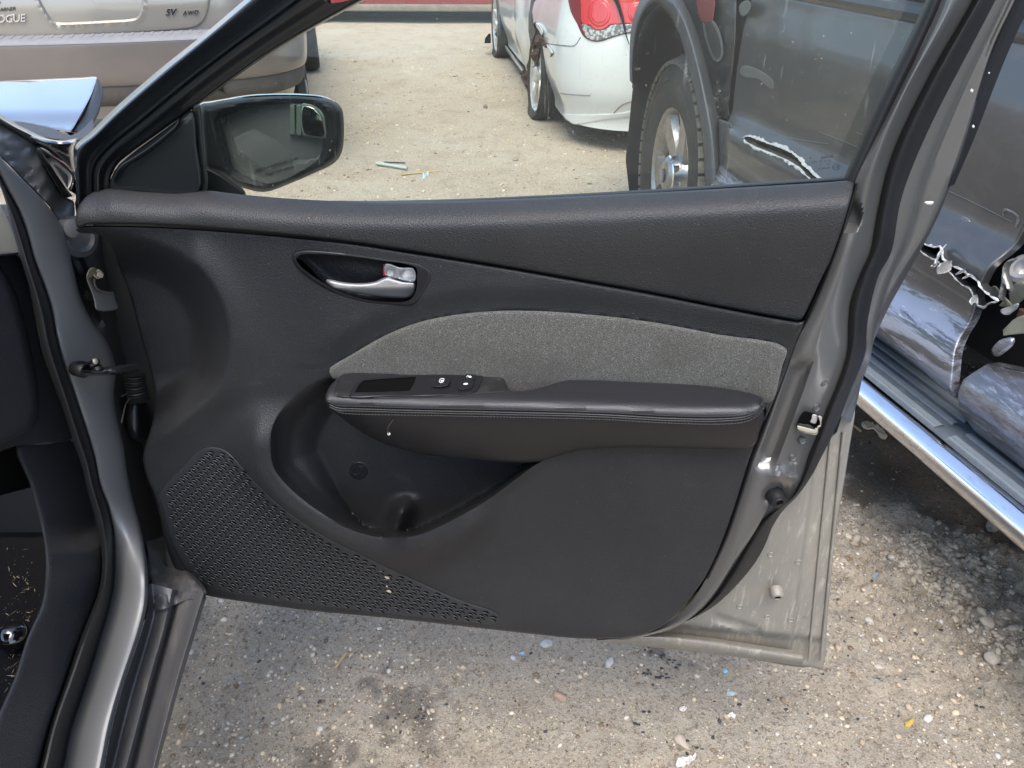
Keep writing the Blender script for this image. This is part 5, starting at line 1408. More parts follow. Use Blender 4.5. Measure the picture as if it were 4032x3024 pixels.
fr = loft('window_frame', [
    cA([(472, 1270, -.03), (470, 1130, -.03), (460, 985, -.03), (470, 905, -.03), (560, 825, -.03), (700, 685, -.03), (1000, 425, -.03), (1290, 195, -.03), (1530, -10, -.03), (1750, -190, -.03)]),
    cA([(478, 1270, -.006), (478, 1130, -.006), (470, 990, -.006), (482, 912, -.006), (575, 835, -.006), (715, 700, -.006), (1012, 442, -.006), (1300, 212, -.006), (1545, 5, -.006), (1765, -180, -.006)]),
    cA([(492, 1270, .004), (492, 1130, .004), (486, 1000, .004), (500, 930, .004), (590, 850, .004), (728, 716, .004), (1026, 458, .004), (1312, 226, .004), (1562, 18, .004), (1780, -165, .004)]),
    cA([(525, 1270, -.006), (522, 1130, -.006), (525, 1020, -.006), (560, 940, -.006), (650, 850, -.006), (790, 725, -.006), (1080, 480, -.006), (1370, 255, -.006), (1640, 50, -.006), (1860, -120, -.006)]),
    cA([(560, 1270, -.010), (556, 1130, -.010), (560, 1030, -.010), (600, 955, -.010), (690, 865, -.010), (840, 745, -.010), (1130, 505, -.010), (1420, 280, -.010), (1690, 82, -.010), (1920, -90, -.010)]),
    cA([(572, 1270, -.004), (568, 1130, -.004), (575, 1040, -.004), (618, 965, -.004), (705, 880, -.004), (856, 758, -.004), (1146, 518, -.004), (1440, 292, -.004), (1710, 96, -.004), (1940, -75, -.004)]),
    cA([(585, 1270, -.008), (582, 1130, -.008), (590, 1046, -.008), (632, 975, -.008), (716, 890, -.008), (868, 770, -.008), (1156, 530, -.008), (1450, 303, -.008), (1722, 108, -.008), (1952, -64, -.008)]),
    cA([(608, 1270, .010), (605, 1130, .010), (612, 1055, .010), (650, 990, .010), (735, 905, .010), (885, 785, .010), (1175, 548, .010), (1468, 318, .010), (1750, 122, .010), (1978, -45, .010)]),
    cA([(650, 1270, .0), (645, 1130, .0), (655, 1070, .0), (690, 1010, .0), (775, 930, .0), (925, 815, .0), (1215, 590, .0), (1520, 365, .0), (1810, 170, .0), (2060, 20, .0)]),
    cA([(690, 1270, -.006), (685, 1130, -.006), (695, 1080, -.006), (730, 1020, -.006), (820, 945, -.006), (985, 825, -.006), (1240, 640, -.006), (1640, 350, -.006), (1950, 165, -.006), (2300, -30, -.006)]),
    cA([(700, 1270, -.034), (690, 1135, -.034), (705, 1085, -.034), (740, 1025, -.034), (825, 950, -.034), (990, 830, -.034), (1245, 645, -.034), (1645, 356, -.034), (1958, 172, -.034), (2310, -20, -.034)]),
], DOOR, M['frame_black'], CAR, n=120, sub=4, back=.02)
loft('frame_top', [[(1420, -10, -.034), (1700, -215, -.034), (2300, -405, -.034), (3000, -415, -.034), (3500, -320, -.034), (3745, -170, -.034)],
    [(1330, -30, .006), (1650, -270, .006), (2280, -470, .006), (3020, -480, .006), (3560, -385, .006), (3850, -170, .006)],
    [(1180, -70, .0), (1560, -370, .0), (2240, -590, .0), (3050, -600, .0), (3680, -490, .0), (4010, -170, -.03)],
    [(1085, -100, -.03), (1500, -440, -.03), (2200, -670, -.03), (3080, -680, -.03), (3780, -560, -.05), (4130, -170, -.08)]], DOOR, M['frame_black'], fr, n=60, sub=4, back=.03)
props(fr, 'glossy black ribbed front frame of the door window')
# rear run channel of the frame
loft('glass_run', [
    [(3730, -190, -.032), (3645, 0, -.032), (3578, 148, -.032), (3460, 384, -.032), (3328, 690, -.032), (3318, 712, -.032)],
    [(3738, -190, -.008), (3655, 0, -.008), (3588, 148, -.008), (3470, 384, -.008), (3338, 690, -.008), (3328, 716, -.008)],
    [(3765, -190, .002), (3682, 0, .002), (3612, 160, .002), (3492, 404, .002), (3356, 700, .002), (3344, 730, .002)],
    [(3802, -190, .0), (3710, 0, .0), (3640, 155, .0), (3515, 420, .0), (3375, 706, .0), (3352, 745, .0)],
], DOOR, M['rubber'], fr, n=60, sub=4, back=.02)
sail = patch('corner_trim', cA([(688, 1185), (700, 1085), (735, 1035), (820, 960), (980, 840), (1100, 750), (1175, 690), (1200, 690), (1225, 900), (1240, 1195), (1050, 1215), (850, 1195)]), DOOR, M['frame_black'], fr, step=14, n=4, roll=(10, .006), back=.01,
    depth=lambda u, v: .0 + .006 * sst(-6, 10, (v / .6329 - (1080 - (u / .6329 - 700) * .80)) * .6 * np.ones_like(u)) - .0)
patch('channel_strip', cA([(1195, 660), (1235, 640), (1245, 650), (1262, 850), (1285, 1205), (1238, 1205), (1222, 900)]), DOOR, M['frame_black'], fr, step=10, n=3, depth=-.002, roll=(8, .005), back=.02)

loft('trim_crease', [cA([(702, 1095, .004), (740, 1025, .004), (830, 965, .004), (920, 905, .004), (1010, 835, .004), (1090, 765, .004), (1112, 728, .004)]), cA([(708, 1105, .014), (748, 1040, .014), (838, 980, .014), (928, 920, .014), (1018, 850, .014), (1094, 782, .014), (1112, 750, .012)]), cA([(712, 1150, .004), (760, 1080, .004), (850, 1010, .004), (940, 950, .004), (1030, 880, .004), (1096, 820, .004), (1114, 780, .004)])], DOOR, M['frame_black'], fr, n=40, sub=5)
# --- upper trim
up_top = Wp([(205, 414), (240, 407), (300, 412), (380, 416), (437, 411), (520, 420), (640, 430), (760, 435), (900, 436), (1050, 432), (1200, 426), (1350, 419), (1500, 411), (1650, 402), (1780, 394), (1836, 390)])
upper = Wp([(165, 489), (163, 470), (170, 446), (185, 426)]) + up_top + Wp([(1843, 392), (1843, 404), (1832, 450), (1800, 545), (1770, 610), (1745, 665), (1731, 690), (1726, 693), (1700, 689), (1550, 661), (1400, 631), (1250, 604), (1100, 577), (950, 552), (850, 536), (760, 522), (650, 510), (500, 496), (350, 486), (250, 484), (185, 486), (172, 493)])
utx = np.array([p[0] for p in up_top]); uty = np.array([p[1] for p in up_top])
def up_depth(u, v):
    q = (v - np.interp(u, utx, uty)) / W1
    hump = sst(-4, 74, q)
    full = .034 * np.sin(np.clip(q / 62, 0, 1) * math.pi / 2) ** .9
    return .002 + full - .018 * sst(70, 290, q) + .012 * sst(1250, 340, u / W1 * W1) * 0 + .006 * sst(900, 300, u)
upt = patch('upper_trim', upper, DOOR, M['upper_plastic'], CAR, step=15, n=3, depth=up_depth, roll=(9, .006), back=.03)
props(upt, 'grained black soft upper trim along the window sill')

# --- main trim panel
main_out = Wp([(164, 497), (172, 490), (250, 488), (350, 490), (500, 500), (650, 514), (760, 526), (850, 540), (950, 556), (1100, 581), (1250, 608), (1400, 635), (1550, 665), (1700, 693), (1728, 696)]) + \
    [(3168, 1262), (3145, 1300), (3095, 1440), (3055, 1540), (2985, 1712), (2950, 1805), (2910, 1935), (2850, 2112), (2778, 2270), (2726, 2344), (2674, 2408), (2616, 2460), (2545, 2494), (2474, 2510), (2400, 2514), (2276, 2514), (2086, 2495), (1833, 2467), (1516, 2432), (1200, 2402), (1016, 2376), (850, 2352), (800, 2340), (740, 2308), (690, 2240), (655, 2150), (635, 2060), (612, 1960), (575, 1870), (563, 1800), (582, 1725), (603, 1653), (610, 1563), (588, 1442), (556, 1334), (514, 1171), (468, 1050), (420, 945), (385, 922), (320, 918), (300, 908)]
scoop = np.array(Wp([(60, 505), (225, 503), (300, 512), (370, 535), (430, 575), (470, 630), (492, 690), (497, 740), (488, 800), (470, 840), (430, 880), (390, 915), (350, 950), (322, 985), (250, 1040), (60, 1040)]))
scoop = catmull(scoop, True, 5)
pocket = np.array(Wp([(705, 815), (650, 840), (610, 880), (588, 920), (583, 960), (590, 1010), (620, 1050), (680, 1100), (740, 1135), (800, 1155), (850, 1162), (900, 1155), (950, 1135), (1050, 1080), (1110, 1036), (1160, 1000), (1200, 982), (1250, 969), (1350, 963), (1450, 965), (1550, 968), (1620, 966), (1645, 950), (1655, 880), (1500, 850), (1000, 800)]))
pocket = catmull(pocket, True, 5)
fabric_px = Wp([(711, 803), (712, 795), (722, 787), (760, 765), (830, 725), (900, 697), (980, 680), (1060, 672), (1150, 671), (1250, 677), (1400, 694), (1550, 722), (1699, 752), (1690, 790), (1668, 866), (1655, 872), (1500, 850), (1330, 830), (1262, 828), (1150, 856), (1060, 852), (900, 835), (745, 822), (720, 818)])
fabc = catmull(np.array(fabric_px), True, 4)
bezel_px = cE([(236, 185), (250, 150), (295, 132), (400, 133), (600, 152), (800, 180), (950, 200), (1055, 227), (1100, 262), (1108, 310), (1080, 370), (1040, 430), (1000, 472), (960, 485), (850, 480), (700, 466), (560, 430), (450, 380), (340, 310), (262, 240)])
bezc = catmull(np.array(bezel_px), True, 4)
lobe = lambda: None
def main_depth(u, v):
    p = np.stack([u, v], 1)
    x_, y_ = u / W1, v / W1
    d = np.full(len(u), .028)
    # hollow at the front of the panel
    ins = inside(scoop, p); q = pdist(p, scoop) / W1
    edge_top = sst(560, 500, y_)
    d -= np.where(ins, .078 * sst(-6, 88, q) * (1 - .75 * sst(800, 960, y_)), 0) 
    d += np.where(~ins, .010 * np.exp(-(q / 45) ** 2), .010 * np.exp(-(q / 14) ** 2)) * sst(500, 540, x_ + y_ * .2) * sst(1000, 850, y_)
    # map pocket
    ins = inside(pocket, p); q = pdist(p, pocket) / W1
    wl = 12 + 130 * sst(800, 640, x_); lm = sst(790, 680, x_)
    left = sst(1120, 1000, x_)
    d -= np.where(ins, .072 * (np.clip(q / wl, 0, 1) ** .8 * (1 - lm) + lm * (.35 * sst(0, .35, q / wl) + .65 * sst(.1, 1, q / wl))) * sst(1560, 1250, x_) + .012 * sst(0, 10, q) * (1 - lm), 0)
    rm = sst(850, 970, y_)
    d += np.where(~ins, (.030 * left * np.exp(-((q - 26) / 42) ** 2) + .006 * np.exp(-(q / 12) ** 2)) * rm, 0)
    d += np.where(ins, (.030 * left * np.exp(-(26 / 42) ** 2) * np.exp(-(q / 10) ** 2) + .006 * np.exp(-(q / 5) ** 2)) * rm, 0)
    # moulded post inside the pocket
    cx = 872 - (y_ - 1090) * .3
    d += np.where(ins, .045 * np.exp(-((x_ - cx) / 24) ** 2) * sst(1062, 1110, y_), 0)
    # roll of the shoulder above the fabric
    q = pdist(p, fabc) / W1; fin = inside(fabc, p)
    d += .006 * sst(0, 60, q) * (y_ < 790) * sst(620, 760, x_) * (~fin) - .004
    d -= np.where(fin, .014 * sst(1, 7, q), 0)
    # recess behind the handle
    d = np.where(inside(bezc, p), d - .05 * sst(9, 16, pdist(p, bezc)), d)
    # rear lower field slightly dished
    d -= .006 * np.exp(-(((x_ - 1330) / 190) ** 2 + ((y_ - 1180) / 120) ** 2))
    d += .006 * sst(330, 170, x_) * sst(510, 490, y_)
    return d
main = patch('door_trim', main_out, DOOR, M['trim_plastic'], CAR, step=10, n=3, depth=main_depth, roll=(9, .007), back=.035,
    creases=[ring_offsets(pocket, k_)[:int(len(pocket) * .92)] for k_ in (2.0, 7.0, 13.0, 20.0, -4.0)] + [ ring_offsets(bezc, 9), ring_offsets(bezc, 16)])
props(main, 'black moulded door trim panel with map pocket')

# dark side flange of the trim towards the rear edge
loft('trim_flange', [[(3362, 722, .0), (3330, 830, .0), (3288, 968, .0), (3238, 1100, .0), (3168, 1262, .0), (3100, 1440, .0), (3060, 1540, .0), (2987, 1712, .0), (2952, 1805, .0), (2912, 1935, .0), (2852, 2112, .0), (2778, 2272, .0)],
                     [(3378, 722, .004), (3340, 850, .004), (3300, 978, .004), (3252, 1106, .004), (3190, 1248, .004), (3148, 1320, .004), (3090, 1480, .004), (3005, 1712, .004), (2968, 1808, .004), (2926, 1938, .004), (2864, 2116, .004), (2788, 2278, .004)],
                     [(3384, 722, -.006), (3346, 850, -.006), (3306, 980, -.006), (3258, 1108, -.006), (3196, 1250, -.006), (3154, 1322, -.006), (3096, 1482, -.006), (3011, 1714, -.006), (2974, 1810, -.006), (2932, 1940, -.006), (2870, 2118, -.006), (2794, 2280, -.006)]], DOOR, M['smooth_plastic'], main, n=80, sub=3, back=.02)

# --- fabric insert
fab = patch('fabric_insert', fabric_px, DOOR, M['fabric'], main, step=22, n=4, depth=lambda u, v: .0275 + .004 * np.exp(-(((u - 2300) / 900) ** 2 + ((v - 1400) / 200) ** 2)), roll=(16, .007), back=.012)
props(fab, 'grey tweed cloth insert with a small brown stain')

# --- armrest
ybx, yby = [700, 760, 900, 1040, 1066, 1090, 1102, 1150, 1200, 1240, 1262, 1330, 1500, 1620, 1652], [822, 806, 802, 797, 799, 820, 843, 842, 828, 813, 808, 812, 830, 849, 862]
yfx, yfy = [700, 760, 900, 1100, 1300, 1500, 1600, 1640, 1655], [876, 880, 886, 890, 896, 904, 903, 895, 880]
arm_px = Wp([(703, 868), (704, 852), (716, 830), (738, 813), (770, 807), (900, 802), (1040, 797), (1066, 799), (1088, 818), (1100, 842), (1112, 845), (1150, 842), (1200, 828), (1240, 813), (1262, 808), (1330, 812), (1500, 830), (1620, 849), (1648, 860), (1653, 874), (1642, 893), (1600, 903), (1500, 904), (1300, 896), (1100, 890), (900, 886), (760, 881), (722, 879)])
def arm_depth(u, v):
    x_, y_ = u / W1, v / W1
    yf = np.interp(x_, yfx, yfy) - 22
    d = .088 - .00112 * np.clip(yf - y_, 0, 200)
    return d + .001 * sst(0, 20, y_ - yf) - .004 * np.exp(-((y_ - yf) / 7) ** 2)
arm = patch('armrest', arm_px, DOOR, M['leather'], main, step=11, n=4, depth=arm_depth, roll=(10, .008), back=.03)
props(arm, 'stitched black armrest with front switch end')
low_px = Wp([(706, 872), (712, 884), (735, 900), (762, 920), (800, 945), (870, 971), (960, 988), (1060, 997), (1140, 999), (1172, 996), (1215, 982), (1260, 972), (1350, 967), (1450, 968), (1550, 970), (1612, 968), (1632, 958), (1640, 930), (1648, 884), (1600, 898), (1500, 899), (1300, 891), (1100, 885), (900, 881), (760, 876)])
def low_depth(u, v):
    x_, y_ = u / W1, v / W1
    yt = np.interp(x_, yfx, yfy); yb = np.interp(x_, [700, 740, 800, 870, 960, 1060, 1140, 1260, 1450, 1640], [884, 905, 945, 971, 988, 997, 999, 985, 1000, 1000])
    q = np.clip((y_ - yt) / np.maximum(yb - yt, 4), 0, 1)
    return .086 - .050 * q ** 1.6 * sst(690, 760, x_) - .012 * sst(1, 0, q) * 0
low = patch('armrest_body', low_px, DOOR, M['armrest_low'], main, step=12, n=4, depth=low_depth, roll=(12, .010), back=.04)
scratch = tube('scratch_mark', [DOOR(*p, .087) for p in cJ([(770, 560), (745, 595), (722, 630), (728, 680)])], .0006, M['thread'], low, n=6)
p_ = cJ([(733, 682)])[0]
lathe('paint_speck', DOOR(p_[0], p_[1], .0835), DOOR.n, [(.0022, 0), (.0016, .0012), (0, .0016)], M['white_scrap'], low, n=10)
# stitches and seam
def stitch_row(line, d, sp=13, size=(.0019, .0006, .0007)):
    q = resample(catmull(np.array(cW(line), float)), step=sp)
    P = DOOR(q[:, 0], q[:, 1], d); T = np.gradient(P, axis=0)
    return P, T
r1 = [(712, 868), (730, 876), (760, 877), (900, 881), (1100, 885), (1300, 890), (1450, 898), (1560, 899), (1610, 894), (1638, 882), (1648, 868)]
r2 = [(714, 880), (735, 891), (760, 894), (900, 897), (1100, 901), (1300, 906), (1450, 914), (1560, 916), (1610, 911), (1636, 898), (1648, 884)]
P1, T1 = stitch_row(r1, .0885); P2, T2 = stitch_row(r2, .0875)
beads('stitching', np.vstack([P1, P2]), np.vstack([T1, T2]), np.tile(DOOR.n * .9 + np.array([0, 0, .3]), (len(P1) + len(P2), 1)), (.0019, .0007, .0009), M['thread'], main)
for dy, dd, rr in ((6, .0885, .0010), (10.5, .0880, .0010)):
    q = resample(catmull(np.array(cW([(a_, b_ + dy) for a_, b_ in r1]), float)), n=70)
    tube('piping', DOOR(q[:, 0], q[:, 1], dd), rr, M['leather'], main, n=8, smoothp=False)

# --- switch panel in the armrest: lies on the sloping armrest top
def ARM(u, v, d=0.0):
    u = np.asarray(u, float); v = np.asarray(v, float)
    return DOOR(u, v, arm_depth(u.ravel(), v.ravel()).reshape(u.shape) + d)
sw = patch('switch_panel', cJ([(255, 345), (262, 310), (300, 190), (345, 160), (700, 148), (1100, 132), (1500, 122), (1640, 128), (1700, 165), (1760, 300), (1700, 318), (1540, 330), (1400, 345), (1100, 362), (700, 372), (330, 370)]), ARM, M['dusty_plastic'], main, step=8, n=3, depth=.0018, roll=(7, .0018), back=.004)
sb = patch('switch_bezel', cJ([(385, 358), (400, 330), (445, 240), (515, 200), (700, 182), (1100, 160), (1485, 148), (1535, 155), (1555, 185), (1520, 270), (1490, 315), (1440, 332), (1200, 348), (700, 362), (420, 366)]), ARM, M['smooth_plastic'], main, step=8, n=3, depth=.0045, roll=(6, .003), back=.006, holes=[cJ([(438, 322), (470, 255), (515, 216), (700, 202), (970, 186), (955, 240), (912, 308), (700, 316)])])
patch('switch_well', cJ([(420, 328), (460, 250), (510, 208), (700, 195), (978, 180), (965, 245), (915, 314), (700, 322)]), ARM, M['opening_black'], main, step=10, n=1, smooth_out=False, depth=.0022, roll=(0, 0), back=0)
wsw = patch('window_switch', cJ([(1010, 208), (1130, 203), (1268, 200), (1250, 262), (1110, 275), (985, 272)]), ARM, M['smooth_plastic'], main, step=6, n=2, depth=lambda u, v: .0065 + .003 * sst(1700, 1715, u) - .004 * sst(1700, 1685, u), roll=(4, .003), back=.004)
lk1 = patch('lock_button', cJ([(1345, 230), (1478, 220), (1455, 282), (1335, 298)]), ARM, M['smooth_plastic'], main, step=5, n=2, depth=.0075, roll=(4, .002), back=.004)
lk2 = patch('lock_button', cJ([(1395, 165), (1495, 160), (1480, 212), (1372, 222)]), ARM, M['smooth_plastic'], main, step=5, n=2, depth=.0068, roll=(4, .002), back=.004)
def ring(par, pts, d, r=.0004):
    q = resample(catmull(np.array(cJ(pts), float), True), n=24, closed=True); q = np.vstack([q, q[:1]])
    return tube('switch_symbol', ARM(q[:, 0], q[:, 1], d), r, M['white_print'], par, n=6, caps=False, smoothp=False)
ring(main, [(1172, 228), (1182, 205), (1212, 203), (1205, 228), (1190, 236)], .0115)
patch('switch_symbol', cJ([(1182, 216), (1208, 212), (1203, 224), (1186, 228)]), ARM, M['white_print'], main, step=4, n=1, depth=.0112, roll=(0, 0), back=.0005)
patch('switch_symbol', cJ([(1425, 180), (1440, 176), (1452, 180), (1450, 192), (1428, 191)]), ARM, M['white_print'], main, step=4, n=2, depth=.0085, roll=(0, 0), back=.0005)
patch('switch_symbol', cJ([(1380, 246), (1395, 239), (1420, 240), (1420, 250), (1400, 255), (1382, 253)]), ARM, M['white_print'], main, step=4, n=2, depth=.0088, roll=(0, 0), back=.0005)
tube('switch_symbol', [ARM(np.array(p[0]), np.array(p[1]), .0085) for p in cJ([(1410, 186), (1418, 177), (1428, 176)])], .0004, M['white_print'], main, n=6)

# --- inner handle
bez = patch('handle_bezel', bezel_px, DOOR, M['smooth_plastic'], main, step=8, n=5, depth=lambda u, v: .031 + 0 * u, roll=(11, .005), back=.02,
    holes=[resample(catmull(np.array(cE([(262, 190), (285, 165), (350, 158), (600, 172), (800, 200), (960, 224), (1010, 245), (1015, 300), (1010, 380), (985, 430), (945, 455), (850, 458), (700, 445), (570, 408), (460, 355), (350, 285), (282, 225)])), True, 5), step=7, closed=True)])
cup = loft('handle_cup', [
    cE([(262, 190, .027), (285, 165, .027), (350, 158, .027), (600, 172, .027), (800, 200, .027), (960, 224, .027), (1010, 245, .027)]),
    cE([(300, 200, .004), (320, 176, -.006), (380, 170, -.008), (600, 184, -.010), (800, 208, -.010), (960, 232, -.010), (1010, 255, -.010)]),
    cE([(400, 300, -.006), (440, 290, -.014), (520, 280, -.016), (640, 280, -.016), (800, 290, -.016), (930, 300, -.016), (1012, 310, -.016)]),
    cE([(440, 340, .006), (500, 372, -.006), (570, 396, -.010), (700, 430, -.010), (850, 445, -.010), (945, 440, -.010), (1010, 400, -.010)]),
    cE([(350, 285, .027), (460, 355, .027), (570, 408, .027), (700, 445, .027), (850, 458, .027), (945, 455, .027), (1010, 430, .027)]),
], DOOR, M['upper_plastic'], main, n=50, sub=5)
hand = patch('door_handle', cE([(448, 326), (455, 317), (480, 318), (560, 334), (640, 340), (700, 338), (760, 327), (800, 308), (830, 300), (870, 310), (930, 325), (1004, 334), (1004, 380), (995, 410), (962, 432), (900, 434), (800, 428), (700, 416), (600, 398), (540, 385), (500, 375), (462, 345)]), DOOR, M['chrome_satin'], main, step=6, n=4,
    depth=lambda u, v: .020 + .012 * sst(1000 + 900 * .6329, 1000 + 450 * .6329, u) - .004 * sst(1000 + 880 * .6329, 1000 + 1000 * .6329, u) - .010 * sst(900 + 360 * .6329, 900 + 425 * .6329, v) , roll=(11, .009), back=.010)
lock = patch('lock_lever', cE([(812, 222), (840, 217), (905, 240), (985, 243), (1001, 256), (1003, 330), (925, 322), (870, 305), (818, 290)]), DOOR, M['chrome_satin'], main, step=5, n=3,
    depth=lambda u, v: .020 - .010 * sst(1, 0, ((u - 1585) / 22) ** 2) * 0 - .009 * sst(1.2, .3, ((u - (1000 + 955 * .6329)) / 36) ** 2 + ((v - (900 + 285 * .6329)) / 22) ** 2) - .009 * sst(1.2, .3, ((u - (1000 + 850 * .6329)) / 22) ** 2 + ((v - (900 + 275 * .6329)) / 22) ** 2), roll=(4, .003), back=.012)
patch('lock_mark', cE([(803, 222), (818, 224), (820, 292), (804, 294)]), DOOR, M['red_plastic'], main, step=5, n=1, depth=.016, roll=(2, .002), back=.006)

# --- badge moulded in the pocket
cbx, cby = cJ([(470, 1003)])[0]
def POCK(u, v, d=0.0):
    u = np.asarray(u, float); v = np.asarray(v, float)
    return DOOR(u, v, main_depth(u.ravel(), v.ravel()).reshape(u.shape) + d)
badge = patch('recycling_badge', [(cbx + 37 * math.cos(t), cby + 35 * math.sin(t)) for t in np.linspace(0, 2 * math.pi, 24, endpoint=False)], POCK, M['smooth_plastic'], main, step=9, n=2, depth=.0012, roll=(4, .001), back=.003)
q = cJ([(450, 990), (480, 965), (500, 990), (470, 1025), (430, 1030), (420, 985), (450, 960)])
tube('badge_loop', [POCK(np.array(p[0]), np.array(p[1]), .002) for p in q], .0005, M['trim_plastic'], main, n=6)
tube('badge_loop', [POCK(np.array(p[0]), np.array(p[1]), .002) for p in cJ([(485, 985), (505, 965), (520, 985), (500, 1000)])], .0005, M['trim_plastic'], main, n=6)

# --- speaker grille
gr_px = [(796, 1768), (842, 1760), (889, 1775), (942, 1828), (1000, 1895), (1100, 1990), (1263, 2105), (1428, 2187), (1643, 2289), (1833, 2371), (1947, 2409), (1972, 2434), (1955, 2454), (1833, 2450), (1600, 2424), (1400, 2402), (1200, 2380), (1016, 2353), (870, 2328), (800, 2302), (735, 2245), (690, 2170), (660, 2090), (640, 2010), (626, 1950), (645, 1915), (700, 1860)]
grc = catmull(np.array(gr_px, float), True, 4)
def gr_d(u, v): return main_depth(u, v) + .0022
gri = patch('speaker_grille', gr_px, DOOR, M['grille_plastic'], main, step=20, n=4, depth=gr_d, roll=(8, .0025), back=.006)
props(gri, 'black speaker grille with slanted slots')
A1 = np.array([46.0, 6.5]); B1 = np.array([-13.6, 13.0])
cells = []
for i in range(-10, 60):
    for j in range(-70, 80):
        c = np.array([900, 2000.0]) + i * A1 + j * B1
        cells.append(c)
cells = np.array(cells)
m_ = inside(grc, cells); cells = cells[m_]
cells = cells[pdist(cells, grc) > 15]
cells = cells[cells[:, 1] < 2440]
extra = cells + np.array([4.0, 9.0])
def lipset(c, ang, L_, keep):
    c = c[keep]
    dv = np.array([math.cos(ang), math.sin(ang)])
    c = c + dv * L_ / 2
    P = DOOR(c[:, 0], c[:, 1], gr_d(c[:, 0], c[:, 1]) + .0006)
    Q = DOOR(c[:, 0] + dv[0], c[:, 1] + dv[1], gr_d(c[:, 0], c[:, 1]) + .0006)
    return P, Q - P
k = np.ones(len(cells), bool)
Pa, Ta = lipset(cells, math.radians(14), 25, k)
Pb, Tb = lipset(extra, math.radians(31), 21, k)
nn_ = DOOR.n * .8 + np.array([0, 0, .6])
beads('grille_lips', np.vstack([Pa, Pb]), np.vstack([Ta, Tb]), np.tile(nn_, (len(Pa) + len(Pb), 1)), (.0040, .00046, .0009), M['lip_plastic'], main)
# dark slots above each lip
def slots(c, ang, L_, up_):
    dv = np.array([math.cos(ang), math.sin(ang)]); nv = np.array([dv[1], -dv[0]])
    prof = [(0, 0), (.3, .75), (.65, 1), (1.12, .55), (1.0, 0)]
    V = []
    for a_, b_ in prof:
        q = c + dv * L_ * a_ + nv * up_ * b_
        V.append(DOOR(q[:, 0], q[:, 1], gr_d(q[:, 0], q[:, 1]) + .00035))
    V = np.stack(V, 1).reshape(-1, 3)
    f = np.array([(0, 1, 2), (0, 2, 3), (0, 3, 4)])
    return V, (f[None] + (np.arange(len(c)) * 5)[:, None, None]).reshape(-1, 3)
V1, F1 = slots(cells, math.radians(14), 25, 8.0); V2, F2 = slots(extra, math.radians(31), 21, 7.0)
o = mesh('grille_slots', np.vstack([V1, V2]), np.vstack([F1, F2 + len(V1)]), M['opening_black'], main, smooth=False, face=CAMP)
o['kind'] = 'stuff'
for (x_, y_, r_) in ((833, 1244, 3), (838, 1262, 5)):
    pass
for pts in (cH([(495, 900), (520, 905), (528, 918), (505, 915)]), cH([(503, 962), (512, 955), (516, 970)]), cH([(508, 985), (530, 988), (540, 1002), (515, 998)])):
    patch('dirt_fleck', pts, DOOR, M['crumpled_leaf'], main, step=4, n=2, depth=lambda u, v: gr_d(u, v) + .0022, roll=(2, .0006), back=.001)

# --- side mirror, hung outside the glass
MIR = M['mirror_shell']
hs = cM2([(85, 262), (250, 222), (400, 190), (800, 138), (1200, 118), (1600, 128), (1850, 158), (2000, 215), (2080, 295), (2112, 400), (2120, 700), (2096, 900), (2040, 1020), (1950, 1100), (1700, 1220), (1400, 1350), (1200, 1430), (1050, 1478), (900, 1478), (750, 1440), (600, 1395), (400, 1260), (200, 1200), (120, 1100), (100, 900)])
mgl = cM2([(396, 480), (430, 428), (560, 372), (800, 292), (1100, 252), (1400, 228), (1600, 236), (1750, 310), (1850, 450), (1868, 600), (1840, 780), (1800, 960), (1750, 1050), (1500, 1210), (1250, 1330), (1050, 1372), (850, 1322), (700, 1250), (570, 1150), (510, 950), (440, 700), (402, 560)])
mglc = catmull(np.array(mgl), True, 4); hsc = catmull(np.array(hs), True, 4)
mirr = patch('side_mirror', hs, DOOR, MIR, CAR, step=11, n=4, roll=(30, .05), back=.05, depth=-.232)
bz_hole = resample(mglc, step=8, closed=True)
bz_out = ring_offsets(resample(hsc, step=10, closed=True), 6)
patch('mirror_bezel', bz_out, DOOR, MIR, mirr, step=9, smooth_out=False, bstep=8, roll=(26, .030), back=.03, holes=[bz_hole],
    depth=lambda u, v: -.200 - .014 * sst(26, 0, pdist(np.stack([u, v], 1), mglc)))
props(mirr, 'black side mirror with stick-on blind-spot mirror')
patch('mirror_cap', cM2([(75, 250), (250, 205), (400, 178), (800, 118), (1200, 98), (1600, 108), (1850, 140), (1990, 195), (2040, 245), (1900, 215), (1600, 170), (1200, 160), (800, 190), (420, 270), (290, 360), (200, 500), (150, 610), (118, 560)]), DOOR, M['hood_paint'], mirr, step=9, n=4, depth=lambda u, v: -.262 + .03 * sst(390, 365, v), roll=(14, .03), back=.06)
patch('mirror_foot', cM2([(60, 1060), (180, 1110), (400, 1220), (620, 1380), (720, 1460), (740, 1540), (500, 1560), (60, 1540)]), DOOR, MIR, mirr, step=12, n=3, depth=-.13, roll=(14, .02), back=.03)
mg = patch('mirror_glass', mgl, DOOR, M['mirror_face'], mirr, step=24, n=4, depth=lambda u, v: -.2225 + .0005 * ((u - 1080) / 200) ** 2, roll=(3, .001), back=.004)
ZM = -.2235
text('mirror_lettering', 'OBJECTS IN MIRROR ARE CLOSER', DOOR, cM2([(868, 1205)])[0], (12.2 * .93, -12.2 * .275), (0, -14.5), ZM + .002, M['black_print'], mirr, thick=.0002)
text('mirror_lettering', 'THAN THEY APPEAR', DOOR, cM2([(1022, 1262)])[0], (13.0 * .93, -13.0 * .275), (0, -14.5), ZM + .002, M['black_print'], mirr, thick=.0002)
patch('blind_spot_frame', cM2([(1525, 240), (1600, 236), (1750, 285), (1838, 380), (1875, 520), (1882, 735), (1855, 745), (1600, 718), (1538, 692)]), DOOR, M['clear_plastic'], mirr, step=8, n=3, depth=-.212, roll=(6, .006), back=.01)
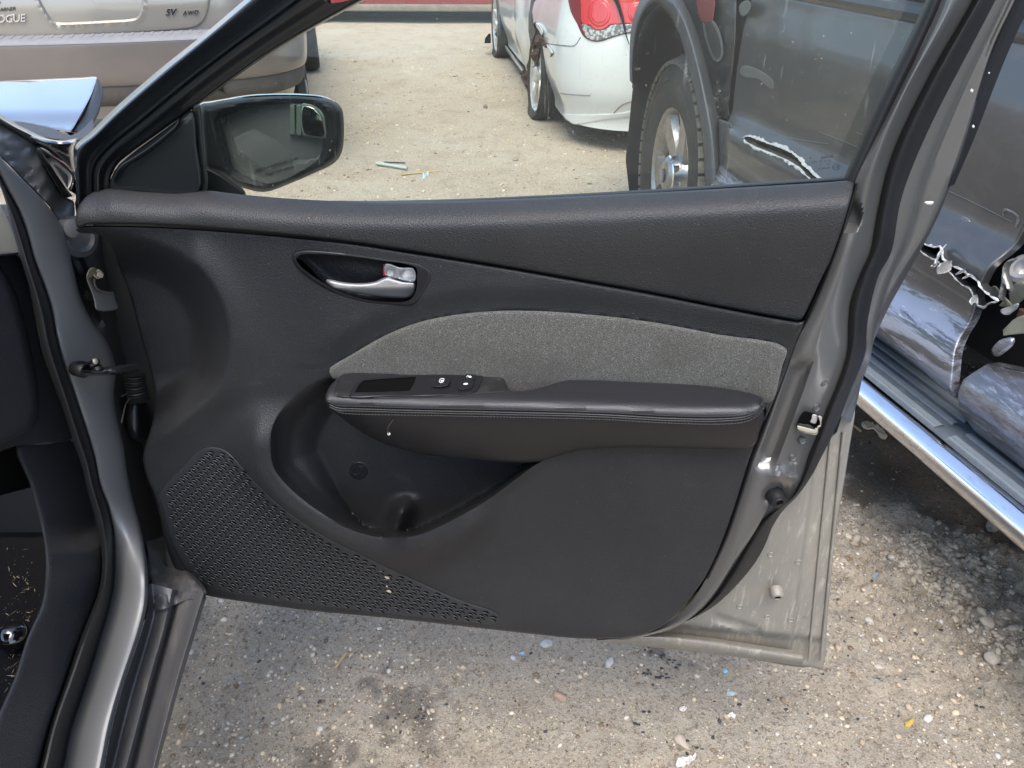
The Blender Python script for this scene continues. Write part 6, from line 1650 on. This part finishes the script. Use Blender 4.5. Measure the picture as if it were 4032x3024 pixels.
patch('blind_spot_mirror', cM2([(1545, 285), (1590, 278), (1700, 318), (1790, 420), (1822, 540), (1830, 700), (1600, 680), (1556, 640)]), DOOR, M['blind_mirror'], mirr, step=8, n=4, depth=lambda u, v: -.2095 - .004 * (((u - 1232) / 40) ** 2 + ((v - 475) / 60) ** 2) * .15, roll=(2, .0005), back=.003)
for a_, b_ in (((1362, 262), (1430, 690)), ((1452, 262), (1520, 700))):
    patch('mirror_clip', cM2([(a_[0], a_[1]), (b_[0], a_[1]), (b_[0] + 8, b_[1]), (a_[0] - 4, b_[1] - 10)]), DOOR, M['clear_plastic'], mirr, step=8, n=1, smooth_out=False, depth=-.214, roll=(3, .003), back=.006)

# --- body side: pillar, seals, sill, cabin trim
w0 = [(-80, 620), (0, 728), (34, 850), (54, 925), (76, 1000), (133, 1198), (166, 1364), (232, 1563), (285, 1729), (330, 1860), (352, 1950), (379, 2050), (400, 2171), (395, 2300), (366, 2388), (318, 2510), (257, 2679), (196, 2849), (152, 3024), (110, 3180)]
w1 = [(-60, 560), (0, 700), (54, 791), (98, 888), (127, 1000), (165, 1100), (199, 1198), (232, 1364), (298, 1563), (371, 1795), (398, 1928), (440, 2036), (451, 2171), (446, 2330), (413, 2456), (346, 2679), (278, 2883), (251, 3024), (215, 3180)]
def lerp_rails(a, b, t, d, n=28):
    A = resample(catmull(np.array(a, float)[:, :2]), n=n); B = resample(catmull(np.array(b, float)[:, :2]), n=n)
    return [(p[0] * (1 - t) + q[0] * t, p[1] * (1 - t) + q[1] * t, d) for p, q in zip(A, B)]
loft('pillar_seal', [lerp_rails(w0, w1, 0, -.02), lerp_rails(w0, w1, .12, .004), lerp_rails(w0, w1, .4, .012), lerp_rails(w0, w1, .72, .006), lerp_rails(w0, w1, .85, -.002), lerp_rails(w0, w1, 1.0, -.008)], BODY, M['rubber'], CAR, n=110, sub=3, back=.02)
w3 = [(-40, 560), (0, 617), (90, 707), (217, 845), (255, 930), (275, 1000), (300, 1110), (345, 1240), (398, 1311), (444, 1390), (457, 1464), (447, 1563), (464, 1663), (494, 1795), (505, 1900), (542, 2036), (569, 2157), (583, 2307), (576, 2408), (535, 2544), (474, 2727), (434, 2883), (407, 3024), (370, 3180)]
def dsill(y_): return .055 * sst(1950, 2330, y_)
def setd(r, f): return [(p[0], p[1], f(p[0], p[1])) for p in r]
pil = loft('hinge_pillar', [setd(lerp_rails(w1, w3, -.03, 0), lambda x_, y_: -.010), setd(lerp_rails(w1, w3, .08, 0), lambda x_, y_: -.001 + .02 * 0), setd(lerp_rails(w1, w3, .5, 0), lambda x_, y_: .004 + .55 * dsill(y_)),
    setd(lerp_rails(w1, w3, .9, 0), lambda x_, y_: .003 + .98 * dsill(y_)), setd(lerp_rails(w1, w3, 1.0, 0), lambda x_, y_: -.006 + dsill(y_))], BODY, M['pillar_paint'], CAR, n=130, sub=5, back=.03)
props(pil, 'grey painted hinge pillar running down into the sill')
# sill steps outboard
w4 = [(590, 2300), (596, 2408), (562, 2544), (508, 2727), (468, 2883), (434, 3024), (395, 3180)]
w5 = [(678, 2320), (644, 2476), (596, 2645), (542, 2849), (495, 3024), (450, 3180)]
w6 = [(705, 2325), (668, 2476), (622, 2645), (568, 2849), (525, 3024), (480, 3180)]
w6b = [(722, 2330), (684, 2476), (640, 2645), (586, 2849), (545, 3024), (500, 3180)]
w7 = [(806, 2335), (752, 2510), (711, 2645), (664, 2815), (610, 3024), (575, 3180)]
sill = loft('door_sill', [setd(w4, lambda x_, y_: .040), setd([(a_ + 14, b_) for a_, b_ in w4], lambda x_, y_: .040), setd(w5, lambda x_, y_: .066), setd(w6, lambda x_, y_: .060), setd(w6b, lambda x_, y_: .076),
    setd(lerp_rails(w6b, w7, .5, 0), lambda x_, y_: .098), setd([(a_ - 10, b_) for a_, b_ in w7], lambda x_, y_: .118), setd(w7, lambda x_, y_: .118), setd([(a_ + 6, b_ + 20) for a_, b_ in w7], lambda x_, y_: .10)], BODY, M['sill_dirty'], CAR, n=60, sub=4, back=.08)
props(sill, 'dusty stepped outer door sill')
loft('sill_wall', [setd([(586, 2307), (580, 2408), (539, 2544), (478, 2727), (438, 2883), (411, 3024), (374, 3180)], lambda x_, y_: .046), setd(w4, lambda x_, y_: .042)], BODY, M['cavity_paint'], CAR, n=30, sub=2)
# the hinge cavity between pillar and door
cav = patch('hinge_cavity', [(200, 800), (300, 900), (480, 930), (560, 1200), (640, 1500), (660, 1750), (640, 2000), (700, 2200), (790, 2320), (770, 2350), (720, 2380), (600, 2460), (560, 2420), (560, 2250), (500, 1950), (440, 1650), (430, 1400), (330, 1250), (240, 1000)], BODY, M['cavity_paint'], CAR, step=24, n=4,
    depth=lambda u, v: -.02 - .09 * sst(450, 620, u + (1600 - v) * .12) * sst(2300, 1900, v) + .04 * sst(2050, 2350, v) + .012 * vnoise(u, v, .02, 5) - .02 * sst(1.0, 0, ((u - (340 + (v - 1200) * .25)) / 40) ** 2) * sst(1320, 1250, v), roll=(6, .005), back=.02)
# folded metal between pillar foot and sill
loft('sill_end', [[(575, 2130, -.02), (590, 2220, .0), (600, 2320, .03), (604, 2400, .042)], [(620, 2120, -.03), (640, 2240, .005), (650, 2320, .05), (640, 2400, .062)], [(650, 2110, -.03), (672, 2230, .004), (700, 2300, .055), (690, 2380, .07)], [(690, 2150, -.03), (725, 2240, .03), (760, 2290, .08), (752, 2360, .095)], [(760, 2250, -.01), (790, 2290, .06), (812, 2332, .11), (795, 2380, .118)]], BODY, M['sill_dirty'], CAR, n=24, sub=5, noise=lambda u, v: .010 * vnoise(u, v, .03, 8) + .006 * vnoise(u, v, .08, 9))
# upper pillar and fender
patch('pillar_head', cM4([(-60, 180), (0, 225), (200, 350), (400, 480), (450, 600), (560, 830), (700, 1030), (800, 1085), (815, 1180), (820, 1300), (900, 1400), (960, 1700), (740, 1700), (700, 1480), (600, 1230), (430, 1030), (250, 850), (0, 600), (-60, 560)]), BODY, M['pillar_paint'], CAR, step=12, n=3,
    depth=lambda u, v: -.022 + .012 * vnoise(u, v, .012, 3) + .004 * vnoise(u, v, .05, 4) - .02 * sst(800, 960, v) * sst(240, 330, u), roll=(8, .006), back=.02)
patch('fender', cM4([(-120, 60), (0, 140), (150, 230), (300, 305), (430, 370), (560, 412), (700, 425), (850, 405), (810, 480), (800, 540), (815, 620), (835, 770), (850, 900), (868, 1075), (855, 1060), (800, 1000), (740, 955), (770, 860), (770, 790), (700, 700), (590, 600), (480, 520), (400, 485), (200, 360), (0, 240), (-120, 170)]), BODY, M['fender_paint'], CAR, step=9, n=3,
    depth=lambda u, v: -.012 + .022 * sst(0, 1, (u - 120) / 160) * sst(1, 0, np.abs(v - (455 + (u - 60) * .48)) / 60), roll=(20, .016), back=.03)
patch('fender_gap_strip', cM4([(395, 505), (430, 508), (450, 530), (520, 640), (620, 800), (720, 940), (790, 1030), (770, 1035), (700, 1050), (640, 960), (560, 830), (480, 700), (420, 600), (395, 540)]), BODY, M['rubber'], CAR, step=8, n=3, depth=-.004, roll=(6, .006), back=.02)
patch('fender_bracket', cM4([(570, 670), (600, 680), (700, 760), (745, 810), (742, 880), (735, 940), (700, 880), (640, 780)]), BODY, M['step_grey'], CAR, step=8, n=2, depth=-.001, roll=(4, .002), back=.01)
loft('fender_hook', [cM4([(440, 520, .01), (560, 610, .01), (700, 720, .01), (780, 810, .012), (770, 900, .012), (745, 955, .012)]), cM4([(450, 512, .02), (580, 598, .02), (720, 700, .02), (800, 800, .022), (795, 900, .022), (775, 960, .022)]), cM4([(462, 508, .012), (600, 590, .012), (740, 690, .012), (825, 790, .012), (830, 900, .012), (862, 1060, .012)])], BODY, M['fender_paint'], CAR, n=40, sub=5, back=.01)
# crumpled hood corner
def HOOD(u, v, d=0.0):
    u = np.asarray(u, float); v = np.asarray(v, float)
    r = rays(u, v)
    z = 1.02 + .05 * np.cos((u - 100) / 190) * 0 + .00028 * (v - 420) * -.35 + d
    t = (z - CAM_H) / r[..., 2]
    return CAMV + r * t[..., None]
hood = patch('bent_hood', cM3([(-120, 915), (0, 882), (200, 872), (350, 864), (600, 852), (740, 846), (900, 840), (975, 833), (1058, 838), (1058, 870), (1030, 960), (1000, 1040), (950, 1140), (900, 1230), (850, 1320), (800, 1405), (765, 1438), (700, 1428), (600, 1410), (400, 1380), (200, 1352), (60, 1300), (-120, 1190)]), HOOD, M['hood_paint'], CAR, step=9, n=3,
    depth=lambda u, v: .004 * vnoise(u, v, .006, 1) + .012 * sst(0, 390, u) - .006 * sst(430, 500, v), roll=(5, .006), back=.012)
props(hood, 'crumpled hood corner reflecting pale blue sky')
def HD(u, v, d=0.0):
    return ATZ(u, v, 1.75 - .0012 * (np.asarray(v, float) - 300) - d)
patch('hood_underside', cM3([(1056, 845), (1075, 870), (1110, 940), (1125, 1000), (1118, 1080), (1095, 1170), (1060, 1270), (1000, 1370), (940, 1470), (820, 1450), (770, 1440), (850, 1322), (950, 1142), (1030, 962)]), HD, M['rubber'], CAR, step=12, n=3, depth=lambda u, v: .02 * np.sin((u - 330) / 60), roll=(12, .03), back=.02)
patch('engine_bay_edge', cM4([(150, 215), (400, 250), (600, 300), (760, 370), (860, 330), (950, 250), (1010, 190), (1010, 330), (900, 410), (700, 420), (450, 380), (250, 300)]), HD, M['cavity_paint'], CAR, step=14, n=2, depth=.03, roll=(4, .004), back=.02)
# inside the cabin
def CABIN(d0): return lambda u, v, d=0.0: BODY(u, v, np.asarray(d) + d0)
patch('kick_panel', [(63, 1755), (180, 1742), (290, 1724), (352, 1930), (385, 2060), (404, 2171), (398, 2310), (368, 2396), (318, 2515), (257, 2684), (196, 2854), (148, 3030), (110, 3180), (-60, 3180), (-60, 2960), (0, 2800), (54, 2679), (108, 2510), (165, 2380), (180, 2260), (178, 2160), (150, 2020), (115, 1900)], BODY, M['kick_plastic'], CAR, step=16, n=3,
    depth=lambda u, v: -.03 + .03 * sst(2280, 2800, v) - .045 * sst(2200, 2050, v) + .012 * np.exp(-((v - 2250) / 90) ** 2), roll=(14, .012), back=.05)
patch('side_trim', [(-60, 1010), (0, 1006), (76, 1003), (133, 1200), (166, 1366), (234, 1566), (288, 1726), (180, 1742), (63, 1756), (20, 1770), (-60, 1790)], BODY, M['dash_plastic'], CAR, step=18, n=3, depth=-.04, roll=(6, .006), back=.02)
patch('dashboard_end', [(-60, 1015), (-10, 1030), (40, 1090), (75, 1170), (105, 1270), (135, 1400), (158, 1540), (162, 1620), (140, 1690), (90, 1730), (30, 1760), (-60, 1800)], BODY, M['dash_plastic'], CAR, step=16, n=4, depth=-.022, roll=(40, .04), back=.05)
patch('dash_pad', [(-60, 1012), (0, 1008), (72, 1003), (74, 992), (0, 998), (-60, 1000)], BODY, M['kick_plastic'], CAR, step=10, n=1, smooth_out=False, depth=-.02, roll=(3, .004), back=.02)
patch('cream_panel', cM4([(-80, 1050), (0, 1130), (70, 1260), (130, 1400), (185, 1540), (212, 1655), (100, 1655), (-80, 1660)]), BODY, M['cream_vinyl'], CAR, step=14, n=3, depth=-.10, roll=(4, .004), back=.02)
# foot well floor
def FLOOR(u, v, d=0.0):
    r = rays(u, v); z = .26 + np.asarray(d, float)
    t = (z - CAM_H) / r[..., 2]
    return CAMV + r * t[..., None]
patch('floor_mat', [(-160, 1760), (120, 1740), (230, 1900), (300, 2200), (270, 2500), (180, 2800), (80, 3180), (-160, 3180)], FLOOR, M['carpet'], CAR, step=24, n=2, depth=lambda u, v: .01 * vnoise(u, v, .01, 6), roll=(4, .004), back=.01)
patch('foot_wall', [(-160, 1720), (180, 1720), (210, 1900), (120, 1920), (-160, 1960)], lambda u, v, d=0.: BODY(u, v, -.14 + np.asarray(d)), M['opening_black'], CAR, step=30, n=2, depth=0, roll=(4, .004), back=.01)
kb = FLOOR(78, 2540, .0)
lathe('seat_knob', kb + np.array([0, 0, .0]), (0.1, -.2, 1), [(.012, 0), (.012, .012), (.021, .018), (.027, .030), (.027, .040), (.020, .052), (.008, .058), (0, .059)], M['black_gloss'], CAR, n=28)
# straw bits on the mat
nS = 240
u_ = rng.normal(75, 42, nS); v_ = rng.normal(2480, 200, nS)
ok = (u_ > 0) & (u_ < 165 - np.abs(v_ - 2350) * .12) & (v_ > 2150) & (v_ < 2800)
u_, v_ = u_[ok], v_[ok]
Pp = FLOOR(u_, v_, .012); an = rng.uniform(0, 3.1, len(Pp))
ln = rng.choice([.0011, .0018, .006, .011], len(Pp), p=[.5, .3, .14, .06])
T_ = np.stack([np.cos(an), np.sin(an), 0 * an], 1)
prof = np.array([(-1, 0, 0), (0, .35, 0), (1, 0, 0), (0, -.35, .3)])
V = Pp[:, None] + prof[None, :, 0, None] * T_[:, None] * ln[:, None, None] + np.stack([-T_[:, 1], T_[:, 0], 0 * an], 1)[:, None] * prof[None, :, 1, None] * np.minimum(ln, .002)[:, None, None] + np.array([0, 0, 1.0]) * prof[None, :, 2, None] * .002
Ff = (np.array([(0, 1, 3), (1, 2, 3), (0, 3, 1), (1, 3, 2)])[None] + (np.arange(len(Pp)) * 4)[:, None, None]).reshape(-1, 3)[: ]
o = mesh('straw_bits', V.reshape(-1, 3), (np.array([(0, 1, 2), (0, 2, 3)])[None] + (np.arange(len(Pp)) * 4)[:, None, None]).reshape(-1, 3), M['straw'], CAR, smooth=False, face=CAMP)
o['kind'] = 'stuff'

# --- hinge, check strap, cable boot
hinge = patch('door_hinge', cK([(232, 322), (240, 285), (262, 256), (300, 262), (296, 290), (284, 312), (276, 335), (282, 370), (300, 398), (340, 416), (412, 422), (425, 470), (442, 515), (430, 530), (298, 532), (285, 480), (268, 420)]), BODY, M['pillar_paint'], CAR, step=7, n=3, depth=lambda u, v: .035 + 0 * u, roll=(5, .003), back=.05)
patch('hinge_tab', cK([(232, 322), (240, 288), (262, 256), (300, 260), (298, 285), (262, 322)]), BODY, M['zinc'], hinge, step=6, n=2, depth=.042, roll=(4, .003), back=.01)
loft('hinge_lip', [cK([(276, 330, .036), (282, 372, .036), (300, 400, .036), (340, 420, .036), (412, 426, .036)]), cK([(284, 326, .046), (290, 368, .046), (306, 394, .046), (343, 413, .046), (412, 418, .046)]), cK([(292, 326, .034), (297, 366, .034), (312, 390, .034), (346, 408, .034), (412, 413, .034)])], BODY, M['zinc'], hinge, n=30, sub=4, back=.01)
bc = cK([(322, 298)])[0]
lathe('hinge_bolt', BODY(bc[0] - 8, bc[1], .04), (.75, -.6, .05), [(.0, -.003), (.0062, -.003), (.0062, .001), (.0045, .0015), (.0045, .006), (.0035, .007), (0, .007)], M['zinc'], hinge, n=6, flat=20)
strap = loft('check_strap', [cK([(205, 905, .03), (260, 905, .032), (340, 902, .04), (400, 898, .05), (480, 888, .055), (570, 878, .055)]), cK([(205, 915, .045), (260, 918, .046), (340, 915, .054), (400, 908, .064), (480, 895, .07), (570, 885, .07)]),
    cK([(210, 945, .046), (260, 945, .046), (340, 948, .054), (400, 945, .064), (480, 938, .07), (570, 920, .07)]), cK([(210, 960, .03), (260, 962, .032), (340, 960, .04), (400, 958, .05), (480, 950, .055), (570, 935, .055)])], BODY, M['frame_black'], CAR, n=30, sub=4, back=.012)
pc = cK([(198, 922)])[0]; c0 = BODY(pc[0], pc[1], .02)
lathe('strap_pivot', c0, (.9, -.42, .05), [(.0, -.01), (.0095, -.01), (.0095, .006), (.0075, .009), (.006, .009), (.0055, .011), (.0, .011)], M['rubber'], strap, n=24)
lathe('pivot_screw', c0 + np.array([.9, -.42, .05]) * .0112, (.9, -.42, .05), [(.0045, 0), (.004, .002), (.003, .0022), (.0024, .001), (0, .001)], M['smooth_plastic'], strap, n=6, flat=20)
patch('strap_clip', cK([(162, 868), (200, 862), (240, 870), (270, 855), (312, 850), (322, 862), (318, 885), (300, 888), (272, 882), (235, 895), (200, 885), (165, 890)]), BODY, M['frame_black'], strap, step=6, n=3, depth=.052, roll=(5, .004), back=.02)
rc_ = cK([(287, 868)])[0]; lathe('strap_rivet', BODY(rc_[0], rc_[1], .052), (.9, -.4, .3), [(.0038, 0), (.0035, .002), (.002, .003), (0, .003)], M['zinc'], strap, n=16)
rc_ = cK([(297, 898)])[0]; lathe('strap_rivet', BODY(rc_[0], rc_[1], .050), (.2, -.2, -1), [(.006, 0), (.006, .004), (.004, .006), (0, .006)], M['frame_black'], strap, n=16)
# corrugated cable boot and rubber cap
bp = [BODY(*p, .02) for p in cK([(548, 955), (552, 990), (556, 1025), (562, 1060), (570, 1095), (575, 1120)])]
bp = catmull3(np.array(bp)); bp = resample3 = np.array([bp[int(i)] for i in np.linspace(0, len(bp) - 1, len(bp))])
m__ = 84
L_ = np.linspace(0, 1, m__)
bpi = np.stack([np.interp(L_, np.linspace(0, 1, len(bp)), bp[:, k_]) for k_ in range(3)], 1)
tube('cable_boot', bpi, 0.0125 + .0020 * np.cos(L_ * 2 * math.pi * 11), M['rubber'], CAR, n=24, smoothp=False)
patch('rubber_cap', cK([(520, 1115), (498, 1160), (488, 1220), (492, 1290), (512, 1350), (545, 1385), (580, 1395), (625, 1385), (645, 1330), (640, 1200), (620, 1130), (570, 1112)]), BODY, M['rubber'], CAR, step=7, n=4, depth=lambda u, v: .0 + .012 * np.exp(-(((u - 545) / 30) ** 2)), roll=(26, .03), back=.03)
for pts in ([(515, 1110), (490, 1150), (475, 1210), (462, 1270)], [(465, 1095), (485, 1085), (500, 1075)]):
    tube('loose_wire', [BODY(*p, .03) for p in cK(pts)], .0008, M['cavity_paint'], CAR, n=6)
lathe('pillar_plug', BODY(*cM4([(770, 1385)])[0], -.004), (1, -.3, .2), [(.013, -.01), (.012, .003), (.008, .005), (0, .005)], M['pillar_paint'], CAR, n=24)
lathe('pillar_plug', BODY(*cM4([(850, 1480)])[0], -.014), (1, -.5, .1), [(.028, -.01), (.026, .004), (.018, .008), (.014, .004), (0, .004)], M['sill_dirty'], CAR, n=24)

# --- the rest of this car's body (roof, rear side, seat base), mostly beyond the left edge
def bodybox(name, x0, x1, y0, y1, z0, z1, mt, bev=.03):
    return boxm(name, ((x0 + x1) / 2, (y0 + y1) / 2, (z0 + z1) / 2), ((abs(x1 - x0) / 2, 0, 0), (0, abs(y1 - y0) / 2, 0), (0, 0, abs(z1 - z0) / 2)), mt, CAR, bev=bev)
bodybox('roof', -1.95, -.74, -1.5, .48, 1.42, 1.47, M['fender_paint'])
bodybox('rear_side', -2.2, -.64, -3.0, -.62, .30, .98, M['fender_paint'], .08)
bodybox('cabin_floor', -2.1, -.72, -.5, 1.15, .20, .245, M['carpet'])
bodybox('far_side', -2.25, -2.15, -1.4, 1.3, .25, 1.0, M['dash_plastic'])
bodybox('firewall', -2.1, -.78, 1.15, 1.22, .25, .98, M['dash_plastic'])
# ------------------------------------------------------------------ stones and litter one can tell apart
def stone(px, py, wpx, label, col=(.42, .39, .34), flat=.6, group=None, cat='stone', name='stone'):
    c = GROUND(px, py); zc = np.linalg.norm(c - CAMV)
    r = wpx / 2 / FPX * zc * .95
    n = 0
    import bmesh
    bm = bmesh.new()
    q = rng.normal(size=(26, 3)); q /= np.linalg.norm(q, axis=1)[:, None]; q *= rng.uniform(.78, 1.05, (26, 1))
    for v_ in q: bm.verts.new(v_)
    bmesh.ops.convex_hull(bm, input=bm.verts)
    bmesh.ops.delete(bm, geom=[v_ for v_ in bm.verts if not v_.link_faces], context='VERTS')
    bmesh.ops.bevel(bm, geom=bm.edges[:], offset=.06, segments=1, affect='EDGES')
    bmesh.ops.triangulate(bm, faces=bm.faces[:])
    bm.verts.index_update()
    V = np.array([v.co[:] for v in bm.verts]); F = np.array([[v.index for v in f.verts] for f in bm.faces]); bm.free()
    a = rng.uniform(0, 3.1)
    V[:, 1] *= rng.uniform(.6, .9); V[:, 2] *= flat
    V[:, 2] += .25 * flat * V[:, 0] * rng.uniform(-1, 1)
    V = np.stack([V[:, 0] * math.cos(a) - V[:, 1] * math.sin(a), V[:, 0] * math.sin(a) + V[:, 1] * math.cos(a), V[:, 2]], 1) * r
    z = ground_h(np.array([c[0]]), np.array([c[1]]))[0]
    V += np.array([c[0], c[1], z + r * flat * .3])
    key = 'stone_%d_%d_%d' % tuple(int(k * 100) for k in col)
    if key not in M:
        mat(key, col, .85, spec=.25, bumps=(('rough', 60, .5, .003),), layers=(('rough', 35, .4, .7, tuple(k * .6 for k in col), .6),))
    o = mesh(name, V, F, M[key], None, smooth=False, loc=(c[0], c[1], z))
    return props(o, label, cat, group)

st = [
 (1912, 427, 26, 'small round grey concrete lump alone on the lane left of the white sedan', (.20, .18, .16), .95),
 (2030, 632, 30, 'low brown stone on the lane between the lump and the pickup tyre', (.30, .26, .2), .5),
 (2205, 2748, 62, 'rounded brown stone largest on the gravel below the middle of the door', (.34, .25, .19), .75),
 (1822, 2620, 34, 'tan stone on the gravel just left of centre under the door', (.46, .38, .28), .6),
 (2150, 2540, 56, 'pale bluish grey stone right under the lower door edge', (.42, .42, .42), .6),
 (2400, 2612, 60, 'long light grey stone beneath the rear corner of the black panel', (.45, .44, .42), .5),
 (2020, 2585, 34, 'white angular stone beside a pale blue chip under the door', (.50, .50, .48), .7),
 (2305, 2650, 30, 'small beige stone right of the rounded brown stone', (.48, .42, .32), .7),
 (2115, 2680, 32, 'buff stone lying left of the rounded brown stone', (.44, .40, .34), .6),
 (3925, 2010, 62, 'large grey stone half in the shaded soil below the chrome step', (.33, .32, .30), .7),
 (3905, 2085, 92, 'big rough grey clod beside the orange stick', (.27, .25, .22), .6),
 (3975, 1995, 40, 'smaller grey stone nearest the chrome step', (.30, .29, .27), .8),
 (3918, 1965, 36, 'pale upright stone at the edge of the shaded soil', (.42, .40, .37), .9),
 (4010, 2050, 46, 'grey stone cut by the right edge of the picture', (.24, .23, .21), .7),
 (2690, 2925, 80, 'flat pinkish tan stone near the bottom edge right of centre', (.42, .36, .29), .35),
 (3650, 2835, 50, 'pale oval stone on the lower right gravel', (.50, .47, .42), .4),
 (3415, 2455, 44, 'buff flat stone right of the door corner', (.46, .43, .37), .4),
 (1260, 2870, 34, 'pale stone in the dark gravel at bottom left', (.48, .46, .42), .6),
 (3860, 2500, 60, 'flat lump of dried mud at the right side of the lot', (.40, .35, .28), .5),
 (3890, 2620, 80, 'broad dried mud clod at the right edge of the lot', (.41, .36, .29), .5),
 (1010, 2880, 28, 'small buff stone near the dusty door sill', (.45, .4, .32), .6),
]
for (px_, py_, w_, lb, c_, fl) in st:
    stone(px_, py_, w_, lb, c_, fl, 'loose stones on the yard')

def scrap(name, px_pts, lift, mt, label, cat, crumple=.004, step=None):
    P = GROUND(np.array(px_pts)[:, 0], np.array(px_pts)[:, 1])
    out = P[:, :2]; c = out.mean(0)
    sz = np.ptp(out, axis=0).max()
    def mp(u, v, d):
        return np.stack([u, v, ground_h(u, v) + lift + d], -1)
    o = patch(name, out, mp, mt, None, step=step or sz / 9, depth=lambda u, v: crumple * 2 * (np.abs(vnoise(u, v, 5 / sz, 31)) + .5 * vnoise(u, v, 11 / sz, 33)), roll=(sz / 12, crumple * .6), back=.0015, smooth_out=True, n=3, face=CAMP, smooth=False)
    # give it its own origin
    org = np.array([c[0], c[1], 0.0])
    o.data.transform(__import__('mathutils').Matrix.Translation(-Vector(org))); o.location = org
    return props(o, label, cat)
scrap('dry_leaf', cF([(1345, 1045), (1385, 1040), (1410, 1060), (1450, 1085), (1480, 1110), (1470, 1130), (1440, 1120), (1410, 1090), (1370, 1085), (1345, 1070)]), .006, M['crumpled_leaf'], 'crumpled pale dry leaf on the shaded soil by the pickup step', 'leaf', .008)
scrap('dry_leaf', cF([(1725, 1142), (1750, 1132), (1772, 1140), (1760, 1155), (1730, 1152)]), .005, M['crumpled_leaf'], 'small tan dry leaf right of the crumpled pale leaf', 'leaf', .004)
scrap('paper_scrap', cI([(370, 1350), (400, 1342), (410, 1355), (395, 1368), (372, 1365)]), .004, M['white_scrap'], 'small white paper scrap on the gravel, the left one below the rear door corner', 'scrap', .004)
scrap('paper_scrap', cI([(625, 1390), (650, 1375), (672, 1385), (668, 1400), (645, 1395)]), .004, M['white_scrap'], 'thin curled white scrap right of the small paper scrap', 'scrap', .005)
scrap('paper_scrap', cI([(1475, 1092), (1490, 1088), (1500, 1098), (1488, 1106)]), .004, M['white_scrap'], 'tiny white scrap right of the dirty door corner', 'scrap', .003)
scrap('yellow_leaf', cI([(1570, 1440), (1590, 1410), (1615, 1402), (1615, 1430), (1590, 1448)]), .003, M['yellow_leaf'], 'yellow leaf flake on the lower right gravel', 'leaf', .003)
scrap('plastic_scrap', cI([(350, 1640), (375, 1605), (430, 1610), (462, 1575), (455, 1620), (410, 1650), (360, 1655)]), .004, M['white_scrap'], 'torn whitish plastic scrap at the bottom edge of the picture', 'scrap', .012)
scrap('plastic_scrap', cI([(625, 1262), (650, 1250), (680, 1262), (665, 1274), (635, 1272)]), .003, M['grey_plastic'], 'grey blue plastic fragment on the gravel below the door corner', 'scrap', .003)
scrap('glass_chip', cH([(1340, 1372), (1355, 1366), (1370, 1378), (1350, 1386)]), .003, M['blue_chip'], 'pale blue chip under the lower door edge', 'chip', .002)
scrap('glass_chip', cI([(603, 1145), (620, 1140), (632, 1152), (612, 1158)]), .003, M['blue_chip'], 'light blue chip below the dirty door bottom', 'chip', .002)
scrap('glass_chip', cI([(1402, 642), (1415, 638), (1422, 650), (1408, 656)]), .003, M['blue_chip'], 'turquoise chip on the grey dirt right of the door edge', 'chip', .002)
# dark chips strewn by the drip
pts = []
for (cx, cy, n_, sp) in ((2615, 2600, 16, 40), (2590, 2660, 10, 26), (3080, 2770, 6, 130), (2720, 2950, 6, 90), (2540, 2840, 5, 50), (1620, 2830, 14, 60), (3660, 2720, 8, 180), (3600, 2620, 5, 160)):
    pts += [(cx + rng.normal() * sp, cy + rng.normal() * sp * .7) for _ in range(n_)]
pts = np.array(pts); g_ = GROUND(pts[:, 0], pts[:, 1])
n_ = len(g_)
V = ICO[None] * np.stack([rng.uniform(.002, .0055, n_), rng.uniform(.0015, .0035, n_), rng.uniform(.001, .003, n_)], 1)[:, None] * (1 + rng.uniform(-.3, .3, (n_, 12, 1)))
V += np.stack([g_[:, 0], g_[:, 1], ground_h(g_[:, 0], g_[:, 1]) + .003], 1)[:, None]
props(mesh('black_chips', V.reshape(-1, 3), (ICF[None] + (np.arange(n_) * 12)[:, None, None]).reshape(-1, 3), M['dark_chip'], None, smooth=False), 'black and dark blue chips strewn on the gravel', kind='stuff')

def stick(name, a, b, r, mt, label, cat, sag=0.0, rise=.004):
    A = GROUND(*a); B = GROUND(*b)
    P = [A * (1 - t) + B * t + np.array([0, 0, rise + r + sag * math.sin(3.1 * t)]) for t in np.linspace(0, 1, 5)]
    o = tube(name, P, r, mt, None, n=8, loc=A)
    return props(o, label, cat)
stick('plastic_strip', (1484, 652), (1604, 672), .011, M['grey_plastic'], 'long pale grey plastic strip on the lane right of the mirror', 'strip')
stick('plastic_rod', (1514, 643), (1596, 646), .004, M['dark_chip'], 'thin dark rod lying behind the grey plastic strip', 'rod')
stick('wood_stick', (1582, 693), (1732, 679), .005, M['wood_stick'], 'thin yellow wood stick on the lane in front of the plastic strip', 'stick')
stick('orange_stick', (3965, 2053), (4075, 2078), .0042, M['pencil_orange'], 'short orange stick at the right edge on the shaded soil', 'stick')
stick('wood_stick', (3345, 1672), (3388, 1706), .0035, M['wood_stick'], 'small broken twig beside the dirty door edge', 'stick')
stick('wood_stick', (1365, 2580), (1320, 2640), .003, M['wood_stick'], 'short tan splinter on the gravel under the speaker grille', 'stick')
scrap('plastic_scrap', cB([(728, 1125), (740, 1090), (770, 1085), (775, 1100), (750, 1115), (740, 1135)]), .004, M['grey_plastic'], 'crumpled grey plastic bit beside the yellow wood stick', 'scrap', .02)
